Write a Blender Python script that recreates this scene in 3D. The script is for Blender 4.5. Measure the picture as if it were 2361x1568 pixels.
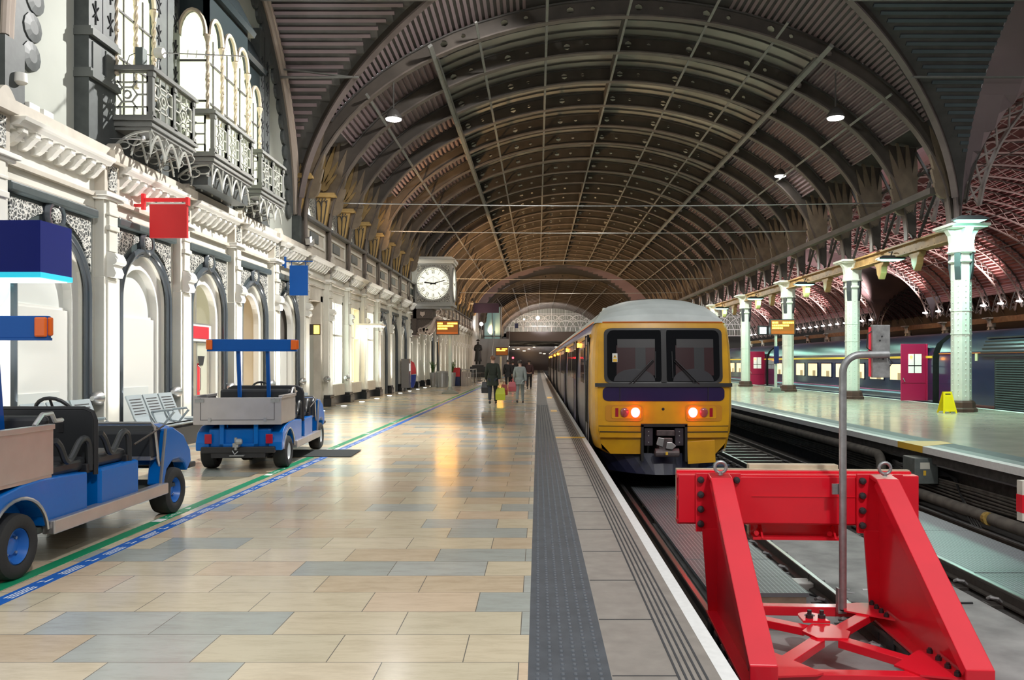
import bpy, bmesh, math, random
from mathutils import Vector, Matrix
R = math.radians; PI = math.pi
sin, cos = math.sin, math.cos
rng = random.Random(7)
S = bpy.context.scene
COL = S.collection
for o in list(bpy.data.objects): bpy.data.objects.remove(o)

# ------------------------------------------------------------ camera
FPX = 1880.0; EYE = 1.58
cam = bpy.data.cameras.new('camera'); co = bpy.data.objects.new('camera', cam); COL.objects.link(co)
cam.sensor_width = 36; cam.lens = 36 * FPX / 2361
cam.shift_x = -59.5 / 2361; cam.shift_y = 51.0 / 2361
cam.clip_end = 600
co.location = (0, 0, EYE); co.rotation_euler = (R(90), 0, 0)
S.camera = co
# ------------------------------------------------------------ world, exposure
W = bpy.data.worlds.new('world'); S.world = W; W.use_nodes = True
bg = W.node_tree.nodes['Background']; bg.inputs[0].default_value = (0.97, 0.98, 1.0, 1); bg.inputs[1].default_value = 0.95
S.view_settings.view_transform = 'Standard'; S.view_settings.look = 'None'
S.view_settings.exposure = 0.08; S.view_settings.gamma = 1.0; S.view_settings.use_curve_mapping = False
try:
    S.cycles.max_bounces = 6; S.cycles.adaptive_threshold = .02; S.cycles.sample_clamp_indirect = 6; S.cycles.sample_clamp_direct = 20
    S.cycles.use_denoising = True; S.cycles.caustics_reflective = False; S.cycles.caustics_refractive = False
except Exception: pass

def light(name, kind, loc, energy, color=(1, 1, 1), size=.3, to=None, spot=None, blend=.6, sy=None):
    l = bpy.data.lights.new(name, kind); l.energy = energy; l.color = color
    if kind == 'AREA':
        l.size = size
        if sy: l.shape = 'RECTANGLE'; l.size_y = sy
    else: l.shadow_soft_size = size
    if kind == 'SPOT': l.spot_size = R(spot or 60); l.spot_blend = blend
    o = bpy.data.objects.new(name, l); COL.objects.link(o); o.location = loc
    if to is not None:
        o.rotation_euler = (Vector(to) - Vector(loc)).to_track_quat('-Z', 'Y').to_euler()
    return o

# ------------------------------------------------------------ mesh building
class MB:
    def __init__(s): s.v = []; s.f = []
    def add(s, vs, fs):
        b = len(s.v); s.v += [tuple(x) for x in vs]; s.f += [tuple(i + b for i in f) for f in fs]; return s
    def box(s, x0, y0, z0, x1, y1, z1):
        vs = [(x, y, z) for z in (z0, z1) for y in (y0, y1) for x in (x0, x1)]
        return s.add(vs, [(0, 2, 3, 1), (4, 5, 7, 6), (0, 1, 5, 4), (2, 6, 7, 3), (0, 4, 6, 2), (1, 3, 7, 5)])
    def cbox(s, c, d, rot=None):
        x, y, z = d[0] / 2, d[1] / 2, d[2] / 2
        vs = [Vector((a, b, e)) for e in (-z, z) for b in (-y, y) for a in (-x, x)]
        if rot is not None: vs = [rot @ v for v in vs]
        vs = [v + Vector(c) for v in vs]
        return s.add(vs, [(0, 2, 3, 1), (4, 5, 7, 6), (0, 1, 5, 4), (2, 6, 7, 3), (0, 4, 6, 2), (1, 3, 7, 5)])
    def bar(s, a, b, w, h, up=(0, 0, 1)):
        a, b = Vector(a), Vector(b); d = b - a; L = d.length
        if L < 1e-6: return s
        d.normalize(); u = Vector(up)
        if abs(d.dot(u)) > .98: u = Vector((1, 0, 0)) if abs(d.x) < .9 else Vector((0, 1, 0))
        r = d.cross(u).normalized(); u = r.cross(d)
        vs = [p + r * sx * w / 2 + u * sz * h / 2 for p in (a, b) for sx, sz in ((-1, -1), (1, -1), (1, 1), (-1, 1))]
        return s.add(vs, [(0, 1, 2, 3), (7, 6, 5, 4), (0, 4, 5, 1), (1, 5, 6, 2), (2, 6, 7, 3), (3, 7, 4, 0)])
    def prism(s, poly, ax, a, b):
        # poly: 2d pts in the plane of the other two axes (order xyz without ax)
        def P(p, t): return (t, p[0], p[1]) if ax == 0 else (p[0], t, p[1]) if ax == 1 else (p[0], p[1], t)
        n = len(poly)
        return s.add([P(p, a) for p in poly] + [P(p, b) for p in poly],
                     [tuple(range(n - 1, -1, -1)), tuple(range(n, 2 * n))] + [(i, (i + 1) % n, n + (i + 1) % n, n + i) for i in range(n)])
    def tube(s, path, r, n=8, closed=False, caps=True):
        path = [Vector(p) for p in path]; m = len(path)
        rs = r if isinstance(r, (list, tuple)) else [r] * m
        vs = []; prev = None
        for i, p in enumerate(path):
            if closed: t = path[(i + 1) % m] - path[i - 1]
            else: t = path[min(i + 1, m - 1)] - path[max(i - 1, 0)]
            t.normalize()
            if prev is None:
                u = Vector((0, 0, 1)) if abs(t.z) < .9 else Vector((1, 0, 0))
            else: u = prev
            u = (u - t * u.dot(t)).normalized(); prev = u; w = t.cross(u)
            vs += [p + (u * cos(2 * PI * k / n) + w * sin(2 * PI * k / n)) * rs[i] for k in range(n)]
        fs = []
        for i in range(m if closed else m - 1):
            j = (i + 1) % m
            fs += [(i * n + k, i * n + (k + 1) % n, j * n + (k + 1) % n, j * n + k) for k in range(n)]
        if caps and not closed: fs += [tuple(range(n - 1, -1, -1)), tuple(range((m - 1) * n, m * n))]
        return s.add(vs, fs)
    def lathe(s, prof, c=(0, 0, 0), ax=2, n=20, caps=True):
        # prof: (radius, along-axis)
        vs = []
        for r, t in prof:
            for k in range(n):
                a = 2 * PI * k / n; u, w = r * cos(a), r * sin(a)
                p = (t, u, w) if ax == 0 else (w, t, u) if ax == 1 else (u, w, t)
                vs.append((p[0] + c[0], p[1] + c[1], p[2] + c[2]))
        m = len(prof)
        fs = [(i * n + k, i * n + (k + 1) % n, (i + 1) * n + (k + 1) % n, (i + 1) * n + k) for i in range(m - 1) for k in range(n)]
        if caps: fs += [tuple(range(n - 1, -1, -1)), tuple(range((m - 1) * n, m * n))]
        return s.add(vs, fs)
    def loft(s, rings, caps=True, closed=True):
        n = len(rings[0]); vs = [p for r in rings for p in r]; fs = []
        kk = n if closed else n - 1
        for i in range(len(rings) - 1):
            fs += [(i * n + k, i * n + (k + 1) % n, (i + 1) * n + (k + 1) % n, (i + 1) * n + k) for k in range(kk)]
        if caps: fs += [tuple(range(n - 1, -1, -1)), tuple(range((len(rings) - 1) * n, len(rings) * n))]
        return s.add(vs, fs)
    def strip(s, A, B):
        # surface between two polylines
        n = len(A)
        return s.add(list(A) + list(B), [(i, i + 1, n + i + 1, n + i) for i in range(n - 1)])
    def xf(s, M):
        s.v = [tuple(M @ Vector(p)) for p in s.v]; return s

def smooth_path(P, n=5):
    P = [Vector(p) for p in P]; out = []
    for i in range(len(P) - 1):
        a, b, c, d = P[max(i - 1, 0)], P[i], P[i + 1], P[min(i + 2, len(P) - 1)]
        for k in range(n):
            t = k / n; out.append(.5 * (2 * b + (c - a) * t + (2 * a - 5 * b + 4 * c - d) * t * t + (3 * b - a - 3 * c + d) * t ** 3))
    return out + [P[-1]]
ROOT = {}
def _link(name, me):
    o = bpy.data.objects.new(name, me); COL.objects.link(o); return o
def build(name, mb, mat, parent=None, smooth=False, bevel=0, local=False, recalc=True, seg=2):
    me = bpy.data.meshes.new(name)
    off = ROOT.get(parent.name, Vector((0, 0, 0))) if (parent is not None and not local) else Vector((0, 0, 0))
    me.from_pydata([(p[0] - off[0], p[1] - off[1], p[2] - off[2]) for p in mb.v], [], mb.f)
    if recalc:
        bm = bmesh.new(); bm.from_mesh(me); bmesh.ops.recalc_face_normals(bm, faces=bm.faces); bm.to_mesh(me); bm.free()
    me.materials.append(mat)
    if smooth:
        for p in me.polygons: p.use_smooth = True
        try: me.set_sharp_from_angle(angle=R(40))
        except Exception: pass
    o = _link(name, me)
    if parent is not None:
        o.parent = parent; ROOT[o.name] = off
    if bevel:
        b = o.modifiers.new('bevel', 'BEVEL'); b.width = bevel; b.segments = seg; b.limit_method = 'ANGLE'; b.angle_limit = R(35)
    return o
def tag(o, label, cat, group=None, kind=None):
    o['label'] = label; o['category'] = cat
    if group: o['group'] = group
    if kind: o['kind'] = kind
    return o
def thing(name, label, cat, loc=(0, 0, 0), rotz=0, group=None, kind=None):
    o = _link(name, None); o.location = loc; o.rotation_euler = (0, 0, rotz); o.empty_display_size = .2
    ROOT[o.name] = Vector(loc)
    return tag(o, label, cat, group, kind)
def struct(name, mb, mat, label=None, parent=None, **k):
    o = build(name, mb, mat, parent, **k)
    if parent is None:
        o['kind'] = 'structure'; o['label'] = label or name.replace('_', ' '); o['category'] = name.split('_')[0]
    return o
CH = {}
def children(o): return [c for c in COL.objects if c.parent == o]
def dup(root, loc, rotz=None, label=None, group=None):
    ch = CH.get(root.name)
    if ch is None:
        ch = [(c, children(c)) for c in children(root)]; CH[root.name] = ch
    r = root.copy(); COL.objects.link(r); r.location = loc
    if rotz is not None: r.rotation_euler = (0, 0, rotz)
    if label: r['label'] = label
    if group: r['group'] = group
    for c, gs in ch:
        d = c.copy(); COL.objects.link(d); d.parent = r
        for g in gs:
            e = g.copy(); COL.objects.link(e); e.parent = d
    return r
ORD = ('first second third fourth fifth sixth seventh eighth ninth tenth eleventh twelfth thirteenth fourteenth fifteenth sixteenth seventeenth eighteenth nineteenth twentieth').split()
def nth(i):
    if i < 20: return ORD[i]
    t = {2: 'twenty', 3: 'thirty', 4: 'forty', 5: 'fifty', 6: 'sixty'}
    q, r_ = divmod(i + 1, 10)
    if r_ == 0: return t[q][:-1] + 'ieth'
    return t[q] + '-' + ORD[r_ - 1]

# ------------------------------------------------------------ materials
MC = {}
def mat(name, col, rough=.6, metal=0, var=0, vscale=4, bump=0, bscale=30, emit=None, estr=0, spec=None, coat=0, dirt=None):
    if name in MC: return MC[name]
    m = bpy.data.materials.new(name); m.use_nodes = True; MC[name] = m
    nt = m.node_tree; N = nt.nodes; L = nt.links; b = N['Principled BSDF']
    b.inputs['Base Color'].default_value = (*col, 1); b.inputs['Roughness'].default_value = rough; b.inputs['Metallic'].default_value = metal
    if spec is not None: b.inputs['Specular IOR Level'].default_value = spec
    if coat: b.inputs['Coat Weight'].default_value = coat; b.inputs['Coat Roughness'].default_value = .08
    if var or bump:
        tc = N.new('ShaderNodeTexCoord')
    if var:
        n = N.new('ShaderNodeTexNoise'); n.inputs['Scale'].default_value = vscale; n.inputs['Detail'].default_value = 6
        L.new(tc.outputs['Object'], n.inputs['Vector'])
        r = N.new('ShaderNodeValToRGB'); r.color_ramp.elements[0].position = .3; r.color_ramp.elements[1].position = .72
        d = dirt or [c * (1 - var) for c in col]
        r.color_ramp.elements[0].color = (*d, 1); r.color_ramp.elements[1].color = (*[min(1, c * (1 + var * .35)) for c in col], 1)
        L.new(n.outputs['Fac'], r.inputs['Fac']); L.new(r.outputs['Color'], b.inputs['Base Color'])
    if bump:
        n2 = N.new('ShaderNodeTexNoise'); n2.inputs['Scale'].default_value = bscale; n2.inputs['Detail'].default_value = 4
        L.new(tc.outputs['Object'], n2.inputs['Vector'])
        bp = N.new('ShaderNodeBump'); bp.inputs['Strength'].default_value = bump; bp.inputs['Distance'].default_value = .01
        L.new(n2.outputs['Fac'], bp.inputs['Height']); L.new(bp.outputs['Normal'], b.inputs['Normal'])
    if emit: b.inputs['Emission Color'].default_value = (*emit, 1); b.inputs['Emission Strength'].default_value = estr
    return m
def glass_mat(name, col=(.8, .85, .85), rough=.02, alpha=.25):
    m = bpy.data.materials.new(name); m.use_nodes = True; nt = m.node_tree; N = nt.nodes; L = nt.links
    b = N['Principled BSDF']; b.inputs['Base Color'].default_value = (*col, 1); b.inputs['Roughness'].default_value = rough; b.inputs['Alpha'].default_value = alpha
    return m
def tile_mat():
    m = bpy.data.materials.new('stone_tiles'); m.use_nodes = True; nt = m.node_tree; N = nt.nodes; L = nt.links
    b = N['Principled BSDF']
    tc = N.new('ShaderNodeTexCoord'); mp = N.new('ShaderNodeMapping'); mp.inputs['Location'].default_value = (.1, .06, 0); mp.inputs['Rotation'].default_value = (0, 0, R(.0))
    L.new(tc.outputs['Object'], mp.inputs['Vector'])
    br = N.new('ShaderNodeTexBrick'); br.offset = .41; br.offset_frequency = 2; br.squash = 1
    for k, v in (('Scale', 1), ('Mortar Size', .003), ('Mortar Smooth', .2), ('Bias', 0), ('Brick Width', .72), ('Row Height', .435)): br.inputs[k].default_value = v
    br.inputs['Color1'].default_value = (0, 0, 0, 1); br.inputs['Color2'].default_value = (1, 1, 1, 1); br.inputs['Mortar'].default_value = (.5, .5, .5, 1)
    L.new(mp.outputs[0], br.inputs['Vector'])
    cr = N.new('ShaderNodeValToRGB'); cr.color_ramp.interpolation = 'CONSTANT'
    cols = [(0, (.46, .49, .45)), (.17, (.70, .56, .39)), (.32, (.74, .64, .46)), (.5, (.76, .60, .43)), (.62, (.70, .62, .45)), (.75, (.79, .68, .50)), (.88, (.52, .54, .50))]
    el = cr.color_ramp.elements
    el[0].position = 0; el[0].color = (*cols[0][1], 1); el[1].position = cols[1][0]; el[1].color = (*cols[1][1], 1)
    for p, c in cols[2:]: e = el.new(p); e.color = (*c, 1)
    L.new(br.outputs['Color'], cr.inputs['Fac'])
    nz = N.new('ShaderNodeTexNoise'); nz.inputs['Scale'].default_value = 5; nz.inputs['Detail'].default_value = 9; nz.inputs['Roughness'].default_value = .75
    ms = N.new('ShaderNodeMapping'); ms.inputs['Scale'].default_value = (.55, 2.2, 1); L.new(tc.outputs['Object'], ms.inputs['Vector']); L.new(ms.outputs[0], nz.inputs['Vector'])
    r2 = N.new('ShaderNodeValToRGB'); r2.color_ramp.elements[0].position = .27; r2.color_ramp.elements[0].color = (.72, .69, .65, 1); r2.color_ramp.elements[1].position = .55; r2.color_ramp.elements[1].color = (1, 1, 1, 1)
    L.new(nz.outputs['Fac'], r2.inputs['Fac'])
    mx = N.new('ShaderNodeMix'); mx.data_type = 'RGBA'; mx.blend_type = 'MULTIPLY'; mx.inputs[0].default_value = .8
    L.new(cr.outputs['Color'], mx.inputs[6]); L.new(r2.outputs['Color'], mx.inputs[7])
    m2 = N.new('ShaderNodeMix'); m2.data_type = 'RGBA'; L.new(br.outputs['Fac'], m2.inputs[0]); L.new(mx.outputs[2], m2.inputs[6]); m2.inputs[7].default_value = (.17, .16, .14, 1)
    L.new(m2.outputs[2], b.inputs['Base Color'])
    b.inputs['Roughness'].default_value = .2
    n3 = N.new('ShaderNodeTexNoise'); n3.inputs['Scale'].default_value = 2.5; n3.inputs['Detail'].default_value = 5; L.new(tc.outputs['Object'], n3.inputs['Vector'])
    mr = N.new('ShaderNodeMapRange'); mr.inputs[3].default_value = .13; mr.inputs[4].default_value = .3; L.new(n3.outputs['Fac'], mr.inputs[0]); L.new(mr.outputs[0], b.inputs['Roughness'])
    b.inputs['Coat Weight'].default_value = .25; b.inputs['Coat Roughness'].default_value = .12
    return m
TILE = tile_mat()
M = dict(
 cream=mat('cream_paint', (.76, .74, .66), .55, var=.12, vscale=1.2),
 creamd=mat('cream_stone_moulding', (.60, .55, .47), .6, var=.15, vscale=3),
 plaster=mat('pale_plaster', (.46, .48, .43), .7, var=.1, vscale=.8),
 white=mat('white_plaster', (.80, .79, .74), .5),
 darkstone=mat('dark_green_grey_stone', (.065, .085, .088), .38, var=.2, vscale=4),
 polished=mat('polished_dark_moulding', (.075, .088, .10), .16),
 ornate=None,
 granite=mat('black_granite', (.02, .022, .024), .25),
 iron=mat('dark_iron', (.075, .07, .066), .5, var=.35, vscale=2),
 ironl=mat('grey_iron', (.20, .20, .19), .5, var=.2, vscale=5),
 ribpaint=mat('brown_iron_paint', (.075, .062, .052), .5, var=.35, vscale=1.5),
 gold=mat('ochre_paint', (.50, .33, .12), .55, var=.25, vscale=3),
 girder=mat('ochre_girder_paint', (.36, .22, .08), .55, var=.35, vscale=3),
 corr=mat('purple_corrugated_sheet', (.21, .155, .165), .55, var=.2, vscale=.5),
 corr2=mat('red_corrugated_sheet', (.33, .15, .15), .55, var=.15, vscale=.5),
 glaz=mat('dim_roof_glazing', (.36, .34, .30), .5, var=.45, vscale=.35),
 tact=mat('tactile_paving', (.085, .095, .11), .6, var=.25, vscale=6),
 pave=mat('grey_brown_paving', (.30, .27, .24), .5, var=.2, vscale=7, bump=.1, bscale=160),
 groove=mat('groove_dark', (.05, .05, .055), .7),
 line=mat('white_line_paint', (.85, .85, .83), .5, var=.08, vscale=20),
 yellow=mat('yellow_line_paint', (.85, .52, .05), .5),
 conc=mat('track_concrete', (.37, .37, .36), .8, var=.35, vscale=2.5, bump=.25, bscale=60),
 ballast=mat('dark_track_bed', (.065, .06, .056), .9, var=.4, vscale=8, bump=.8, bscale=40),
 rail=mat('rail_steel', (.07, .062, .055), .5, metal=.2, var=.3, vscale=10),
 railtop=mat('rail_head_steel', (.35, .35, .36), .3, metal=.9),
 red=mat('red_gloss_paint', (.80, .012, .03), .28, var=.06, vscale=3, coat=.3),
 steel=mat('brushed_steel', (.55, .55, .55), .33, metal=.9, var=.12, vscale=3),
 alu=mat('dull_aluminium', (.62, .59, .58), .36, metal=.85, var=.1, vscale=4),
 galv=mat('galvanised_steel', (.42, .43, .43), .45, metal=.7, var=.25, vscale=14),
 bolt=mat('dark_bolt_steel', (.06, .06, .065), .45, metal=.5),
 blue=mat('blue_gloss_paint', (.0, .125, .48), .25, spec=.3, coat=.12),
 bluebar=mat('blue_canopy_paint', (.004, .085, .36), .3, spec=.3),
 black=mat('black_vinyl', (.025, .027, .03), .4),
 blackm=mat('black_metal', (.02, .02, .022), .4),
 tyre=mat('tyre_rubber', (.022, .022, .022), .75, bump=.15, bscale=40),
 navy=mat('navy_gloss', (.012, .022, .09), .22),
 amber=mat('amber_plastic', (.75, .14, .02), .25),
 redlens=mat('red_lens', (.35, .01, .03), .15),
 wood=mat('pale_timber', (.66, .55, .40), .7, var=.3, vscale=5),
)
# ------------------------------------------------------------ shared dimensions
BAY = 3.0; RC = 2.85; RX = 10.65; ZS = 6.0; RZ = 7.2
Y1 = 26.0; Y2 = 92.0; Y3 = 107.0; Y4 = 170.0; TY = 18.8; TH = 7.2
XW = -7.6; XP = -7.42; XCOL = 13.5; ZT = -.92; ZB = -1.12

def lace_mat():
    m = bpy.data.materials.new('carved_lacework'); m.use_nodes = True; nt = m.node_tree; N = nt.nodes; L = nt.links; b = N['Principled BSDF']
    tc = N.new('ShaderNodeTexCoord'); n = N.new('ShaderNodeTexVoronoi'); n.feature = 'DISTANCE_TO_EDGE'; n.inputs['Scale'].default_value = 17
    n2 = N.new('ShaderNodeTexNoise'); n2.inputs['Scale'].default_value = 8; n2.inputs['Detail'].default_value = 3
    mx = N.new('ShaderNodeMix'); mx.data_type = 'RGBA'; mx.inputs[0].default_value = .12; L.new(tc.outputs['Object'], mx.inputs[6]); L.new(n2.outputs['Color'], mx.inputs[7]); L.new(tc.outputs['Object'], n2.inputs['Vector'])
    L.new(mx.outputs[2], n.inputs['Vector'])
    r = N.new('ShaderNodeValToRGB'); r.color_ramp.elements[0].position = .05; r.color_ramp.elements[0].color = (.62, .61, .56, 1); r.color_ramp.elements[1].position = .17; r.color_ramp.elements[1].color = (.05, .055, .055, 1)
    L.new(n.outputs['Distance'], r.inputs['Fac']); L.new(r.outputs['Color'], b.inputs['Base Color'])
    bp = N.new('ShaderNodeBump'); bp.invert = True; bp.inputs['Strength'].default_value = .8; bp.inputs['Distance'].default_value = .03; L.new(n.outputs['Distance'], bp.inputs['Height']); L.new(bp.outputs[0], b.inputs['Normal'])
    b.inputs['Roughness'].default_value = .5
    return m
M['ornate'] = lace_mat()

# ------------------------------------------------------------ platform 1
struct('floor', MB().box(-7.7, -6, -.35, -.05, 185, 0), TILE, 'polished stone tile platform floor')
def slab(name, x0, x1, m, label, cat, y0=-6, y1=185, z0=-.35, z1=0):
    return tag(build(name, MB().box(x0, y0, z0, x1, y1, z1), m), label, cat)
ts = slab('tactile_strip', -.05, .37, M['tact'], 'dark grey tactile strip with rows of raised blisters along the platform', 'paving')
b = MB()
y = 3.6; i = 0
while y < 30:
    for k in range(6):
        x = .0 + k * .064 ; r = .0125
        b.lathe([(r, 0), (r * .7, .006)], (x, y + (k % 2) * .0, 0), 2, 8)
    y += .066
build('blister_tread', b, mat('tactile_blister', (.11, .125, .145), .45), ts)
ep = slab('edge_paving', .37, .915, M['pave'], 'grey brown paving slabs between tactile strip and white edge line', 'paving')
tag(build('coping', MB().box(.915, -6, -.3, 1.0, 185, .002), M['line']), 'white painted line along the edge of the tiled platform', 'line')
b = MB()
for x in (.70, .735, .77, .805, .84): b.box(x, -6, -.001, x + .012, 170, .003)
build('groove_pattern', b, M['groove'], ep)
b = MB()
for k in range(80): b.box(.375, 3.2 + k * .9, -.001, .70, 3.207 + k * .9, .0025)
build('joint_pattern', b, M['groove'], ep)
struct('trim_1', MB().box(.75, -6, -1.6, .93, 185, -.3), M['ballast'], 'dark retaining wall below the platform edge')
tag(build('yellow_line', MB().box(.375, 16.95, .0005, .98, 17.2, .004), M['yellow']), 'yellow bar painted across the platform edge by the train cab', 'line')
tag(build('yellow_marking', MB().box(.42, 25.9, .0005, .62, 26.9, .004), M['yellow']), 'small yellow marking on platform edge beside the second train door', 'line')
tag(build('yellow_marking', MB().box(.42, 35.5, .0005, .62, 37, .004), M['yellow']), 'small yellow marking on platform edge farther along the train', 'line')
# coloured guidance lines with white writing
def guide(name, x0, x1, m, label, words_):
    o = tag(build(name, MB().box(x0, 2, .0005, x1, 90, .003), m), label, 'line')
    return o
gr_line = guide('green_line', -3.83, -3.71, mat('green_line_paint', (.01, .28, .13), .4), 'green guidance line on the tiled floor with small white writing', '')
bl_line = guide('blue_line', -3.61, -3.49, mat('blue_line_paint', (.015, .13, .52), .4), 'blue guidance line on the tiled floor with small white writing', '')
def text(name, body, size, m, parent=None, loc=(0, 0, 0), rot=(0, 0, 0), ext=.001, align='LEFT'):
    cu = bpy.data.curves.new(name, 'FONT'); cu.body = body; cu.size = size; cu.extrude = ext; cu.align_x = align; cu.resolution_u = 2
    t = bpy.data.objects.new(name, cu); COL.objects.link(t)
    dg = bpy.context.evaluated_depsgraph_get(); me = bpy.data.meshes.new_from_object(t.evaluated_get(dg)); bpy.data.objects.remove(t)
    me.materials.clear(); me.materials.append(m)
    o = _link(name, me); off = ROOT.get(parent.name, Vector((0, 0, 0))) if parent is not None else Vector((0, 0, 0))
    o.location = Vector(loc) - off; o.rotation_euler = rot
    if parent is not None: o.parent = parent
    return o
WT = mat('white_lettering', (.85, .87, .85), .5)
for k in range(9):
    yy = 4.75 + k * 3.3
    b = MB().add([(-3.82, yy, .0036), (-3.72, yy, .0036), (-3.72, yy + .16, .0036), (-3.82, yy + .16, .0036)], [(0, 1, 2, 3)]); build('pictogram', b, WT, gr_line)
    text('lettering', 'Car Park', .085, WT, gr_line, (-3.735, yy + .22, .0034), (0, 0, R(90)), 0)
    b = MB().add([(-3.80, yy + .72, .0036), (-3.77, yy + .82, .0036), (-3.74, yy + .72, .0036)], [(0, 1, 2)]); build('arrow', b, WT, gr_line)
for k in range(26):
    yy = 4.2 + k * .62; b = MB(); r_ = random.Random(k)
    for x in (-3.57, -3.545, -3.52):
        q = yy
        while q < yy + .26: w_ = r_.uniform(.02, .05); b.add([(x, q, .0036), (x + .014, q, .0036), (x + .014, q + w_, .0036), (x, q + w_, .0036)], [(0, 1, 2, 3)]); q += w_ + .008
    build('lettering', b, WT, bl_line)
    b = MB().add([(-3.58, yy + .38, .0036), (-3.55, yy + .44, .0036), (-3.58, yy + .44, .0036)], [(0, 1, 2)]).add([(-3.54, yy + .40, .0036), (-3.525, yy + .40, .0036), (-3.525, yy + .5, .0036), (-3.54, yy + .5, .0036)], [(0, 1, 2, 3)]); build('arrow', b, WT, bl_line)
dm = tag(build('door_mat', MB().add([(-4.5, 13.55, .001), (-3.15, 13.55, .001), (-3.2, 14.6, .001), (-4.5, 14.6, .001), (-4.5, 13.55, .015), (-3.1, 13.55, .015), (-3.15, 14.6, .015), (-4.5, 14.6, .015)],
      [(0, 3, 2, 1), (4, 5, 6, 7), (0, 1, 5, 4), (1, 2, 6, 5), (2, 3, 7, 6), (3, 0, 4, 7)]), mat('charcoal_mat', (.03, .036, .036), .9, bump=.4, bscale=150)), 'dark rubber mat lying on tiles behind the parked cart', 'mat')

# ------------------------------------------------------------ track beds and rails
struct('ground', MB().box(.85, -6, -1.5, 7.5, 185, ZB), M['ballast'], 'dark oily track bed between the platforms')
tag(build('concrete_slab', MB().box(3.42, -2, ZB - .05, 4.95, 15.0, ZB + .03), M['conc']), 'pale concrete slab between the two tracks beside the red buffer', 'slab')
tag(build('concrete_slab', MB().box(1.9, 3, ZB - .05, 3.2, 13.5, ZB + .03), M['conc']), 'pale concrete bed between the rails behind the red buffer', 'slab')
tag(build('concrete_slab', MB().box(5.25, 2, ZB - .05, 6.55, 8.8, ZB + .03), M['conc']), 'pale concrete bed between the rails of the empty track', 'slab')
RAILP = [(-.07, -.16), (.07, -.16), (.07, -.14), (.012, -.12), (.012, -.045), (.036, -.032), (.036, -.004), (.028, 0), (-.028, 0), (-.036, -.004), (-.036, -.032), (-.012, -.045), (-.012, -.12), (-.07, -.14)]
RL = [(1.72, 'rail beside the tiled platform under the yellow train'), (3.23, 'rail on the open side of the yellow train'), (5.15, 'rail of the empty track beside the pale concrete slab'), (6.65, 'rail of the empty track beside the pipes')]
for x, l in RL:
    t = thing('rail', 'worn dark steel ' + l, 'rail', (x, 0, ZT), group='running rails')
    build('rail_web', MB().prism([(x + p[0], ZT + p[1]) for p in RAILP], 1, -2, 180), M['rail'], t)
    build('rail_head', MB().box(x - .024, -2, ZT - .002, x + .024, 180, ZT + .001), M['railtop'], t)
# rail fastenings: chair + clip + bolt
def fastening():
    t = thing('rail_fastening', 'x', 'rail clip', (0, 0, 0))
    b = MB().box(-.2, -.1, -.04, .2, .1, 0); build('base_plate', b, M['rail'], t)
    for s_ in (-1, 1):
        b = MB(); b.tube([(s_ * .06, -.05, .03), (s_ * .1, -.06, .07), (s_ * .16, -.02, .07), (s_ * .17, .03, .05), (s_ * .12, .06, .06), (s_ * .08, .05, .04)], .017, 6)
        build('clip', b, mat('rusty_clip', (.30, .29, .29), .55, .4, var=.3, vscale=20), t)
    return t
fp = fastening(); first = [True]
def put_fast(x, y, label):
    if first[0]: fp.location = (x, y, ZT - .165); fp['label'] = label; fp['group'] = 'rail fastenings'; first[0] = False
    else: dup(fp, (x, y, ZT - .165), None, label, 'rail fastenings')
for ri, (x, l) in enumerate(RL):
    nm = ['platform side rail of the train track', 'outer rail of the train track', 'inner rail of the empty track', 'pipe side rail of the empty track'][ri]
    y = [4.2, 6.8, 5.4, 6.4][ri]
    for k in range([3, 15, 26, 24][ri]):
        put_fast(x, y, 'rusty clip on the %s, %s from the buffer' % (nm, nth(k))); y += .72
# open pit cross bars on the empty track
for k in range(14):
    yy = 16.4 + k * .75
    tag(build('cross_sleeper', MB().box(5.0, yy, ZB + .0, 6.85, yy + .22, ZB + .07), M['rail']), 'dark sleeper across the empty track, %s beyond the grating' % nth(k), 'sleeper', 'track sleepers')
# walkway gratings
def grate_mat():
    m = bpy.data.materials.new('steel_grating'); m.use_nodes = True; nt = m.node_tree; N = nt.nodes; L = nt.links; b_ = N['Principled BSDF']
    tc = N.new('ShaderNodeTexCoord'); w = N.new('ShaderNodeTexBrick'); w.offset = 0
    for k, v in (('Scale', 1), ('Mortar Size', .006), ('Mortar Smooth', 0), ('Brick Width', .05), ('Row Height', .028)): w.inputs[k].default_value = v
    w.inputs['Color1'].default_value = (.045, .05, .055, 1); w.inputs['Color2'].default_value = (.03, .034, .04, 1); w.inputs['Mortar'].default_value = (.36, .39, .42, 1)
    L.new(tc.outputs['Object'], w.inputs['Vector']); L.new(w.outputs['Color'], b_.inputs['Base Color']); b_.inputs['Roughness'].default_value = .45; b_.inputs['Metallic'].default_value = .3
    bp = N.new('ShaderNodeBump'); bp.inputs['Strength'].default_value = .6; bp.inputs['Distance'].default_value = .01; L.new(w.outputs['Fac'], bp.inputs['Height']); L.new(bp.outputs[0], b_.inputs['Normal'])
    return m
GRT = grate_mat()
for k in range(5):
    y0 = 8.95 + k * 1.55
    g = thing('walkway_grating', 'steel mesh grating panel beside the platform, %s from the red buffer' % nth(k), 'grating', (2.3, y0, -1), group='gratings on the train track')
    build('mesh_panel', MB().box(1.9, y0, -1.0, 2.98, y0 + 1.53, -.955), GRT, g)
    build('timber_edge', MB().box(1.95, y0 + .01, -1.11, 2.95, y0 + .06, -1.0), M['wood'], g)
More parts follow.
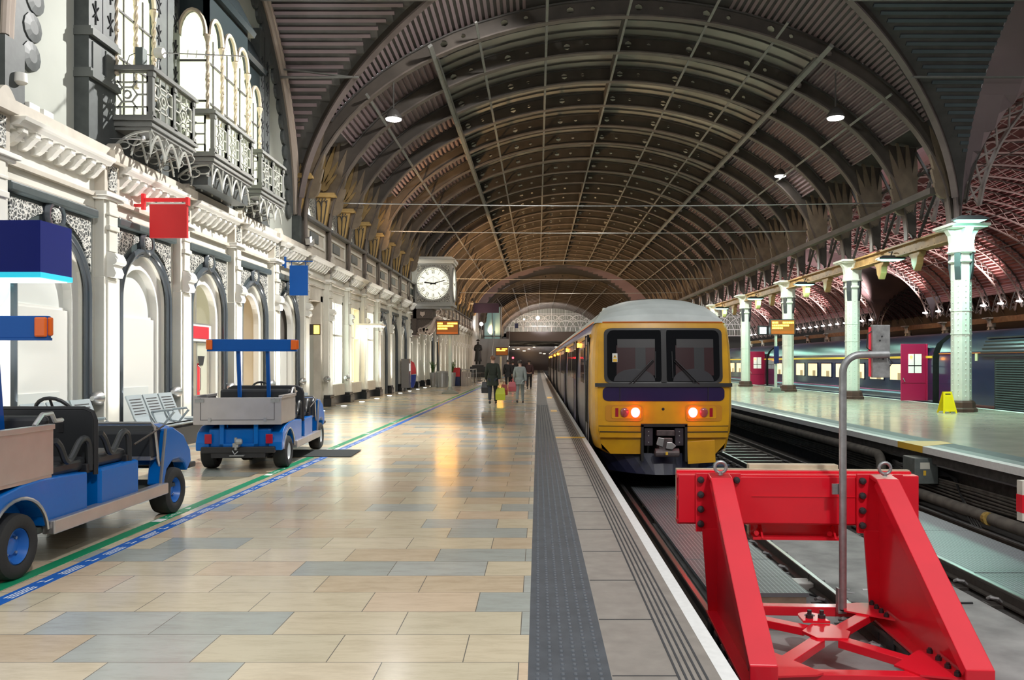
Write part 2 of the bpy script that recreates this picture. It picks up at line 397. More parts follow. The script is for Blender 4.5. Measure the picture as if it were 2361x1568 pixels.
for k in range(3):
    y0 = 7.4 + k * 2.5
    g = thing('walkway_grating', 'steel mesh grating panel between rails of the empty track, %s from the far buffer' % nth(k), 'grating', (5.9, y0, -1), group='gratings on the empty track')
    build('mesh_panel', MB().box(5.25, y0, -1.02, 6.56, y0 + 2.47, -.975), GRT, g)
    build('timber_edge', MB().box(5.3, y0 + .01, -1.11, 6.5, y0 + .06, -1.02), M['wood'], g)

# ------------------------------------------------------------ island platform on the far side
RFL = mat('island_paving', (.50, .47, .38), .22, var=.2, vscale=1.2, coat=.2)
struct('floor', MB().box(8.05, -6, -.35, 15.0, 185, 0), RFL, 'polished pale floor of the island platform')
slab('tactile_strip', 7.65, 8.05, M['tact'], 'dark tactile strip along the island platform edge', 'paving')
slab('edge_paving', 7.38, 7.65, mat('island_edge_grey', (.24, .25, .26), .5, var=.2), 'grey edge paving of the island platform beyond the pipes', 'paving')
tag(build('coping', MB().box(7.2, -6, -.12, 7.38, 185, .002), M['line']), 'white line along the edge of the island platform', 'line')
tag(build('yellow_marking', MB().add([(7.194, 15.25, .004), (7.194, 16.3, .004), (8.05, 16.3, .004), (8.05, 15.8, .004), (7.194, 15.25, -.12), (7.194, 16.3, -.12)], [(0, 3, 2, 1), (0, 1, 5, 4)]), M['yellow']), 'yellow patch painted on the island platform edge', 'line')
struct('trim_2', MB().box(7.75, -6, -1.6, 8.0, 185, -.35).box(7.3, -6, -.3, 8.0, 185, -.12), M['ballast'], 'dark overhung platform wall below the island edge')
tag(build('coping', MB().box(15.0, -6, -.35, 15.25, 185, .002), M['line']), 'white line along the far edge of the island platform by the blue train', 'line')

# ------------------------------------------------------------ roof vaults
def arcpt(C, rx, rz, a): return (C + rx * sin(a), ZS + rz * cos(a))
def vault(C, rx, rz, y0, y1, amax, agl, mg, mc, tagname, n, label):
    # glazed middle
    na = 30; A = [-agl + 2 * agl * i / na for i in range(na + 1)]
    b = MB(); b.strip([(arcpt(C, rx, rz, a)[0], y0, arcpt(C, rx, rz, a)[1]) for a in A], [(arcpt(C, rx, rz, a)[0], y1, arcpt(C, rx, rz, a)[1]) for a in A])
    top = [(arcpt(C, rx + .2, rz + .2, a)[0], arcpt(C, rx + .2, rz + .2, a)[1]) for a in A]
    b.strip([(p[0], y0, p[1]) for p in top], [(p[0], y1, p[1]) for p in top])
    ce = struct('ceiling', b, mg, label + ', glazed middle band', recalc=False)
    # corrugated haunches
    for s_ in (-1, 1):
        L_ = (amax - agl) * (rx + rz) / 2; m = int(L_ / .2) * 4; pts = []
        for i in range(m + 1):
            a = s_ * (agl + (amax - agl) * i / m); o = .045 * (1 if i % 4 in (1, 2) else -1)
            pts.append(arcpt(C, rx + o, rz + o, a))
        b = MB().strip([(p[0], y0, p[1]) for p in pts], [(p[0], y1, p[1]) for p in pts])
        struct('ceiling', b, mc, label + ', corrugated haunch', recalc=False)
AM = R(63); AG = R(37)
vault(RC, RX, RZ, Y1, Y2, AM, AG, M['glaz'], M['corr'], 'main', 0, 'main barrel roof')
vault(RC, RX, RZ, Y3, Y4, AM, AG, M['glaz'], M['corr'], 'far', 0, 'far barrel roof')
# glazing bars between the ribs (surface pattern of the roof)
def bars(y0, y1, C, rx, rz, step, w):
    b = MB(); y = y0; na = 14
    while y < y1 - .1:
        for off in (.25, .5, .75):
            yy = y + BAY * off
            A = [-AG + 2 * AG * i / na for i in range(na + 1)]
            p0 = [arcpt(C, rx - .02, rz - .02, a) for a in A]; p1 = [arcpt(C, rx - .08, rz - .08, a) for a in A]
            for q in (-w, w): b.strip([(p[0], yy + q, p[1]) for p in p0], [(p[0], yy + q, p[1]) for p in p1])
            b.strip([(p[0], yy - w, p[1]) for p in p1], [(p[0], yy + w, p[1]) for p in p1])
        y += BAY * step
    return b
o = struct('trim_3', bars(Y1, Y2, RC, RX, RZ, 1, .022), M['iron'], 'thin dark glazing bars of the main roof', recalc=False)
o = struct('trim_4', bars(Y3, Y4, RC, RX, RZ, 1, .03), M['iron'], 'thin dark glazing bars of the far roof', recalc=False)
# skirting plates from cladding down to wall and valley
def eave(y0, y1, C, rx, rz, xl, xr, m):
    p = arcpt(C, rx + .07, rz + .07, AM - R(1.2)); b = MB()
    for s_, xe in ((-1, xl), (1, xr)):
        x = C + s_ * (p[0] - C)
        b.strip([(x, y0, p[1]), (xe, y0, p[1] - .25)], [(x, y1, p[1]), (xe, y1, p[1] - .25)])
    return b
struct('ceiling', eave(Y1, Y2, RC, RX, RZ, -7.9, 13.6, M['corr']), M['iron'], 'dark eaves of the main roof', recalc=False)
struct('ceiling', eave(Y3, Y4, RC, RX, RZ, -7.9, 13.6, M['corr']), M['iron'], 'dark eaves of the far roof', recalc=False)

# ---- one arched rib
IX, IZ = 10.28, 6.62
def rib_web(C, ix, iz, rx, rz, xl, xr, holes, zl, zr):
    b = MB(); d = .03; amx = R(88)
    cells = []; na = 44
    A = [-amx + 2 * amx * i / na for i in range(na + 1)]
    def outer(a):
        if abs(a) <= AM: return arcpt(C, rx - .02, rz - .02, a)
        p = arcpt(C, rx, rz, AM if a > 0 else -AM); xe = xr if a > 0 else xl
        f = (abs(a) - AM) / (amx - AM)
        if f < .18: return (p[0] + (xe - p[0]) * f / .18, p[1])
        return (xe, p[1] + ((zr if a > 0 else zl) - p[1]) * (f - .18) / .82)
    inn = [arcpt(C, ix, iz, a) for a in A]; out = [outer(a) for a in A]
    hole_ids = set()
    if holes:
        for i in range(na):
            am = abs(math.degrees(A[i] + A[i + 1]) / 2)
            if am < 40 and i % 3 != 0: hole_ids.add(i)
    for i in range(na):
        q = [Vector(inn[i]), Vector(inn[i + 1]), Vector(out[i + 1]), Vector(out[i])]
        for y in (-d, d):
            if i in hole_ids:
                c = (q[0] + q[1] + q[2] + q[3]) / 4; rr = .12 if i % 3 == 1 else .075
                ring = []; edge = []
                for k in range(8):
                    e = q[k // 2] if k % 2 == 0 else (q[k // 2] + q[(k // 2 + 1) % 4]) / 2
                    edge.append((e.x, y, e.y)); dd = (e - c).normalized() * rr; ring.append((c.x + dd.x, y, c.y + dd.y))
                b.add(edge + ring, [(k, (k + 1) % 8, 8 + (k + 1) % 8, 8 + k) for k in range(8)])
            else: b.add([(p.x, y, p.y) for p in q], [(0, 1, 2, 3)])
    return b, inn, out
def rib_flange(inn, w, th, feet):
    pts = list(inn)
    if feet[0] is not None: pts = [(pts[0][0], feet[0])] + pts
    if feet[1] is not None: pts = pts + [(pts[-1][0], feet[1])]
    b = MB(); n = len(pts); rings = []
    for i, p in enumerate(pts):
        t = Vector(pts[min(i + 1, n - 1)]) - Vector(pts[max(i - 1, 0)]); t.normalize(); nn = Vector((t.y, -t.x))
        if nn.y < 0 and False: nn = -nn
        a = Vector(p); c = a + nn * th
        rings.append([(a.x, -w, a.y), (a.x, w, a.y), (c.x, w, c.y), (c.x, -w, c.y)])
    return b.loft(rings)
def petal(b, cx, cz, ang, r0, r1, w, y, th):
    n = 7; L_ = []; Rr = []
    for i in range(n + 1):
        f = i / n; rr = r0 + (r1 - r0) * f; ww = w * sin(PI * (f ** .8)) + .008
        dx, dz = cos(ang), sin(ang)
        L_.append((cx + dx * rr - dz * ww, cz + dz * rr + dx * ww)); Rr.append((cx + dx * rr + dz * ww, cz + dz * rr - dx * ww))
    b.prism(L_ + Rr[::-1], 1, y - th, y + th)
def fan(C, s_):
    # radiating leaf ornament on both faces of a rib haunch
    b = MB(); cx = C + s_ * 10.45; cz = 6.55
    for k, (deg, r1) in enumerate(((87, 2.6), (94, 3.05), (101, 3.1), (108, 2.7), (115, 2.0), (123, 1.4), (133, 1.0))):
        a = R(deg if s_ > 0 else 180 - deg)
        petal(b, cx, cz, a, .35, r1, .10 + .012 * k, 0, .075)
    return b
def rib_proto(C, holes, far=False):
    t = thing('roof_rib', 'x', 'roof rib', (C, 0, ZS), group='arched roof ribs')
    w, inn, out = rib_web(C, IX, IZ, RX, RZ, C - 10.6, C + 10.6, holes, 6.0, 6.0)
    build('web', w, M['ribpaint'], t, recalc=False)
    build('flange', rib_flange(inn, .13, .05, (4.75, 5.9)), mat('rib_flange_paint', (.13, .105, .092), .5, var=.3, vscale=2), t)
    for s_ in (-1, 1): build('fan_ornament', fan(C, s_), mat('rib_ornament_paint', (.19, .145, .10), .5, var=.3, vscale=3), t)
    tp = [arcpt(C, RX - .06, RZ - .06, -AM + 2 * AM * i / 24) for i in range(25)]
    build('top_flange', rib_flange(tp, .12, .04, (None, None)), M['iron'], t)
    return t
rp = rib_proto(RC, True)
for k in range(23):
    l = 'arched iron roof rib with pierced web, %s of the main vault beyond the crossing' % nth(k)
    y = Y1 + k * BAY
    if k == 0: rp.location = (RC, y, ZS); rp['label'] = l
    else: dup(rp, (RC, y, ZS), None, l, 'arched roof ribs')
for k in range(22):
    dup(rp, (RC, Y3 + k * BAY, ZS), None, 'arched iron roof rib, %s of the far vault beyond the second crossing' % nth(k), 'arched roof ribs far away')
# longitudinal flats under the ribs
for t_, nm in ((0, 'along the crown'), (-.25, 'just on the wall side of the crown'), (.25, 'just on the column side of the crown'), (-.46, 'in the glazed band towards the wall'), (.46, 'in the glazed band towards the columns'),
               (-.60, 'at the wall side edge of the glazing'), (.60, 'at the column side edge of the glazing'), (-.80, 'across the corrugated haunch above the wall'), (.80, 'across the corrugated haunch above the columns')):
    a = math.asin(t_); hv = .09 if abs(t_) == .6 else .05
    for (ya, yb, q) in ((Y1 - 2.5 * (1 - abs(t_)), Y2, 'main'), (Y3, Y4, 'far')):
        p = arcpt(RC, IX - .02, IZ - .02, a)
        up = Vector((sin(a), 0, cos(a)))
        tag(build('purlin', MB().bar((p[0], ya, p[1]), (p[0], yb, p[1]), hv * 1.6, hv, up), M['ironl']), 'long thin iron purlin of the %s vault %s' % (q, nm), 'purlin', 'roof purlins')
    if abs(t_) in (.0, .6):
        p = arcpt(RC, RX - .35, RZ - .35, a)
        tag(build('purlin_girder', MB().bar((p[0], Y1, p[1]), (p[0], Y2, p[1]), .06, .5, up), M['iron']), 'deep dark iron girder between ribs %s' % nm, 'girder', 'roof girders')

# ---- crossings (transept vaults)
def crossing(y0, y1, C, rx, rz, trz, nm, xl=None):
    yc = (y0 + y1) / 2; hy = (y1 - y0) / 2; n = 24
    b = MB(); H = {}
    A = [-PI / 2 + PI * i / (2 * n) for i in range(2 * n + 1)]
    V = [[(C + rx * sin(a), yc + hy * sin(e), ZS + max(rz * cos(a), trz * cos(e))) for e in A] for a in A]
    main = MB(); tr = MB()
    for i in range(2 * n):
        for j in range(2 * n):
            am = (A[i] + A[i + 1]) / 2; em = (A[j] + A[j + 1]) / 2
            q = [V[i][j], V[i + 1][j], V[i + 1][j + 1], V[i][j + 1]]
            if rz * cos(am) >= trz * cos(em): main.add(q, [(0, 1, 2, 3)])
            else: tr.add(q, [(0, 1, 2, 3)])
    struct('ceiling', main, M['iron'], nm + ' crossing roof, main direction', recalc=False)
    struct('ceiling', tr, M['iron'] if nm == 'near' else M['corr'], nm + ' crossing roof, transept direction', recalc=False)
crossing(TY - TH, TY + TH, RC, RX, RZ, RZ, 'near')
crossing(Y2, Y3, RC, RX, RZ, RZ, 'second')
# corrugation battens on the near transept vault (run across the station)
def battens(C, rx, y0, y1, side, nm):
    yc = (y0 + y1) / 2; hy = (y1 - y0) / 2; b = MB()
    for i in range(44):
        e = R(88) - R(80) * i / 44
        for q in (1, -1):
            yy = yc + q * hy * sin(e); zz = ZS + RZ * cos(e) - .03
            xg = abs(e)  # groin at equal angle
            if side < 0: xa, xb = C - rx - .0, C - rx * sin(xg)
            else: xa, xb = C + rx * sin(xg), C + rx
            if side < 0: xb -= .42 * sin(xg)
            else: xa += .42 * sin(xg)
            if xb - xa > .05: b.bar((xa, yy, zz), (xb, yy, zz), .1, .05, (0, q * sin(e), cos(e)))
    return b
struct('trim_5', battens(RC, RX, TY - TH, TY + TH, -1, ''), M['corr'], 'corrugations of the transept roof above the balconies')
struct('trim_6', battens(RC, RX, TY - TH, TY + TH, 1, ''), mat('bluish_lit_sheet', (.075, .095, .11), .55, var=.2, vscale=.5), 'corrugations of the transept roof above the columns')  # bluish cast of the light put into this side's sheet colour
b = MB()
for i in range(40):
    a = R(18) + R(46) * i / 40
    for s_ in (-1, 1):
        p = arcpt(RC, RX - .03, RZ - .03, s_ * a); ya = TY + TH * sin(a) + .5
        if Y1 - ya > .1: b.bar((p[0], ya, p[1]), (p[0], Y1, p[1]), .1, .05, (s_ * sin(a), 0, cos(a)))
struct('trim_10', b, M['corr'], 'corrugations of the main vault beside the groin ribs')
# groin ribs
def groin(C, rx, rz, sx, y0, y1, sy, nm, ae=R(28)):
    yc = (y0 + y1) / 2; hy = (y1 - y0) / 2; pts = []; pts2 = []
    for i in range(23):
        a = R(89) - (R(89) - ae) * i / 22
        pts.append((C + sx * (rx - .25) * sin(a), yc + sy * (hy - .2) * sin(a), ZS + (rz - .35) * cos(a)))
        pts2.append((C + sx * rx * sin(a), yc + sy * hy * sin(a), ZS + rz * cos(a)))
    t = thing('groin_rib', nm, 'roof rib', pts[0], group='groin ribs')
    b = MB()
    for i in range(22): b.bar(pts[i], pts[i + 1], .2, .06)
    b.bar((pts[0][0], pts[0][1], 4.8 if sx < 0 else 5.95), pts[0], .2, .06, (1, 0, 0)); build('flange', b, mat('groin_flange_paint', (.15, .12, .115), .5, var=.25, vscale=2), t)
    build('web', MB().strip(pts, pts2), M['ribpaint'], t, recalc=False)
groin(RC, RX, RZ, -1, TY - TH, TY + TH, 1, 'diagonal groin rib rising from the wall beside the balconies')
groin(RC, RX, RZ, 1, TY - TH, TY + TH, 1, 'diagonal groin rib rising from the column towards the main vault')
groin(RC, RX, RZ, -1, Y2, Y3, -1, 'diagonal groin rib of the second crossing above the wall', R(50))
# flats across transept between groin and wall
for k, a in enumerate((R(53), R(34))):
    yy = TY + TH * sin(a) - .2; zz = ZS + (RZ - .4) * cos(a)
    tag(build('purlin', MB().bar((-7.75, yy, zz), (RC - RX * sin(a) + .3, yy, zz), .08, .05).bar((-7.75, yy, zz + .25), (RC - RX * sin(a) + .1, yy, zz), .06, .04), M['ironl']), 'iron purlin across the transept roof, %s above the balconies' % ['lower', 'upper'][k], 'purlin', 'roof purlins')
    tag(build('purlin', MB().bar((RC + RX * sin(a) - .2, yy, zz), (14.6, yy, zz), .08, .05), M['ironl']), 'iron purlin across the transept roof, %s above the columns' % ['lower', 'upper'][k], 'purlin', 'roof purlins')

# ---- second and third spans
def span(C, rx, rz, nm, mc, detail, far_lights):
    n = 40; A = [-R(70) + R(140) * i / n for i in range(n + 1)]
    for (y0, y1) in ((Y1, Y2), (Y3, Y4)):
        pts = []; m = 150
        for i in range(m + 1):
            a = -R(72) + R(144) * i / m; o = .06 * (1 if i % 2 else -1); pts.append(arcpt(C, rx + o, rz + o, a))
        struct('ceiling', MB().strip([(p[0], y0, p[1]) for p in pts], [(p[0], y1, p[1]) for p in pts]), mc, nm + ' vault corrugated roof', recalc=False)
    b = MB(); yc, hy = TY, TH
    for (yc, hy) in ((TY, TH), ((Y2 + Y3) / 2, (Y3 - Y2) / 2)):
        n = 20; A = [-PI / 2 + PI * i / (2 * n) for i in range(2 * n + 1)]
        V = [[(C + rx * sin(a), yc + hy * sin(e), ZS + max(rz * cos(a), RZ * cos(e))) for e in A] for a in A]
        for i in range(2 * n):
            for j in range(2 * n): b.add([V[i][j], V[i + 1][j], V[i + 1][j + 1], V[i][j + 1]], [(0, 1, 2, 3)])
    struct('ceiling', b, M['corr'], nm + ' vault crossing roof', recalc=False)
    # ribs
    t = thing('roof_rib', 'x', 'roof rib', (C, 0, ZS), group='ribs of the %s vault' % nm)
    na = 40; amx = R(86); A = [-amx + 2 * amx * i / na for i in range(na + 1)]
    inn = [arcpt(C, rx - .5, rz - .75, a) for a in A]; out = [arcpt(C, rx - .05, rz - .08, a) for a in A]
    build('flange', rib_flange(inn, .12, .06, (None, None)), mat('pale_rib_paint', (.42, .36, .34), .5, var=.2), t)
    b = MB()
    for i in range(na):
        b.bar((inn[i][0], 0, inn[i][1]), (out[i + 1][0], 0, out[i + 1][1]), .05, .06, (0, 1, 0)); b.bar((inn[i + 1][0], 0, inn[i + 1][1]), (out[i][0], 0, out[i][1]), .05, .06, (0, 1, 0))
    build('lattice_web', b, MC['pale_rib_paint'], t)
    build('top_flange', rib_flange(out, .1, .05, (None, None)), M['ribpaint'], t)
    k = 0
    for (y0, nn) in ((Y1, 23), (Y3, 22)):
        for i in range(nn):
            l = 'pale lattice roof rib of the %s vault, %s from the front' % (nm, nth(k)); loc = (C, y0 + i * BAY, ZS)
            if k == 0: t.location = loc; t['label'] = l
            else: dup(t, loc, None, l)
            k += 1
X3 = 44.5
span((XCOL + X3) / 2, (X3 - XCOL) / 2, 9.2, 'second', M['corr2'], 1, True)
span(X3 + 10.6, 10.6, 7.3, 'third', M['corr2'], 0, False)
for t_, nm in ((-.75, 'low on the near side'), (-.45, 'high on the near side'), (0, 'along the crown'), (.5, 'high on the far side'), (.75, 'low on the far side')):
    a = math.asin(t_); p = arcpt((XCOL + X3) / 2, 15, 8.4, a)
    tag(build('purlin', MB().bar((p[0], Y1, p[1]), (p[0], Y2, p[1]), .1, .07).bar((p[0], Y3, p[1]), (p[0], Y4, p[1]), .1, .07), M['ironl']), 'long thin iron purlin of the second vault, %s' % nm, 'purlin', 'roof purlins')

# ------------------------------------------------------------ enclosing walls far away
struct('wall_back', MB().box(-12, -16, -2, 66, -15.5, 17), mat('back_wall_stone', (.22, .20, .18), .8), 'stone wall of the concourse behind the buffers')
DARKB = mat('dark_brown_wall', (.05, .045, .04), .8)
struct('wall_right', MB().box(64.6, -6, -2, 65, 185, 12), mat('far_wall_brick', (.25, .2, .17), .8), 'distant side wall beyond the third vault')
struct('wall_far', MB().box(-12, 184, -2, 66, 184.3, 18), DARKB, 'dark end of the station beyond the glazed gable')
struct('ground', MB().box(7.5, -6, -1.6, 66, 185, -1.2), M['ballast'], 'dark track bed beyond the island platform')
# ------------------------------------------------------------ station building wall
def arch_plate(Pf, u0, u1, v0, v1, cu, r, vs, w0, w1, n=16, ry=None, reveal=True):
    """rectangle u0..u1 x v0..v1 with an arched opening (half width r, springing vs) between depths w0 and w1"""
    ry = ry or r; b = MB()
    arc = [(cu - r * cos(PI * i / n), vs + ry * sin(PI * i / n)) for i in range(n + 1)]
    for w in (w0, w1):
        if cu - r > u0 + 1e-4: b.add([Pf(u0, v0, w), Pf(cu - r, v0, w), Pf(cu - r, vs, w), Pf(u0, vs, w)], [(0, 1, 2, 3)])
        if u1 > cu + r + 1e-4: b.add([Pf(cu + r, v0, w), Pf(u1, v0, w), Pf(u1, vs, w), Pf(cu + r, vs, w)], [(0, 1, 2, 3)])
        top = [(u0 + (u1 - u0) * i / n, v1) for i in range(n + 1)]
        top[0] = (u0, vs); top[n] = (u1, vs)
        pts = [(u0, vs)] + [(u0, v1)] * 0 + [(u0 + (u1 - u0) * i / n, v1) for i in range(1, n)] + [(u1, vs)]
        b.strip([Pf(*p, w) for p in pts], [Pf(*p, w) for p in arc])
        b.add([Pf(u0, vs, w), Pf(u0, v1, w), Pf(*pts[1], w)], [(0, 1, 2)]); b.add([Pf(u1, vs, w), Pf(u1, v1, w), Pf(*pts[-2], w)], [(0, 1, 2)])
    if reveal:
        path = [(cu - r, v0)] + arc + [(cu + r, v0)]
        b.strip([Pf(*p, w0) for p in path], [Pf(*p, w1) for p in path])
        out = [(u0, v0), (u0, v1), (u1, v1), (u1, v0)]
        b.strip([Pf(*p, w0) for p in out], [Pf(*p, w1) for p in out])
    return b
def WX(u, v, w): return (w, u, v)          # plate in the wall plane: u along y, v up, w = x
def bay(j): return 14.48 + 3 * (j - 1), 13.95 + 3 * j
NB = 27
b = MB().box(-8.6, 10.4, 4.17, XW, 92, 5.27)
for j in range(-1, NB):
    p0 = 13.95 + 3 * j
    b.box(-8.6, p0 - .02, 0, XW, p0 + .55, 4.17)
b.box(-9.3, 10.4, -.1, -8.9, 92, 6)
struct('wall_left', b, M['cream'], 'cream stone wall of the station building')
struct('wall_left', MB().box(-8.3, 10.2, 5.27, -7.75, 26.1, 14).box(-8.3, 4, 0, -7.75, 10.42, 14), M['plaster'], 'pale plastered end wall of the transept above the cornice')
struct('wall_left', MB().box(-8.3, 26.1, 5.27, -7.9, 170, 9.6), M['cream'], 'clerestory wall under the main roof')
struct('wall_left', MB().box(-8.4, 92, 0, -7.6, 170, 5.27).box(-8.3, 92, 5, -7.8, 107, 14), M['cream'], 'far station building wall beyond the second crossing')
struct('trim_7', MB().box(-7.75, 10.4, 5.05, -7.36, 26.1, 5.27), M['creamd'], 'plain stone parapet ledge above the cornice')
struct('trim_8', MB().box(XW - .02, 10.4, 4.40, XW + .09, 92, 4.47).box(XW - .02, 10.4, 4.17, XW + .03, 92, 4.22), M['creamd'], 'brown string moulding below the frieze')

# ---- pilasters
def pilaster():
    t = thing('pilaster', 'x', 'pilaster', (0, 0, 0), group='pilasters of the station wall')
    y0, y1 = -.265, .265; x0 = XW; xp = XP
    build('shaft', MB().box(x0, y0, .4, xp, y1, 3.05).box(xp - .01, y0 + .07, .4, xp + .03, y1 - .07, 3.0), M['cream'], t, local=True, bevel=.012)
    build('plinth', MB().box(x0, y0 - .06, 0, xp + .1, y1 + .06, .3).box(x0, y0 - .03, .3, xp + .06, y1 + .03, .4), M['granite'], t, local=True, bevel=.015)
    b = MB(); pr = [(.0, 3.05), (.13, 3.05), (.16, 3.12), (.12, 3.22), (.17, 3.30), (.19, 3.38), (.14, 3.46), (.0, 3.5)]
    b.prism([(xp - .02 + p[0], p[1]) for p in pr], 1, -.14, .14); b.lathe([(.07, -.17), (.07, .17)], (xp + .1, 0, 3.33), 1, 10)
    build('console', b, M['white'], t, local=True)
    build('upper_shaft', MB().box(x0, y0 + .03, 3.05, xp - .02, y1 - .03, 4.43).box(xp - .04, -.13, 3.5, xp + .02, .13, 4.40).box(xp - .04, -.17, 3.86, xp + .05, .17, 3.95).box(xp - .04, -.16, 4.12, xp + .04, .16, 4.17), M['cream'], t, local=True, bevel=.01)
    build('capital', MB().box(x0, y0 - .1, 4.43, xp + .1, y1 + .1, 4.50).box(x0, y0 - .05, 4.38, xp + .05, y1 + .05, 4.43), M['white'], t, local=True, bevel=.01)
    f = build('frieze_block', MB().box(x0, y0 + .02, 4.5, xp - .0, y1 - .02, 5.04), M['creamd'], t, local=True)
    build('carved_face', MB().box(xp - .01, -.13, 4.56, xp + .02, .13, 5.0), M['ornate'], f, local=True)
    b = MB().lathe([(.02, -.2), (.2, -.19), (.2, .19), (.02, .2)], (xp + .02, 0, 5.2), 1, 14)
    build('acroterion', MB().box(xp - .15, -.21, 5.04, xp + .16, .21, 5.2).lathe([(.16, 0), (.16, .2)], (0, 0, 0), 0, 14).xf(Matrix()) if False else MB().box(xp - .15, -.21, 5.04, xp + .16, .21, 5.22).prism([(-.2 + .4 * i / 12, 5.22 + .17 * sin(PI * i / 12)) for i in range(13)], 0, xp - .05, xp + .12), M['creamd'], t, local=True)
    return t
pp = pilaster()
def plabel(k):
    return 'cream stone pilaster with scroll console, %s along the station wall from the blue sign box' % nth(k)
pils = []
for j in range(-1, NB):
    loc = (0, 13.95 + 3 * j + .265, 0)
    if j == -1: pp.location = loc; pp['label'] = plabel(0)
    else: dup(pp, loc, None, plabel(j + 1))
# ---- cornice lengths
def cornice():
    t = thing('cornice', 'x', 'cornice', (0, 0, 0), group='cornice lengths of the station wall')
    hy = 1.235
    build('corona', MB().prism([(-7.62, 4.93), (-7.30, 4.93), (-7.26, 4.98), (-7.22, 5.0), (-7.2, 5.05), (-7.62, 5.05)], 1, -hy, hy), M['white'], t, local=True)
    build('bed_moulding', MB().box(-7.62, -hy, 4.80, -7.5, hy, 4.84).box(-7.62, -hy, 4.89, -7.42, hy, 4.93), M['white'], t, local=True)
    first = None
    for k in range(8):
        y = -1.05 + k * .3
        if first is None:
            first = build('bracket', MB().prism([(-7.6, 4.93), (-7.32, 4.93), (-7.33, 4.86), (-7.40, 4.80), (-7.46, 4.73), (-7.54, 4.68), (-7.6, 4.68)], 1, -.055, .055).lathe([(.04, -.07), (.04, .07)], (-7.37, 0, 4.88), 1, 8), M['white'], t, local=True)
            first.location = (0, y, 0)
        else:
            c = first.copy(); COL.objects.link(c); c.location = (0, y, 0)
    return t
cp = cornice()
for j in range(0, NB):
    a, c = bay(j); loc = (0, (a + c) / 2, 0); l = 'white bracketed cornice length over the station wall, %s bay from the blue sign box' % nth(j)
    if j == 0: cp.location = loc; cp['label'] = l
    else: dup(cp, loc, None, l)

# ---- arched bays
BOARD = mat('white_infill_board', (.74, .76, .72), .55, var=.06, vscale=1)
WARM = mat('warm_lit_interior', (.8, .6, .38), .7, emit=(1, .72, .4), estr=.35)
LITW = mat('lit_shop_window', (.8, .85, .8), .4, emit=(.86, 1, .9), estr=2.6)
LITY = mat('lit_warm_window', (.8, .75, .5), .4, emit=(1, .86, .5), estr=1.9)
LITG = mat('lit_office_window', (.8, .82, .7), .4, emit=(.93, 1, .68), estr=1.15)
def arch_bay(t, cy):
    y0, y1 = cy - 1.13, cy + 1.13; x = XW + .02
    build('spandrel_plate', arch_plate(WX, y0, y1, 0, 4.10, cy, 1.0, 2.72, x, x - .05), M['darkstone'], t, recalc=True)
    b = MB().box(x - .05, y0 - .03, 4.02, x + .12, y1 + .03, 4.17)
    build('hood_moulding', b, M['darkstone'], t, bevel=.03)
    arcp = [(x + .03, cy - .985, .0)] + [(x + .03, cy - .985 * cos(PI * i / 20), 2.72 + .985 * sin(PI * i / 20)) for i in range(21)] + [(x + .03, cy + .985, .0)]
    b = MB().tube(arcp, .06, 8)
    arcp2 = [(x + .02, p[1] * 1 + (cy - p[1]) * .07, p[2] if p[2] < 2.72 else 2.72 + (p[2] - 2.72) * .93) for p in arcp]
    b.tube(arcp2, .035, 6); build('arch_moulding', b, M['polished'], t, smooth=True)
    for s_ in (-1, 1):
        # carved spandrel triangle with a concave edge
        pts = [(cy + s_ * 1.06, 3.96), (cy + s_ * .30, 3.96)]
        for i in range(9):
            a = R(78 - 68 * i / 8); pts.append((cy + s_ * 1.16 * cos(a), 2.72 + 1.16 * sin(a)))
        pts = [p for p in pts if abs(p[0] - cy) <= 1.061] + [(cy + s_ * 1.06, 3.1)]
        build('carved_spandrel', MB().prism(pts, 0, x + .0, x + .03), M['ornate'], t)
    rd = build('roundel', MB().lathe([(.26, 0), (.27, .05), (.22, .10), (.17, .09), (.15, .05)], (x, cy, 3.86), 0, 20), M['polished'], t, smooth=True)
    build('carved_boss', MB().lathe([(.15, .03), (.12, .09), (.05, .11)], (x, cy, 3.86), 0, 14), M['ornate'], rd)
    # stepped white reveals
    build('outer_reveal', arch_plate(WX, y0, y1, 0, 4.1, cy, .93, 2.72, x - .05, x - .11), M['cream'], t)
    build('inner_arch', arch_plate(WX, y0, y1, 0, 4.1, cy, .74, 2.62, x - .11, x - .25), M['white'], t)
arch_kind = {0: 'board', 1: 'board', 2: 'door', 3: 'warm', 4: 'dark', 9: 'board', 10: 'board', 11: 'board', 15: 'board', 16: 'board'}
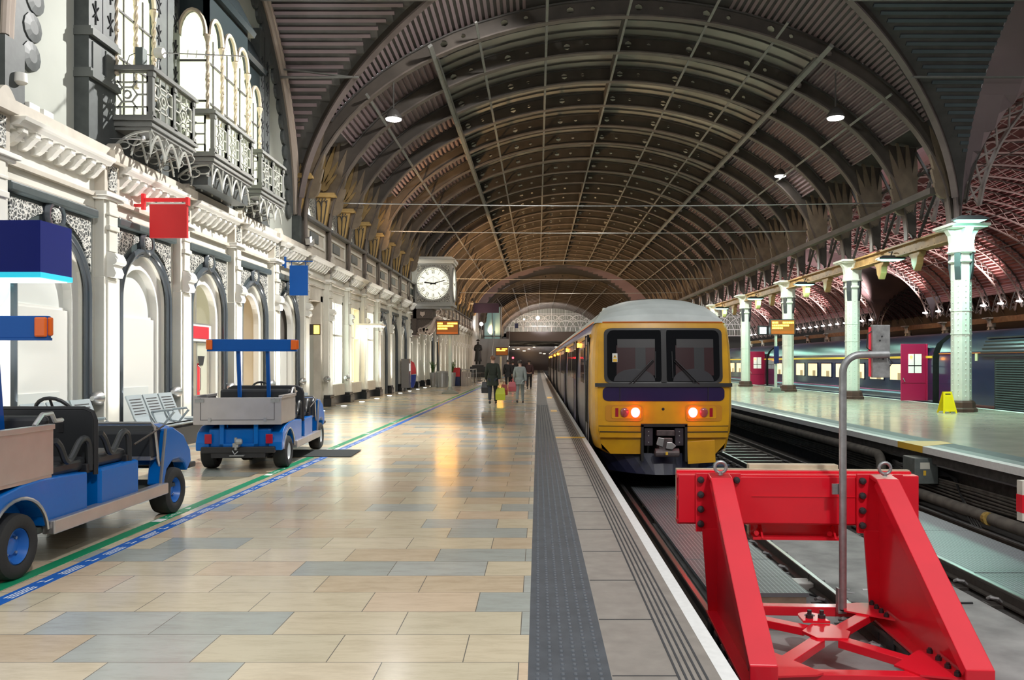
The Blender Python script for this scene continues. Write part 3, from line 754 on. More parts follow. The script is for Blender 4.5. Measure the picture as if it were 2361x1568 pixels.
for j, kd in arch_kind.items():
    a, c = bay(j); cy = (a + c) / 2
    lab = {0: 'dark stone arch surround with carved spandrels behind the blue sign box', 1: 'dark stone arch surround with carved spandrels beside the red hanging sign', 2: 'dark stone arch surround with carved spandrels around the red topped doorway', 3: 'dark stone arch surround with a warm lit interior',
           4: 'dark stone arch surround with carved spandrels behind the blue hanging sign'}.get(j, 'dark stone arch surround in the %s bay along the station wall' % nth(j))
    t = thing('arch_surround', lab, 'arch', (XW, cy, 0), group='arched bays')
    arch_bay(t, cy)
    xb = XW - .23
    if kd == 'board':
        build('back_panel', MB().box(xb - .1, cy - 1.1, 0, xb, cy + 1.1, 4), BOARD, t)
        build('blank_board', MB().box(xb, cy - .71, .02, xb + .09, cy + .71, 2.42).box(xb, cy - .71, 2.42, xb + .04, cy + .71, 2.47), M['white'], t)
        build('low_board', MB().box(xb + .09, cy - .6, .02, xb + .11, cy + .45, 1.1), BOARD, t)
    elif kd == 'door':
        build('back_panel', MB().box(xb - .6, cy - 1.1, 0, xb - .5, cy + 1.1, 4), mat('lit_lobby', (.75, .72, .55), .6, emit=(1, .97, .75), estr=.55), t)
        fr = MB().box(xb - .1, cy - .72, 2.02, xb, cy + .72, 2.14).box(xb - .1, cy - .72, 2.4, xb, cy + .72, 2.48)
        for yy in (-.72, -.02, .68): fr.box(xb - .1, cy + yy, 0, xb, cy + yy + .05, 2.1)
        fr.box(xb - .08, cy - .02, 2.4, xb - .02, cy + .03, 3.4)
        build('door_frame', fr, M['alu'], t)
        build('red_fascia', MB().box(xb, cy - .7, 2.06, xb + .05, cy + .7, 2.44), mat('white_fascia', (.8, .82, .8), .4), t)
        build('red_panel', MB().box(xb + .05, cy - .66, 2.12, xb + .06, cy + .55, 2.40), mat('red_fascia_panel', (.62, .03, .05), .4), t)['label'] = 'plain red panel above the door'
        d = build('door_leaf', MB().box(xb - .06, cy + .04, .02, xb - .03, cy + .66, 2.0), glass_mat('door_glass', (.9, .92, .8), .05, .35), t)
        build('red_sticker', MB().box(xb - .03, cy + .10, .75, xb - .028, cy + .24, 1.55), mat('red_sticker', (.75, .04, .05), .5), d)
        build('red_sticker', MB().box(xb - .03, cy - .35, .6, xb - .028, cy - .15, 1.75), MC['red_sticker'], t)
        build('door_handle', MB().tube([(xb, cy + .09, .9), (xb + .05, cy + .09, .95), (xb + .05, cy + .09, 1.45), (xb, cy + .09, 1.5)], .012, 6), M['steel'], d)
        build('notice', MB().add([(xb + .0, cy + .05, 1.72), (xb + .0, cy + .45, 1.72), (xb, cy + .36, 1.5), (xb, cy + .14, 1.5)], [(0, 1, 2, 3)]), M['bolt'], t)
    elif kd == 'warm':
        build('back_panel', MB().box(xb - .9, cy - 1.1, 0, xb - .8, cy + 1.1, 4), WARM, t)
        build('blank_board', MB().box(xb - .3, cy - .7, 0, xb - .25, cy + .1, 1.5), mat('lit_greenish_board', (.5, .5, .4), .5, emit=(.8, .8, .6), estr=.2), t)
        build('window_frame', MB().box(xb - .06, cy - .02, 0, xb - .02, cy + .02, 3.3).box(xb - .06, cy - .7, .4, xb - .02, cy + .7, .44), M['alu'], t)
    else:
        build('back_panel', MB().box(xb - .2, cy - 1.1, 0, xb - .1, cy + 1.1, 4), mat('dim_window_back', (.22, .2, .18), .3), t)
        build('blank_board', MB().box(xb - .1, cy - .7, 0, xb, cy + .7, 2.2), M['white'], t)
# ---- square bays: doors and shop windows
winno = 1
for j in range(5, NB):
    if j in arch_kind: continue
    a, c = bay(j); cy = (a + c) / 2; x = XW - .03
    if j == 5:
        t = thing('door_1', 'grey double doors in a plain stone frame beyond the arches', 'door', (x, cy, 0), kind='structure')
        build('door_frame', MB().box(x - .3, a, 0, x, a + .3, 3.9).box(x - .3, c - .3, 0, x, c, 3.9).box(x - .3, a, 3.7, x, c, 4.2), M['creamd'], t)
        build('door_leaf', MB().box(x - .35, a + .3, 0, x - .25, c - .3, 2.5), mat('grey_green_door', (.42, .42, .37), .4), t)
        build('overpanel', MB().box(x - .38, a + .3, 2.5, x - .28, c - .3, 3.7), M['creamd'], t)
        build('door_handle', MB().tube([(x - .25, cy + .1, .9), (x - .18, cy + .1, .95), (x - .18, cy + .1, 1.5), (x - .25, cy + .1, 1.55)], .02, 6), M['steel'], t)
    elif j in (6, 7, 8):
        m = {6: LITW, 7: LITY, 8: LITW}[j]
        t = thing('window_%d' % winno, {6: 'tall bright white shop window beyond the grey doors', 7: 'tall warm yellow lit shop window', 8: 'tall white lit window under the glowing canopy lamp'}[j], 'window', (x, cy, 0), kind='structure'); winno += 1
        build('window_frame', MB().box(x - .15, a, 0, x, a + .16, 3.9).box(x - .15, c - .16, 0, x, c, 3.9).box(x - .15, a, 3.8, x, c, 4.18).box(x - .12, cy - .03, .8, x - .02, cy + .03, 3.8).box(x - .12, a, 2.55, x - .02, c, 2.62), M['cream'], t)
        build('stall_riser', MB().box(x - .15, a, 0, x + .06, c, .32), M['granite'], t)
        build('window_sill', MB().box(x - .15, a + .1, .32, x + .1, c - .1, .75), M['creamd'], t, bevel=.02)
        build('lit_pane', MB().box(x - .3, a + .1, .7, x - .25, c - .1, 3.85), m, t)
    else:
        t = thing('wall_panel', 'pale framed stone panel in the %s bay along the station wall' % nth(j), 'panel', (x, cy, 0), group='stone panels of the station wall')
        build('field', MB().box(x - .3, a, 0, x - .12, c, 4.2), BOARD, t)
        b = MB()
        for (ya, yb, za, zb) in ((a, a + .22, 0, 4.2), (c - .22, c, 0, 4.2), (a, c, 3.9, 4.2), (a, c, 2.75, 2.85)): b.box(x - .14, ya, za, x, yb, zb)
        build('frame', b, M['cream'], t)
        build('plinth', MB().box(x - .1, a, 0, x + .06, c, .35), M['granite'], t)
        if j in (12, 13, 14, 17, 18, 20): build('dark_banner', MB().box(x - .1, cy - .25, 2.2, x - .02, cy + .35, 3.6), M['navy'], t)
# far wall pilasters as plain piers
fpil = None
for k in range(20):
    y = 108 + 3 * k
    if fpil is None:
        fpil = thing('pilaster', 'x', 'pilaster', (-7.6, y, 0), group='far pilasters'); build('shaft', MB().box(-7.65, y - .3, .4, -7.35, y + .3, 4.4), M['white'], fpil); build('capital', MB().box(-7.65, y - .4, 4.4, -7.25, y + .4, 4.6), M['white'], fpil); build('plinth', MB().box(-7.65, y - .35, 0, -7.3, y + .35, .4), M['granite'], fpil); o = fpil
    else: o = dup(fpil, (-7.6, y, 0))
    o['label'] = 'white lit pilaster of the far station wall, %s beyond the second crossing' % nth(k)

# ---- uplights and hood lamps
fl = None
DISC = mat('lamp_glass_white', (1, 1, 1), .4, emit=(1, .97, .92), estr=9)
for j in range(-1, NB):
    y = 13.95 + 3 * j + .265
    if fl is None:
        o = None; fl = thing('floor_uplight', 'x', 'lamp', (-6.95, y, 0), group='floor uplights'); build('lens', MB().lathe([(.11, .0), (.10, .018)], (-6.95, y, 0), 2, 16), DISC, fl); build('bezel', MB().lathe([(.14, 0), (.14, .012), (.11, .014), (.11, 0)], (-6.95, y, 0), 2, 16), M['steel'], fl); o = fl
    else: o = dup(fl, (-6.95, y, 0))
    o['label'] = 'small bright round floor uplight at the foot of the %s pilaster' % nth(j + 1)
    if j < 24:
        light('uplight_beam', 'SPOT', (-6.98, y, .06), 800 if j < 14 else 700, (1, .97, .93), .08, (-7.42, y, 2.9), 46, .7)
hl = None
for j in range(-1, 7):
    y = 13.95 + 3 * j - .12
    if hl is None:
        hl = thing('hood_lamp', 'x', 'lamp', (XP, y, .95), group='hooded wall lamps')
        build('hood', MB().lathe([(.04, -.12), (.10, -.06), (.12, .08), (.09, .1)], (XP - .02, y - .1, .97), 1, 14), M['steel'], hl, smooth=True)
        build('bracket', MB().tube([(XP - .1, y + .15, .85), (XP - .06, y, .88), (XP - .02, y - .05, .93)], .015, 6), M['steel'], hl); o = hl
    else: o = dup(hl, (XP, y, .95))
    o['label'] = 'small metal hooded lamp bracketed low on the %s pilaster' % nth(j + 1)

for j in range(5):
    a, c = bay(j); cy = (a + c) / 2
    for s_ in (-1, 1): light('hood_beam', 'SPOT', (-7.5, cy + s_ * .98, 1.0), 18, (1, .99, .96), .06, (-7.95, cy - s_ * .25, 3.0), 75, .6)
# ------------------------------------------------------------ oriels and balconies
ORI = [(14.5, 15.93, 2), (17.1, 19.45, 3), (20.5, 22.0, 2)]
DKC = mat('dark_carved_timber', (.075, .085, .085), .5, var=.25, vscale=6)
TWI = mat('twisted_colonnette', (.52, .44, .33), .45)
def twist_col(b, x, y, z0, z1):
    n = 26
    for q in range(2):
        b.tube([(x + .022 * cos(i * .9 + q * PI), y + .022 * sin(i * .9 + q * PI), z0 + (z1 - z0) * i / n) for i in range(n + 1)], .026, 6)
    b.lathe([(.045, z0 - .02), (.06, z0), (.045, z0 + .1)], (x, y, 0), 2, 10); b.lathe([(.04, z1 - .08), (.05, z1), (.08, z1 + .1), (.08, z1 + .14)], (x, y, 0), 2, 10)
    b.lathe([(.045, (z0 + z1) / 2 - .04), (.056, (z0 + z1) / 2), (.045, (z0 + z1) / 2 + .05)], (x, y, 0), 2, 10)
onm = ['beside the aerial', 'in the middle of the transept wall', 'next to the great arch edge']
for i, (a, c, nl) in enumerate(ORI):
    t = thing('oriel_window', 'lit arched window with twisted colonnettes and balcony, %s' % onm[i], 'window', (-7.75, (a + c) / 2, 5.8), group='oriel windows')
    xf = -6.92 if i == 1 else -7.5; zb, zs, zt = 5.85, 8.45, 9.35
    dy = (c - a) / nl
    hd = MB()
    for k in range(nl):
        hd_ = arch_plate(WX, a + k * dy, a + (k + 1) * dy, zs - .02, zt, a + (k + .5) * dy, dy * .42, zs, xf, xf - .1, 10, dy * .55); hd.add(hd_.v, hd_.f)
    def WY(u, v, w): return (u, w, v)
    if i == 1: hs = arch_plate(WY, -7.55, xf, zs - .02, zt, (-7.55 + xf) / 2, .27, zs, a, a + .1, 10, .5); hd.add(hs.v, hs.f)
    build('arched_head', hd, mat('dark_blue_green_moulding', (.02, .03, .033), .3), t)
    am = MB()
    for k in range(nl): am.tube([(xf + .03, a + (k + .5) * dy - dy * .42 * cos(PI * q / 12), zs + dy * .55 * sin(PI * q / 12)) for q in range(13)], .045, 6)
    if i == 1: am.tube([((-7.55 + xf) / 2 - .28 * cos(PI * q / 12), a - .03, zs + .52 * sin(PI * q / 12)) for q in range(13)], .045, 6)
    build('arch_moulding', am, TWI, t)
    cb = MB()
    for k in range(nl + 1): twist_col(cb, xf, a + k * dy, zb + .85, zs - .15)
    build('colonnette', cb, TWI, t)
    g = build('lit_glazing', MB().box(xf - .08, a + .05, zb, xf - .07, c - .05, zt).box(-7.75, a + .06, zb, xf - .06, a + .07, zt).box(-7.75, c - .07, zb, xf - .06, c - .06, zt), LITG, t)
    tb = MB()
    for z in (7.05, 7.9): tb.box(xf - .06, a, z, xf - .02, c, z + .035).box(-7.75, a, z, xf, a + .04, z + .035)
    for k in range(nl): tb.box(xf - .06, a + (k + .5) * dy - .012, zb, xf - .03, a + (k + .5) * dy + .012, zs)
    build('glazing_bar', tb, M['iron'], t)
    # pale room wall shapes behind the glass read as soft bands
    build('roof_cap', MB().loft([[(-7.75, a - q, z), (xf + q, a - q, z), (xf + q, c + q, z), (-7.75, c + q, z)] for q, z in ((.12, zt), (.16, zt + .12), (.05, zt + .3), (-.15, zt + .75), (-.4, zt + 1.05))]), mat('dark_lead_cap', (.016, .024, .027), .25), t, smooth=False)
    build('base_box', MB().box(-7.75, a, 5.3, xf, c, zb), DKC, t)
# carved panels between
for k, (a, c) in enumerate(((13.62, 14.5), (15.93, 17.08), (19.47, 20.5), (22.0, 22.8))):
    t = thing('carved_pier', 'dark grey green carved pier on the transept wall, %s from the blank plaster' % nth(k), 'pier', (-7.75, (a + c) / 2, 5.27), group='carved piers')
    build('shaft', MB().box(-7.75, a, 5.27, -7.5, c, 10.6), DKC, t)
    b = MB()
    for z in (6.35, 7.05): b.box(-7.75, a - .02, z, -7.42, c + .02, z + .1).box(-7.75, a - .01, z + .1, -7.46, c + .01, z + .16)
    b.box(-7.5, a + .1, 6.5, -7.48, (a + c) / 2 - .08, 6.98).box(-7.5, (a + c) / 2 + .08, 6.5, -7.48, c - .1, 6.98); build('moulding', b, mat('grey_green_moulding', (.12, .13, .125), .4), t)
    for yy in (a + .2, c - .2):
        b = MB()
        for q in range(5):
            z = 7.5 + q * .55
            b.tube([(-7.49, yy, z - .2), (-7.49, yy, z + .2)], .014, 5); b.tube([(-7.49, yy - .09, z + .12), (-7.49, yy, z), (-7.49, yy + .09, z + .12)], .014, 5); b.tube([(-7.49, yy - .08, z - .1), (-7.49, yy, z - .02), (-7.49, yy + .08, z - .1)], .014, 5)
        build('leaf_carving', b, M['black'], t)
    build('seam', MB().box(-7.5, (a + c) / 2 - .012, 7.2, -7.49, (a + c) / 2 + .012, 10.5), M['black'], t)
BAL = mat('balcony_grey_iron', (.20, .205, .195), .3, var=.15, vscale=5)
BALI = mat('balcony_iron_lattice', (.40, .405, .37), .4)
def lattice(b, P, w, h):
    th = .014
    def ln(p, q): b.bar(P(*p), P(*q), th * 2, th * 2)
    for u in (0, w * .33, w * .67, w): ln((u, 0), (u, h * .22)); ln((u, h * .78), (u, h))
    for v in (0, h * .22, h * .78, h): ln((0, v), (w, v))
    ln((0, 0), (0, h)); ln((w, 0), (w, h))
    c = (w / 2, h / 2); ra, rb = w * .25, h * .17
    hx = [(c[0] + ra * cos(R(60 * k)), c[1] + rb * sin(R(60 * k)) * 1.1) for k in range(6)]
    for k in range(6):
        ln(hx[k], hx[(k + 1) % 6]); e = (c[0] + (hx[k][0] - c[0]) * 2, min(h * .95, max(h * .05, c[1] + (hx[k][1] - c[1]) * 2))); ln(hx[k], (min(w, max(0, e[0])), e[1]))
    for k in range(8): ln((c[0] + .07 * cos(k * PI / 4), c[1] + .07 * sin(k * PI / 4)), (c[0] + .07 * cos((k + 1) * PI / 4), c[1] + .07 * sin((k + 1) * PI / 4)))
for i, (a, c, nl) in enumerate(ORI):
    a, c = ((14.5, 16.2), (17.0, 19.2), (20.2, 21.9))[i]; xf = -6.86 if i != 1 else -6.76; z0, z1 = 5.92, 6.75
    t = thing('balcony', 'grey iron lattice balcony %s' % onm[i], 'balcony', (-7.5, (a + c) / 2, 5.7), group='balconies')
    fb = MB()
    for q, (dz, o_) in enumerate(((.0, .0), (.06, .04), (.12, .02), (.16, .07), (.2, .05))): fb.box(-7.7, a - .04 - o_, 5.70 + dz, xf + o_, c + .04 + o_, 5.70 + dz + .055)
    build('floor_slab', fb, BAL, t)
    build('top_rail', MB().box(-7.7, a - .1, z1, xf - .06, a + .04, z1 + .06).box(xf - .06, a - .1, z1, xf + .08, c + .1, z1 + .06).box(-7.7, a - .06, z1 + .06, xf - .04, a + .02, z1 + .1).box(xf - .04, a - .06, z1 + .06, xf + .04, c + .06, z1 + .1).box(-7.7, c - .04, z1, xf - .06, c + .1, z1 + .06), BAL, t)
    npan = nl; dy = (c - a) / npan
    for k in range(npan + 1):
        yy = a + k * dy
        build('post', MB().box(xf - .05, yy - .045, z0, xf + .03, yy + .045, z1).box(xf - .07, yy - .06, z0, xf + .05, yy + .06, z0 + .1).box(xf - .06, yy - .055, z1 - .1, xf + .05, yy + .055, z1), BAL, t)
    for k in range(npan):
        b = MB(); lattice(b, lambda u, v, k=k: (xf, a + k * dy + .06 + u, z0 + .03 + v), dy - .12, z1 - z0 - .05)
        build('lattice_panel', b, BALI, t)
    b = MB(); lattice(b, lambda u, v: (-7.66 + u, a, z0 + .03 + v), .72, z1 - z0 - .05); build('lattice_panel', b, BALI, t)
    # arched iron brackets under the slab
    nb = nl + 2
    for k in range(nb):
        yy = a + (c - a) * k / (nb - 1); b = MB()
        b.tube([(-7.68 + .82 * (1 - cos(R(90 * q / 10))) , yy, 5.02 + .68 * sin(R(90 * q / 10))) for q in range(11)], .028, 6)
        for q in range(4): rr = .07 + .03 * q; b.tube([(-7.55 + .19 * q + rr * cos(m * PI / 5), yy, 5.60 - .09 * (3 - q) * .9 + rr * .6 * sin(m * PI / 5)) for m in range(10)], .014, 5, closed=True)
        build('bracket', b, BALI, t)
    b = MB()
    for k in range(nb - 1):
        ya = a + (c - a) * k / (nb - 1); yb = a + (c - a) * (k + 1) / (nb - 1)
        for (xx, zt_, dep) in ((xf - .0, 5.70, .42), (-7.2, 5.66, .40)):
            b.tube([(xx - .03, ya + (yb - ya) * q / 10, zt_ - dep + dep * .9 * sin(PI * q / 10)) for q in range(11)], .02, 5)
            b.tube([(xx - .03, (ya + yb) / 2 + (yb - ya) / 2 * (q - 5) / 5, zt_ - .02 - dep * .75 * abs((q - 5) / 5) ** 1.6) for q in range(11)], .014, 5)
        b.tube([(xf - .03, ya, 5.7), (xf - .03, ya, 5.22)], [.03, .006], 6)
    build('bracket_fringe', b, BALI, t)  # separate fringe arcs and drops between the brackets, in one mesh
    build('back_panel', MB().box(-7.75, a, 5.27, -7.7, c, 5.70), DKC, t)
# transept arch border on the wall
def arch_pts(off, n=60, d=88): return [(TY + (TH - off) * sin(R(-d + 2 * d * i / n)), ZS + (RZ - off) * cos(R(-d + 2 * d * i / n))) for i in range(n + 1)]
o_ = arch_pts(.30); i_ = arch_pts(.75); b = MB()
outl = []
for k, p in enumerate(i_):
    outl.append(p)
b.strip([(-7.70, p[0], p[1]) for p in o_], [(-7.70, p[0], p[1]) for p in i_])
b2 = MB()
pts = arch_pts(.78, 44)
for p in pts: b2.lathe([(.24, -.06), (.22, .03), (.1, .05)], (-7.71, p[0], p[1]), 0, 12)
t = thing('arch_border', 'dark grey scalloped border following the great arch on the transept wall', 'moulding', (-7.75, TY, 5.3))
build('band', b, DKC, t); build('scallop_lobes', b2, DKC, t)
b = MB(); q = arch_pts(.16); b.tube([(-7.66, p[0], p[1]) for p in q], .09, 8); b.tube([(-7.60, p[0], p[1]) for p in arch_pts(.02)], .06, 8)
build('pale_moulding', b, mat('buff_moulding', (.48, .40, .34), .5), t)
for yy in (TY - TH + .1, TY + TH - .1): build('foot', MB().box(-7.75, yy - .22, 5.27, -7.5, yy + .22, 6.2), DKC, t)

# ------------------------------------------------------------ clerestory between ribs beyond the crossing
gp = None; wp = None; ep = None; tp_ = None
TRIGLOW = mat('glowing_lit_wall', (.9, .9, .8), .4, emit=(1, .95, .82), estr=1.6)  # uplit patches of wall made as glowing triangles
for k in range(22):
    y = Y1 + k * BAY
    l1 = 'ochre corbel block with dark tracery under the %s rib on the wall' % nth(k)
    if gp is None:
        gp = thing('corbel', l1, 'corbel', (-7.6, y, 6.2), group='ochre corbels')
        build('block', MB().prism([(-7.9, 5.95), (-7.62, 5.95), (-7.46, 6.6), (-7.32, 7.4), (-7.9, 7.4)], 1, y - .2, y + .2), M['gold'], gp)
        build('ledge', MB().box(-7.9, y - .28, 7.4, -7.12, y + .28, 7.48).box(-7.9, y - .24, 7.48, -7.18, y + .24, 7.56), M['gold'], gp)
        b = MB()
        for xa, xb in ((-7.72, -7.84), (-7.68, -7.62), (-7.64, -7.44)): b.tube([(xa, y - .21, 6.05), ((xa + xb) / 2, y - .22, 6.6), (xb, y - .21, 7.3)], .02, 5)
        for xc, r_ in ((-7.74, .09), (-7.54, .09)): b.tube([(xc + r_ * cos(PI * q / 8), y - .22, 7.08 + .2 * sin(PI * q / 8)) for q in range(9)], .016, 5)
        for q in range(4): b.lathe([(.03, -.02), (.02, .02)], (-7.80 + .1 * q, y - .21, 7.34), 1, 6)
        build('tracery', b, M['iron'], gp)
        b = MB()
        for deg, r1, w in ((96, 1.5, .085), (84, 1.75, .09), (72, 1.75, .085), (60, 1.3, .07), (48, .9, .055)): petal(b, -7.72, 7.55, R(deg), .22, r1, w, y - .12, .03)
        for deg in (90, 66, 42): petal(b, -7.68, 7.55, R(deg), .1, .42, .06, y - .16, .03)
        build('shell_fan', b, mat('ochre_brown_paint', (.30, .20, .08), .55, var=.3, vscale=3), gp)
    else: o = dup(gp, (-7.6, y, 6.2), None, l1)
    l2 = 'grey moulded parapet panel between ribs, %s beyond the crossing' % nth(k)
    if wp is None:
        wp = thing('parapet_panel', l2, 'panel', (-7.6, y, 5.27), group='parapet panels')
        build('block', MB().box(-7.9, y + .15, 5.05, -7.5, y + 2.85, 6.2), M['creamd'], wp)
        build('coping', MB().prism([(-7.9, 6.2), (-7.32, 6.2), (-7.3, 6.28), (-7.42, 6.36), (-7.9, 6.36)], 1, y + .1, y + 2.9), mat('grey_coping', (.16, .16, .16), .5), wp)
        b = MB().box(-7.5, y + .4, 5.45, -7.46, y + 2.6, 5.52).box(-7.5, y + .4, 5.95, -7.46, y + 2.6, 6.02).box(-7.5, y + .4, 5.45, -7.46, y + .47, 6.0).box(-7.5, y + 2.53, 5.45, -7.46, y + 2.6, 6.0); build('frame', b, M['cream'], wp)
        build('inset', MB().box(-7.5, y + .8, 5.58, -7.47, y + 1.8, 5.9), M['darkstone'], wp)
    else: dup(wp, (-7.6, y, 5.27), None, l2)
    l3 = 'white glowing triangle standing for lit wall above the %s parapet panel' % nth(k)
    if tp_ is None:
        tp_ = thing('lit_wall_triangle', l3, 'window', (-7.85, y, 6.4), group='glowing wall triangles')
        build('pane', MB().prism([(y + .35, 6.3), (y + 2.55, 6.3), (y + .45, 8.1)], 0, -7.9, -7.84), TRIGLOW, tp_)  # no window pane: glowing triangle standing for uplit wall
        build('carved_spandrel', MB().prism([(y + 2.62, 6.45), (y + 2.62, 8.2), (y + .6, 8.15)], 0, -7.9, -7.82), M['ornate'], tp_)
        build('frame', MB().tube([(-7.83, y + .32, 6.3), (-7.83, y + 2.66, 6.3), (-7.83, y + 2.66, 8.25), (-7.83, y + .32, 8.25)], .05, 6, closed=True), M['ironl'], tp_)
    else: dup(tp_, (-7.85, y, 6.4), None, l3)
# ------------------------------------------------------------ yellow fronted train
TC = 2.46
YEL = mat('train_yellow_paint', (.80, .42, .012), .32, var=.14, vscale=2, coat=.15, dirt=(.62, .31, .015))
TRF = mat('train_roof_grey', (.74, .80, .78), .5, var=.2, vscale=1.5)
TSD = mat('train_side_violet_blue', (.12, .11, .29), .28, var=.15, vscale=.7, coat=.4)
TSL = mat('train_lower_side_grey', (.27, .27, .33), .3, var=.2, vscale=.8, coat=.4)
PUR = mat('dark_purple_panel', (.022, .012, .07), .25)
SKT = mat('dirty_navy_plough', (.015, .018, .05), .4, var=.5, vscale=5)
GLS = mat('dark_windscreen', (.008, .009, .011), .05, spec=.15)
WIN = mat('train_side_window', (.03, .032, .04), .05, spec=.8)
UND = mat('underframe_black', (.018, .017, .017), .7, var=.4, vscale=8)
def section(hw, sc=1.0, zb=-.35):
    # right-hand half profile from bottom to roof crown (x offset, z)
    return [(hw * .93, zb), (hw * .985, .05), (hw, .55), (hw, 1.0), (hw * .985, 1.6), (hw * .955, 2.05), (hw * .93, 2.22), (hw * .86, 2.42), (hw * .70, 2.62), (hw * .45, 2.75), (hw * .2, 2.80), (0, 2.81)]
def full(sec, y): return [(TC + x, y, z) for x, z in sec] + [(TC - x, y, z) for x, z in sec[-2::-1]]
YF = 15.85
def car(y0, y1, nm, cab):
    t = thing('train_carriage', nm, 'train', (TC, y0, ZT))
    sec = section(1.38)
    i0 = 6
    body = sec[:7]; L_ = []
    def side(pts, m, name, yy0, yy1):
        b = MB()
        for s_ in (-1, 1): b.strip([(TC + s_ * p[0], yy0, p[1]) for p in pts], [(TC + s_ * p[0], yy1, p[1]) for p in pts])
        return build(name, b, m, t, smooth=True, recalc=False)
    yb = y0 + (1.15 if cab else 0)
    side(sec[:4], TSL, 'lower_side', yb, y1); side(sec[3:6], TSD, 'upper_side', yb, y1)
    side(sec[5:7], mat('train_cantrail_blue', (.02, .04, .25), .3), 'cantrail', yb, y1)
    b = MB()
    for s_ in (-1, 1): b.bar((TC + s_ * 1.365, yb, 1.93), (TC + s_ * 1.365, y1, 1.93), .02, .07)
    build('yellow_stripe', b, YEL, t)
    b = MB()
    for s_ in (-1, 1): b.bar((TC + s_ * 1.30, yb, 2.2), (TC + s_ * 1.30, y1, 2.2), .03, .03)
    build('orange_stripe', b, mat('orange_line', (.8, .2, .03), .4), t)
    rs = full(sec[6:], 0)
    b = MB().strip([(p[0], yb - (.0), p[2]) for p in rs], [(p[0], y1, p[2]) for p in rs]); build('roof', b, TRF, t, smooth=True, recalc=False)
    f = full(sec, y1); build('end_wall', MB().add(f, [tuple(range(len(f)))]), UND, t)
    if not cab: f = full(sec, y0); build('end_wall', MB().add(f, [tuple(range(len(f)))]), UND, t)
    # under gear
    b = MB().box(TC - 1.15, y0 + (1.5 if cab else .3), -.75, TC + 1.15, y1 - .3, -.3)
    yy = y0 + 4.6
    while yy < y1 - 5: b.box(TC - 1.28, yy, -.82, TC + 1.28, yy + 1.5, -.35); yy += 2.2
    build('underframe', b, UND, t)
    for wy in (y0 + 2.6, y0 + 4.4, y1 - 4.4, y1 - 2.6):
        build('wheel', MB().lathe([(.42, -.82), (.45, -.8), (.45, -.70), (.10, -.7), (.10, .7), (.45, .7), (.45, .80), (.42, .82)], (TC, wy, ZT + .43), 0, 20), UND, t)
    # doors and windows on both sides
    L = y1 - y0
    doors = [y0 + L * .31, y0 + L * .69]
    if cab: doors = [y0 + 1.75] + doors
    for di, dy in enumerate(doors):
        w = .35 if (cab and di == 0) else .65
        for s_ in (-1, 1):
            x = TC + s_ * 1.39
            d = build('door', MB().box(x - .02, dy - w, -.28, x + .02, dy + w, 1.92), TSD if w > .5 else TSL, t, bevel=.01)
            b = MB()
            for q in (-1, 1) if w > .5 else (0,):
                ww = .2 if w > .5 else .2
                b.box(x - .026, dy + q * .32 - ww, .95, x + .026, dy + q * .32 + ww, 1.75)
            build('door_window', b, WIN, d)
            b = MB()
            for q in (-w - .02, w + .02): b.box(x - .03, dy + q - .02, -.3, x + .03, dy + q + .02, 1.95)
            if w > .5: b.box(x - .028, dy - .015, -.28, x + .028, dy + .015, 1.9)
            build('door_edge', b, UND, d)
            build('step', MB().box(x - .05 if s_ > 0 else x - .055, dy - w, -.40, x + .12 if s_ > 0 else x + .05, dy + w, -.36), M['wood'], d)
        if w > .5:
            lm = build('door_lamp', MB().lathe([(.06, -.03), (.055, .03)], (TC - 1.37, dy - w - .35, 1.83), 0, 12), mat('amber_lamp_lit', (1, .4, .05), .4, emit=(1, .30, .02), estr=14), t)
    yy = y0 + (3.2 if cab else 1.2)
    while yy < y1 - 2:
        if all(abs(yy + .75 - dy) > 1.6 for dy in doors):
            for s_ in (-1, 1):
                x = TC + s_ * 1.372
                wn = build('window', MB().box(x - .012, yy, .92, x + .012, yy + 1.5, 1.72), WIN, t, bevel=.01)
        yy += 1.75
    return t
def zmap(o, T):
    for v in o.data.vertices:
        z = v.co.z + ZT
        for (a, p), (c, q) in zip(T, T[1:]):
            if z <= c or (c, q) == T[-1]: v.co.z = p + (q - p) * (z - a) / (c - a) - ZT; break
CARMAP = [(-.75, -.75), (-.35, -.25), (1.0, 1.17), (2.15, 2.36), (2.81, 2.9)]
CABMAP = [(-1.0, -.62), (-.64, -.22), (-.31, .17), (-.14, .33), (.085, .61), (.30, .82), (.62, 1.09), (.72, 1.17), (.79, 1.2), (1.86, 2.2), (2.15, 2.36), (2.81, 2.9)]
def desc(o): return [d for c in children(o) for d in [c] + desc(c)]
t1 = car(YF, YF + 23, 'yellow fronted train carriage beside the tiled platform', True)
t2 = car(YF + 23.4, YF + 46, 'second carriage of the yellow fronted train', False)
t3 = car(YF + 46.4, YF + 69, 'third carriage of the yellow fronted train, far along the platform', False)
for t_ in (t1, t2, t3):
    for o in desc(t_):
        if o.name.split('.')[0] not in ('wheel', 'underframe') and o.type == 'MESH': zmap(o, CARMAP)
BEFORE = set(COL.objects)
# ---- cab end of the first carriage: rounded nose built from rings
def ring(y, k, drop=0, hw=1.4, zlo=-.78):
    # k shrinks the corners toward the front
    pts = [(hw * k * .80, zlo + .14), (hw * k * .93, -.55), (hw * k * .985, -.25), (hw * k, .1), (hw * k, .6), (hw * k, 1.0), (hw * k * .985, 1.55), (hw * k * .955, 1.95), (hw * k * .92, 2.15 - drop * .15)]
    return pts
ys = [(YF + 1.2, 1.0), (YF + .5, 1.0), (YF + .25, .985), (YF + .1, .955), (YF + .03, .92)]
b = MB(); rings = []
for y, k in ys:
    p = ring(y, k); rings.append([(TC + x, y, z) for x, z in p] + [(TC - x, y, z) for x, z in p[::-1]])
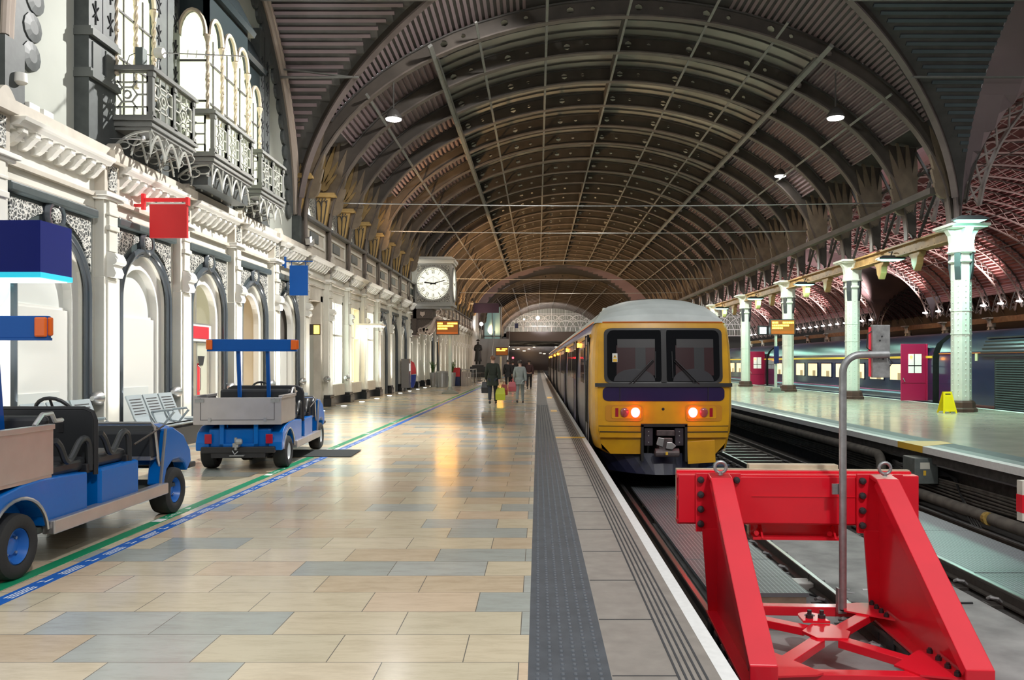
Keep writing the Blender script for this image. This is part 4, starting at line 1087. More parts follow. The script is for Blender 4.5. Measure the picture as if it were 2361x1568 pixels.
# slight rake: upper part leans back
def rake(pt):
    x, y, z = pt; f = max(0, (1.05 - (y - YF)) / 1.05)
    return (x, y + f * (.16 * max(0, z - .6) / 1.5 + .10 * max(0, -(z + .1)) / .6) + f * .10 * ((x - TC) / 1.4) ** 2, z)
rings = [[rake(p) for p in r] for r in rings]
n = len(rings[0])
for i in range(len(rings) - 1):
    b.add(rings[i] + rings[i + 1], [(k, k + 1, n + k + 1, n + k) for k in range(n - 1)])
build('cab_shell', b, YEL, t1, smooth=True, recalc=False)
# front face split into bands
fr = rings[-1]; m = n // 2
def frow(z):
    # half width of the front face at height z
    p = ring(YF, .92)
    for i in range(len(p) - 1):
        if p[i][1] <= z <= p[i + 1][1]:
            f = (z - p[i][1]) / (p[i + 1][1] - p[i][1]); return p[i][0] + (p[i + 1][0] - p[i][0]) * f
    return p[0][0] if z < p[0][1] else p[-1][0]
def fpt(x, z, out=0): q = rake((TC + x, YF + .03, z)); return (q[0], q[1] - out, q[2])
def fpatch(x0, x1, z0, z1, out, nx=8, nz=4, edge=True, rc=0, rl=None, rr=None):
    b = MB(); vs = []
    if rc: fr_ = [rc * (1 - cos(R(15 * k))) / (z1 - z0) for k in range(7)]; zz_ = fr_ + [1 - f for f in fr_[::-1]]; nz = len(zz_) - 1
    else: zz_ = [i / nz for i in range(nz + 1)]
    for i in range(nz + 1):
        z = z0 + (z1 - z0) * zz_[i]
        a = -frow(z) if x0 is None else x0; c = frow(z) if x1 is None else x1
        if rc:
            dz = min(z - z0, z1 - z); ins = rc - math.sqrt(max(0, rc * rc - max(0, rc - dz) ** 2))
            a += ins * (1 if rl is None else rl); c -= ins * (1 if rr is None else rr)
        vs.append([fpt(a + (c - a) * k / nx, z, out) for k in range(nx + 1)])
    for i in range(nz): b.strip(vs[i], vs[i + 1])
    if edge:
        per = vs[0] + [r[-1] for r in vs[1:]] + vs[-1][-2::-1] + [r[0] for r in vs[-2:0:-1]]
        back = [(p[0], p[1] + out + .04, p[2]) for p in per]
        b.strip(per + [per[0]], back + [back[0]])
    return b
b = fpatch(None, None, -.12, 2.15, 0, 10, 12, False); b2 = fpatch(None, -.42, -.64, -.12, 0, 4, 3, False); b3 = fpatch(.42, None, -.64, -.12, 0, 4, 3, False)
b.add(b2.v, b2.f); b.add(b3.v, b3.f)
build('front_panel', b, YEL, t1, smooth=True, recalc=False)
b = MB(); L_ = [fpt(-frow(2.15) + 2 * frow(2.15) * k / 16, 2.15) for k in range(17)]
# white front roof dome
SEC = section(1.38)[6:][::-1]
def secz(x):
    for (a, p), (c, q) in zip(SEC, SEC[1:]):
        if x <= c: return p + (q - p) * (x - a) / (c - a)
    return 2.16
dome = []
for q in range(7):
    f = q / 6; row = []
    for k in range(17):
        u = -1 + 2 * k / 16; hw = 1.29 * (1 - 0 * f)
        x = hw * u * (1 + .02 * f); ztop = secz(abs(u) * 1.284)
        y = YF + .03 + .16 + .1 * u * u + 1.05 * f ** 1.3
        z = 2.15 + (ztop - 2.15) * sin(f * PI / 2) ** .85
        row.append((TC + x, y, z))
    dome.append(row)
for q in range(6): b.strip(dome[q], dome[q + 1])
build('roof_dome', b, TRF, t1, smooth=True, recalc=False)
b = MB().tube([(p[0], p[1] - .012, p[2] + .01) for p in L_], .014, 5); build('red_line', b, MC['orange_line'], t1)
# windscreens
fs_ = build('windscreen_surround', fpatch(-1.16, 1.16, .72, 1.95, .018, 10, 6, rc=.17), M['blackm'], t1, recalc=False)
for s_ in (-1, 1):
    a, c = (-1.10, -.05) if s_ < 0 else (.05, 1.10)
    w = build('windscreen', fpatch(a, c, .79, 1.88, .028, 6, 5, rc=.15, rl=1 if s_ < 0 else .2, rr=.2 if s_ < 0 else 1), GLS, t1, smooth=False, recalc=False)
    # cab interior glimpsed: seat back shape and blind behind the glass
    def blob(fw, z0, z1, nz=6, o=.032, nx=6):
        b = MB(); rows = []
        for q in range(nz + 1):
            z = z0 + (z1 - z0) * q / nz; a_, c_ = fw(q / nz); rows.append([fpt(a_ + (c_ - a_) * k / nx, z, o) for k in range(nx + 1)])
        for q in range(nz): b.strip(rows[q], rows[q + 1])
        return b
    m_ = (a + c) / 2
    build('cab_bulkhead', blob(lambda f: (a + .18, c - .12), .92, 1.55, o=.031), mat('dim_cab_red', (.035, .010, .013), .3), w, recalc=False)
    build('cab_blind', blob(lambda f: (a + .2, c - .12), 1.5, 1.68, o=.033), mat('dim_cab_blind', (.05, .048, .05), .35), w, recalc=False)
    build('cab_doorway', blob(lambda f: (m_ + .02, m_ + .22), .95, 1.5, o=.033), M['black'], w, recalc=False)
    build('desk_hood', blob(lambda f: (m_ - .40 * math.sqrt(max(0, 1 - f * f)), m_ + .40 * math.sqrt(max(0, 1 - f * f))), .80, 1.06, 8, .035), mat('dim_cab_grey', (.04, .04, .047), .3), w, recalc=False)
    b = MB().tube([fpt(s_ * .62 * 1.1, .70, .05), fpt(s_ * .66, .74, .06), fpt(s_ * .22, 1.25, .06)], .014, 6); b.tube([fpt(s_ * .60, .72, .06), fpt(s_ * .20, 1.22, .06)], .01, 5)
    b.tube([fpt(s_ * .16, 1.42, .045), fpt(s_ * .17, .86, .045)], .012, 5)
    build('wiper', b, M['blackm'], w)
build('centre_mullion', fpatch(-.05, .05, .76, 1.9, .04, 2, 4), M['blackm'], t1, recalc=False)
st = build('warning_sticker', fpatch(-1.0, -.9, 1.2, 1.38, .034, 1, 1), M['white'], t1, recalc=False)
build('warning_triangle', MB().add([fpt(-.985, 1.285, .036), fpt(-.915, 1.285, .036), fpt(-.95, 1.355, .036)], [(0, 1, 2)]).add([fpt(-.99, 1.205, .036), fpt(-.91, 1.205, .036), fpt(-.91, 1.265, .036), fpt(-.99, 1.265, .036)], [(0, 1, 2, 3)]), M['yellow'], st)
build('bolt_mark', MB().add([fpt(-.957, 1.335, .038), fpt(-.945, 1.335, .038), fpt(-.945, 1.315, .038), fpt(-.938, 1.315, .038), fpt(-.955, 1.292, .038), fpt(-.951, 1.310, .038), fpt(-.96, 1.310, .038)], [(0, 1, 2, 3, 4, 5, 6)]), M['blackm'], st)
build('notice_label', fpatch(-.95, -.66, .815, .85, .034, 1, 1), mat('small_white_label', (.5, .5, .5), .5), t1, recalc=False)
# black bar and purple band
build('sill_bar', fpatch(-1.34, 1.34, .63, .72, .05, 12, 2), M['blackm'], t1, recalc=False, bevel=.012)
build('purple_band', fpatch(-1.19, 1.19, .30, .63, .012, 10, 3, rc=.11), PUR, t1, recalc=False)
b = MB()
for x in (-.86, .86): b.bar(fpt(x, .30, .016), fpt(x, .62, .016), .012, .01, (0, 1, 0))
build('panel_seam', b, M['blackm'], t1)
# light clusters
RLIT = mat('tail_lamp_lit', (1, .1, .1), .3, emit=(1, .03, .05), estr=30); 
for s_ in (-1, 1):
    hs = build('lamp_recess', fpatch(min(s_ * 1.14, s_ * .42), max(s_ * 1.14, s_ * .42), -.06, .22, .012, 4, 2, rc=.06), mat('lamp_bezel_orange', (.60, .27, .02), .4), t1, recalc=False, bevel=.01)
    build('lamp_panel', fpatch(min(s_ * 1.02, s_ * .45), max(s_ * 1.02, s_ * .45), -.02, .19, .022, 4, 2, rc=.03), YEL, hs, recalc=False)
    def lens(x, r, m, nm, out=.03):
        c = fpt(x, .085, out); build(nm, MB().lathe([(r, .0), (r * .98, -.015), (r * .6, -.03), (.001, -.035)], c, 1, 18), m, hs, smooth=True)
    lens(s_ * .56, .088, RLIT, 'tail_lamp'); lens(s_ * .77, .082, mat('headlamp_red_tinted', (.32, .08, .08), .12, spec=.8), 'head_lamp')
    build('marker_lamp', fpatch(min(s_ * .95, s_ * .89), max(s_ * .95, s_ * .89), .01, .16, .03, 1, 1), M['redlens'], hs, recalc=False)
    p = fpt(s_ * .56, .085, .25); light('tail_lamp_glow', 'POINT', (p[0], p[1], .61), 1.6, (1, .04, .06), .06)
    b = fpatch(min(s_ * 1.25, s_ * .45), max(s_ * 1.25, s_ * .45), -.36, -.26, .07, 4, 2); build('bumper_lip', b, YEL, t1, recalc=False, bevel=.015)
    b = fpatch(min(s_ * 1.25, s_ * .45), max(s_ * 1.25, s_ * .45), -.265, -.25, .08, 4, 1); build('rubber_strip', b, M['blackm'], t1, recalc=False)
build('groove_line', fpatch(-1.27, 1.27, -.145, -.135, .004, 8, 1), M['blackm'], t1, recalc=False)
build('dent_patch', MB().lathe([(.03, 0), (.001, -.004)], fpt(-.02, .14, .002), 1, 10), UND, t1)
# coupler recess
b = MB().box(TC - .43, YF + .02, -.72, TC + .43, YF + .9, -.13); cr_ = MB()
for (x0, z0, x1, z1) in ((-.45, -.76, -.40, -.12), (.40, -.76, .45, -.12), (-.45, -.15, .45, -.10)):
    cr_.box(TC + x0, YF + .0, z0, TC + x1, YF + .7, z1)
cr_.box(TC - .45, YF + .68, -.8, TC + .45, YF + .72, -.1); build('coupler_recess', cr_, UND, t1)
DST = mat('coupler_steel', (.16, .13, .13), .4, metal=.5, var=.4, vscale=12)
cp_ = build('coupler', MB().box(TC - .15, YF - .02, -.33, TC + .20, YF + .5, -.22).box(TC - .12, YF - .12, -.60, TC + .14, YF + .5, -.36).lathe([(.02, -.24), (.075, -.22), (.075, .24), (.02, .25)], (TC + .03, YF - .08, -.60), 0, 12), DST, t1, bevel=.012)
build('coupler_hook', MB().prism([(TC + .0, -.52), (TC + .12, -.54), (TC + .2, -.48), (TC + .12, -.42), (TC + .02, -.42)], 1, YF - .2, YF - .1).prism([(TC - .18, -.46), (TC - .05, -.5), (TC - .02, -.36), (TC - .14, -.34)], 1, YF - .16, YF - .1), M['steel'], cp_, bevel=.01)
for s_ in (-1, 1):
    ep_ = build('jumper_box', MB().box(TC + s_ * .30 - .085, YF + .05, -.50, TC + s_ * .30 + .085, YF + .4, -.17), mat('jumper_box_dark', (.05, .04, .05), .45, var=.4, vscale=9), t1, bevel=.012)
    for zz in (-.25, -.33, -.44): build('bolt', MB().lathe([(.012, 0), (.012, -.012)], (TC + s_ * .3, YF + .05, zz), 1, 8), M['steel'], ep_)
build('data_plate', MB().box(TC + .0, YF - .165, -.63, TC + .045, YF - .155, -.58), M['yellow'], cp_)
# plough and hanging yellow flap
b = MB(); rowA = []; rowB = []
for k in range(13):
    u = -1 + k / 6; rowA.append((TC + 1.2 * u, YF + .2 + .45 * u * u, -.64 - .0 * abs(u))); rowB.append((TC + 1.03 * u, YF + .05 + .55 * u * u, -1.0 + .03 * u * u))
b.strip(rowA, rowB); rowC = [(p[0], p[1] + .05, p[2]) for p in rowB]; b.strip(rowB, rowC); rowD = [(p[0], p[1] + .05, p[2]) for p in rowA]; b.strip(rowC, rowD)
build('snow_plough', b, SKT, t1, recalc=False)
build('loose_flap', MB().box(-.27, -.02, -.19, .27, .0, .19).xf(Matrix.Translation((TC + .72, YF + .02, -.60)) @ Matrix.Rotation(R(-3), 4, 'Y')), YEL, t1, bevel=.006)['label'] = 'dented yellow flap hanging below the bumper'
build('rail_guard', MB().tube([(TC + .75, YF + .25, -.93), (TC + 1.0, YF + .1, -.85), (TC + 1.25, YF - .05, -.82)], .02, 6), mat('worn_blue_steel', (.12, .18, .3), .3, metal=.5), t1)
# cab side: handrail, grab pole, mirror box
b = MB()
for s_ in (-1, 1):
    b.tube([(TC + s_ * 1.405, YF + 1.25, .3), (TC + s_ * 1.44, YF + 1.25, .35), (TC + s_ * 1.43, YF + 1.25, 1.6), (TC + s_ * 1.40, YF + 1.25, 1.65)], .018, 6)
build('handrail', b, M['blackm'], t1)
b = MB()
for s_ in (-1, 1): b.box(TC + s_ * 1.40 - .01, YF + 1.2, -.3, TC + s_ * 1.40 + .01, YF + 1.3, 2.0)
build('door_pillar', b, mat('door_pillar_grey', (.3, .3, .33), .3), t1)
build('roof_aerial', MB().prism([(YF + 2.4, 2.55), (YF + 3.0, 2.55), (YF + 2.6, 2.68), (YF + 2.4, 2.68)], 0, TC - 1.0, TC - .75), TRF, t1)

for o in desc(t1):
    if o not in BEFORE and o.name.split('.')[0] not in ('handrail', 'door_pillar'): zmap(o, CABMAP)
# ------------------------------------------------------------ dark blue train beyond the island platform
NV = mat('navy_train_paint', (.012, .019, .06), .2, var=.15, vscale=.6, coat=.4)
NVR = mat('navy_train_roof', (.012, .018, .042), .3, var=.3, vscale=1)
MAR = mat('maroon_skirt', (.13, .02, .022), .4, var=.3, vscale=2)
PINK = mat('crimson_door', (.50, .02, .09), .3)
HC = 16.75
LITI = mat('train_interior_light', (.9, .7, .45), .5, emit=(1, .74, .42), estr=.75)
def blue_car(y0, y1, nm, power):
    t = thing('blue_carriage', nm, 'train', (HC, y0, ZT), group=None)
    hw = 1.4
    prof = [(hw * .95, -.55), (hw, .1), (hw, 1.6), (hw * .98, 1.95), (hw * .88, 2.3), (hw * .6, 2.62), (hw * .25, 2.74), (0, 2.76)]
    def side(a, c, m, nm_, o=0):
        b = MB()
        for s_ in (-1, 1): b.strip([(HC + s_ * (p[0] + o), y0, p[1]) for p in prof[a:c]], [(HC + s_ * (p[0] + o), y1, p[1]) for p in prof[a:c]])
        return build(nm_, b, m, t, smooth=True, recalc=False)
    side(0, 2, MAR if power else NV, 'lower_side'); side(1, 4, NV, 'upper_side')
    rs = [(HC + x, z) for x, z in prof[3:]] + [(HC - x, z) for x, z in prof[-2:2:-1]]
    build('roof', MB().strip([(p[0], y0, p[1]) for p in rs], [(p[0], y1, p[1]) for p in rs]), NVR, t, smooth=True, recalc=False)
    for y in (y0, y1):
        f = [(HC + x, y, z) for x, z in prof] + [(HC - x, y, z) for x, z in prof[-2::-1]]; build('end_wall', MB().add(f, [tuple(range(len(f)))]), UND, t)
    build('underframe', MB().box(HC - 1.2, y0 + .5, -.9, HC + 1.2, y1 - .5, -.5), UND, t)
    for wy in (y0 + 2.2, y0 + 4.8, y1 - 4.8, y1 - 2.2): build('wheel', MB().lathe([(.42, -.8), (.45, -.7), (.1, -.7), (.1, .7), (.45, .7), (.42, .8)], (HC, wy, ZT + .45), 0, 16), UND, t)
    xs = HC - hw
    if not power:
        b = MB().bar((xs - .012, y0, 1.78), (xs - .012, y1, 1.78), .03, .09); build('yellow_stripe', b, M['yellow'], t)
        build('pale_stripe', MB().bar((xs - .008, y0 + 2, .28), (xs - .008, y1 - 2, .28), .02, .07), mat('pale_blue_stripe', (.25, .42, .55), .4), t)
        build('pink_stripe', MB().bar((xs - .008, y0 + 2, .36), (xs - .008, y1 - 2, .36), .02, .03), mat('pink_stripe', (.5, .12, .3), .4), t)
        yy = y0 + 2.3
        while yy < y1 - 3:
            w = build('window', MB().box(xs - .015, yy, .82, xs + .02, yy + 1.5, 1.5), LITI, t)
            build('window_frame', MB().box(xs - .025, yy - .05, .77, xs - .005, yy + 1.55, .82).box(xs - .025, yy - .05, 1.5, xs - .005, yy + 1.55, 1.55).box(xs - .025, yy - .05, .77, xs - .005, yy, 1.55).box(xs - .025, yy + 1.5, .77, xs - .005, yy + 1.55, 1.55), NV, w)
            build('seat_back', MB().box(xs - .018, yy + .3, .82, xs - .016, yy + .75, 1.12), mat('seat_silhouette', (.35, .22, .12), .6, emit=(1, .75, .4), estr=.18), w)
            yy += 2.15
        dy = y0 + .5   # slam door standing open, square to the train
        d = build('door', MB().box(xs - 1.0, dy, .06, xs - .02, dy + .06, 2.3).box(xs - .02, dy - .1, .06, xs + .01, dy + .85, 2.3), PINK, t, bevel=.01)
        build('door_window', MB().box(xs - .72, dy - .008, 1.15, xs - .2, dy + .0, 1.9), mat('lit_door_window', (.7, .7, .65), .3, emit=(.95, .95, .85), estr=.5), d)
        build('window_bar', MB().box(xs - .72, dy - .014, 1.42, xs - .2, dy - .008, 1.46).box(xs - .50, dy - .014, 1.15, xs - .47, dy - .008, 1.9), M['bolt'], d)
        build('amber_lamp', MB().lathe([(.06, -.02), (.06, .0)], (xs - .62, dy - .02, 1.78), 1, 10), MC['amber_lamp_lit'], d)
        build('door_handle', MB().tube([(xs - .93, dy - .03, .95), (xs - .86, dy - .04, .80)], .02, 6), M['steel'], d)
        build('door_seam', MB().box(xs - .98, dy - .006, .74, xs - .04, dy, .76), MAR, d)
    else:
        b = MB()
        for k in range(22): z = -.05 + k * .078; b.box(xs - .03, y0 + .9, z, xs - .005, y1 - 3.9, z + .03)
        build('radiator_grille', b, mat('grille_slats', (.10, .14, .15), .35, metal=.5), t)
        build('grille_recess', MB().box(xs - .008, y0 + .8, -.1, xs - .002, y1 - 3.8, 1.7), UND, t)
        b = MB()
        for g in (0, 3.4):
            for k in range(6):
                p, q = Vector((HC - hw * .99, 0, 1.80)), Vector((HC - hw * .80, 0, 2.42)); f = k / 5; c = p.lerp(q, f)
                b.box(c.x - .08, y1 - 2.9 - g - 2.8, c.z - .03, c.x - .02, y1 - 2.95 - g, c.z + .02)
        build('roof_louvre', b, M['blackm'], t)
        build('orange_stripe', MB().bar((xs - .0, y0, 1.9), (xs - .0, y1, 1.9), .02, .03), MC['orange_line'], t)
        build('cream_plate', MB().box(xs - .02, y1 - 2.75, 1.62, xs + .02, y1 - 2.6, 1.88), mat('cream_plate', (.7, .65, .4), .5), t)
        build('cab_end_seam', MB().box(xs - .01, y1 - 1.1, -.4, xs + .01, y1 - 1.06, 1.9), UND, t)
    return t
blue_car(13.0, 31.2, 'dark blue power car with louvres behind the riveted column', True)
blue_car(31.7, 54.3, 'dark blue carriage with lit windows and crimson door behind the columns', False)
blue_car(54.8, 77.4, 'second dark blue carriage with lit windows beyond the information screen', False)
blue_car(77.9, 99, 'far dark blue carriage glimpsed beside the yellow cab', False)
# ------------------------------------------------------------ red buffer stop
BX, BY, BR = 2.52, 7.05, R(-3.0)
t = thing('buffer_stop', 'bright red steel buffer stop standing on the rails', 'buffer stop', (BX, BY, ZT), BR)
RD = M['red']; H = 1.0
def frame(s_):
    # triangulated side frame: local x, y (y+ = towards the train)
    x = s_ * .785; w = .105; yb, yf = 1.0, -1.02
    st = MB()
    # sloping front strut (box plate) from the toe to the beam
    a = (x, yf + .05, .26); c = (x, yb - .28, 1.36)
    pa, pc = Vector(a), Vector(c)
    st.add([(x - w, yf, .24), (x + w, yf, .24), (x + w, yb - .22, 1.38), (x - w, yb - .22, 1.38), (x - w, yf + .06, .17), (x + w, yf + .06, .17), (x + w, yb - .14, 1.30), (x - w, yb - .14, 1.30)],
           [(0, 1, 2, 3), (7, 6, 5, 4), (0, 4, 5, 1), (1, 5, 6, 2), (2, 6, 7, 3), (3, 7, 4, 0)])
    st.add([(x - w, yb - .22, 1.38), (x + w, yb - .22, 1.38), (x + w, yb - .02, 1.40), (x - w, yb - .02, 1.40), (x - w, yb - .22, 1.34), (x + w, yb - .22, 1.34), (x + w, yb - .02, 1.36), (x - w, yb - .02, 1.36)],
           [(0, 1, 2, 3), (7, 6, 5, 4), (0, 4, 5, 1), (1, 5, 6, 2), (2, 6, 7, 3), (3, 7, 4, 0)])
    st.box(x - w, yf - .01, .0, x + w, yf + .02, .24)
    f = build('sloping_strut', st, RD, t, local=True, bevel=.008)
    web = MB().prism([(yf + .05, .03), (yb - .02, .03), (yb - .02, 1.36), (yb - .24, 1.35), (yf + .05, .22)], 0, x - .018, x + .018)
    build('web_plate', web, RD, t, local=True)
    build('rear_post', MB().add([(x - .10, yb - .03, .03), (x + .10, yb - .03, .03), (x + .10, yb, .03), (x - .10, yb, .03), (x - .16, yb - .03, .85), (x + .16, yb - .03, .85), (x + .16, yb, .85), (x - .16, yb, .85)],
          [(0, 1, 2, 3), (7, 6, 5, 4), (0, 4, 5, 1), (1, 5, 6, 2), (2, 6, 7, 3), (3, 7, 4, 0)]).box(x - .22, yb - .02, .82, x + .22, yb + .02, 1.40), RD, t, local=True, bevel=.005)
    bf = build('base_flange', MB().box(x - .12, yf + .02, .01, x + .12, yb, .04).box(x - .03, yf + .1, -.14, x + .03, yb - .1, .01), RD, t, local=True, bevel=.004)
    for k in range(5): build('rail_clamp', MB().box(x - .13, yf + .25 + k * .36, -.13, x - .04, yf + .42 + k * .36, .01).box(x + .04, yf + .25 + k * .36, -.13, x + .13, yf + .42 + k * .36, .01), M['blackm'], bf, local=True, bevel=.01)
    eb = MB().lathe([(.022, 0), (.022, .03)], (x, yb - .14, 1.40), 2, 8)
    eb.tube([(x + .055 * cos(2 * PI * k / 16), yb - .14, 1.475 + .055 * sin(2 * PI * k / 16)) for k in range(16)], .016, 8, closed=True)
    build('lifting_eye', eb, M['galv'], t, local=True, smooth=True)
    for k in range(4):
        for q in ((-1,) if s_ < 0 and k else (-1,)) if s_ < 0 else (-1,):
            build('bolt', MB().lathe([(.001, -.05), (.026, -.045), (.034, -.03), (.034, 0)], (x + q * .175, yb - .02, .90 + .145 * k), 1, 10), M['bolt'], t, local=True)
    if s_ < 0: build('bolt', MB().lathe([(.001, -.05), (.026, -.045), (.034, -.03), (.034, 0)], (x + .175, yb - .02, 1.335), 1, 10), M['bolt'], t, local=True)
frame(-1); frame(1)
bm_ = MB().box(-1.10, 1.03, .90, 1.10, 1.06, 1.36).box(-1.17, 1.2, .88, 1.17, 1.24, 1.40).box(-1.17, 1.02, .9, -.6, 1.05, 1.38).box(.6, 1.02, .9, 1.17, 1.05, 1.38)
bm_.box(-1.18, 1.06, .88, 1.18, 1.2, .92).box(-1.18, 1.06, 1.34, 1.18, 1.2, 1.38).box(-1.18, 1.06, 1.12, 1.18, 1.2, 1.15)
bb = build('cross_beam', bm_, RD, t, local=True, bevel=.005)
build('weld_line', MB().box(-.45, 1.022, 1.165, .62, 1.032, 1.172), RD, bb, local=True)
build('timber_facing', MB().box(-1.17, 1.24, .86, 1.17, 1.30, 1.41), M['wood'], t, local=True, bevel=.004)
build('timber_block', MB().box(-.42, 1.3, .72, .48, 1.42, 1.45), M['wood'], t, local=True, bevel=.006)['label'] = 'pale timber pad behind the beam'
lb = build('lower_bracket', MB().box(-.42, 1.1, .72, .46, 1.28, .75).box(-.42, 1.22, .72, .46, 1.26, .90), RD, t, local=True)
for x in (-.33, .39): build('bracket_rib', MB().prism([(1.08, .74), (1.24, .74), (1.24, .9)], 0, x - .01, x + .01).lathe([(.025, 0), (.025, -.02)], (x - .06, 1.1, .79), 1, 8), RD, lb, local=True)
# base: two cross bars, X brace, gussets
HB = .12
build('rear_cross_bar', MB().box(-.72, .88, .03, .55, 1.0, HB), RD, t, local=True, bevel=.006)
fb_ = build('front_cross_bar', MB().box(-.66, -.86, .03, .70, -.74, HB), RD, t, local=True, bevel=.006)
xb = MB()
for a, c in (((-.72, .72), (-.12, .28)), ((.6, .76), (.12, .2)), ((-.55, -.6), (-.1, -.02)), ((.62, -.62), (.1, -.02))): xb.bar((a[0], a[1], .085), (c[0], c[1], .085), .12, .07)
build('cross_brace', xb, RD, t, local=True, bevel=.005)
cpz = .135
cg = build('centre_plate', MB().prism([(-.20, .12), (-.06, .33), (.12, .33), (.22, .12), (.14, -.06), (-.12, -.06)], 2, .11, cpz), RD, t, local=True, bevel=.003)
nx = []
for k in range(9): a = PI * k / 8; nx.append((-.03 + .10 * cos(a), .52 + .08 * sin(a)))
nx += [(-.13, .34), (.11, .34)]
build('slotted_lug', MB().prism(nx, 2, cpz, cpz + .02), RD, cg, local=True)
build('slot', MB().prism([(-.03 + .05 * cos(2 * PI * k / 12), .50 + .035 * sin(2 * PI * k / 12)) for k in range(12)], 2, cpz + .015, cpz + .022), M['blackm'], cg, local=True)
for x in (-.05, .06): build('bolt', MB().lathe([(.035, 0), (.035, .03), (.02, .032), (.02, .07)], (x, .43, cpz + .02), 2, 8), M['bolt'], cg, local=True)
gus = [((-.74, .66), (-.42, .84), (-.5, 1.0), (-.74, 1.0)), ((.74, .48), (.36, .74), (.40, .95), (.56, 1.0), (.74, 1.0)), ((-.72, -.95), (-.72, -.42), (-.58, -.42), (-.30, -.86), (-.36, -.9)), ((.74, -.95), (.74, -.32), (.62, -.32), (.30, -.66), (.42, -.86), (.6, -.9))]
for gi, g in enumerate(gus):
    gp_ = build('gusset_plate', MB().prism(g, 2, HB, HB + .015), RD, t, local=True)
    s_ = -1 if g[0][0] < 0 else 1; ys_ = [p[1] for p in g]
    for k in range(4):
        yy = min(ys_) + .08 + (max(ys_) - min(ys_) - .14) * k / 3
        build('bolt', MB().lathe([(.026, 0), (.026, .025), (.016, .026), (.016, .04)], (s_ * .69, yy, HB + .015), 2, 8), M['bolt'], gp_, local=True)
# ---- bent pole with the back of a sign box
px, py = 2.94, 7.86
t = thing('signal_post', 'grey bent steel pole clamped to the red beam with a metal box at its top', 'post', (px, py, ZT))
pth = [(px, py, -.80), (px, py, 1.48)] + [(px + .17 - .17 * cos(R(90) * k / 8), py, 1.48 + .17 * sin(R(90) * k / 8)) for k in range(1, 9)] + [(px + .44, py, 1.655)]
build('pole', MB().tube(pth, .035, 14), M['galv'], t, smooth=True)
build('clamp_plate', MB().box(px - .09, py + .03, .30, px - .02, py + .05, .40), M['galv'], t)
build('foot_angle', MB().box(px - .05, py - .01, -.82, px - .035, py + .05, -.6).box(px - .05, py - .02, -.84, px + .03, py + .06, -.82), M['galv'], t)
bx0, bx1 = px + .30, px + .47
sb = build('sign_back', MB().box(bx0, py + .03, 1.43, bx1, py + .09, 1.94), mat('mottled_galvanised_panel', (.42, .43, .43), .5, .6, var=.35, vscale=18), t, bevel=.004)
build('red_edge', MB().box(bx0 - .012, py + .07, 1.44, bx0, py + .10, 1.92), mat('red_sign_edge', (.75, .03, .06), .4, emit=(1, .05, .08), estr=.3), t)
for (x, z) in ((.06, 1.62), (.10, 1.61), (.09, 1.83), (.07, 1.79)): build('fixing', MB().lathe([(.007, 0), (.007, -.01)], (bx0 + x, py + .03, z), 1, 8), M['bolt'], sb)
build('cable', MB().tube([(bx0 + .15, py + .02, 1.62), (bx0 + .18, py, 1.58), (bx0 + .16, py + .02, 1.54)], .006, 5).tube([(bx0, py + .05, 1.68), (bx0 - .05, py + .05, 1.72), (bx0 - .04, py + .05, 1.85), (bx0, py + .06, 1.88)], .006, 5), M['blackm'], t)
# ---- small things on the track bed
t = thing('junction_box', 'grey junction box with cream label on the island platform wall', 'junction box', (7.2, 15.3, -.5))
build('box', MB().box(6.98, 15.1, -.68, 7.42, 15.6, -.20), mat('grey_green_box', (.16, .18, .17), .5, var=.3, vscale=5), t, bevel=.015)
build('label', MB().box(7.08, 15.097, -.40, 7.26, 15.099, -.28), mat('cream_label', (.7, .68, .58), .5), t)
build('yellow_tag', MB().box(7.14, 15.097, -.52, 7.19, 15.099, -.43), M['yellow'], t)
build('wall_bracket', MB().box(7.3, 15.2, -.45, 7.76, 15.5, -.3), M['rail'], t)
b = MB()
for k in range(4): b.tube(smooth_path([(7.42, 15.3, -.4 - .05 * k), (7.5, 14.8 - .05 * k, -.5), (7.35, 14.2, -.7), (7.0, 13.2 - .1 * k, -1.0), (6.85, 12.4, ZB + .03), (6.95, 11.2, ZB + .02)], 4), .014, 5)
build('cable', b, M['blackm'], t)
b = MB()
for k in range(3): b.tube(smooth_path([(7.0, 15.6, -.38 - .1 * k), (7.1, 16.0, -.42 - .05 * k), (7.3, 16.6, -.45 - .06 * k), (7.5, 17.2, -.5)], 4), .035, 6)
build('hose', b, M['blackm'], t)
PIPE = mat('dusty_pipe', (.16, .145, .125), .8, var=.45, vscale=5)
t = thing('pipe', 'fat dusty pipe running low along the island platform wall with a bend', 'pipe', (7.1, 17, -.7))
build('run', MB().tube([(7.2, 90, -.36), (7.2, 17.3, -.36)] + [(7.2, 17.3 - .2 * sin(R(15 * k)), -.36 - .2 + .2 * cos(R(15 * k))) for k in range(1, 7)] + [(7.2, 17.1, -.9)], .10, 12), PIPE, t, smooth=True)
build('lower_run', MB().tube([(7.2, 17.3, -.88), (7.15, 15.2, -.88), (7.05, 8, -.88), (7.0, 2, -.88)], .10, 12), PIPE, t, smooth=True)
b = MB()
for y in (12.8, 10.6): b.lathe([(.103, -.04), (.105, 0), (.103, .05)], (7.07, y, -.88), 1, 12)
build('paint_band', b, mat('worn_yellow_paint', (.5, .33, .08), .7, var=.5, vscale=20), t)
for k in range(6):
    z = -.58 - k * .05; pts = [(7.45, 60 - 2.2 * q, z + .018 * sin(q * 2.1 + k)) for q in range(24)]
    tag(build('cable_run', MB().tube(pts, .018, 5), PIPE), 'dusty cable on the island platform wall, %s below the pipe' % nth(k), 'cable', 'cables on the platform wall')
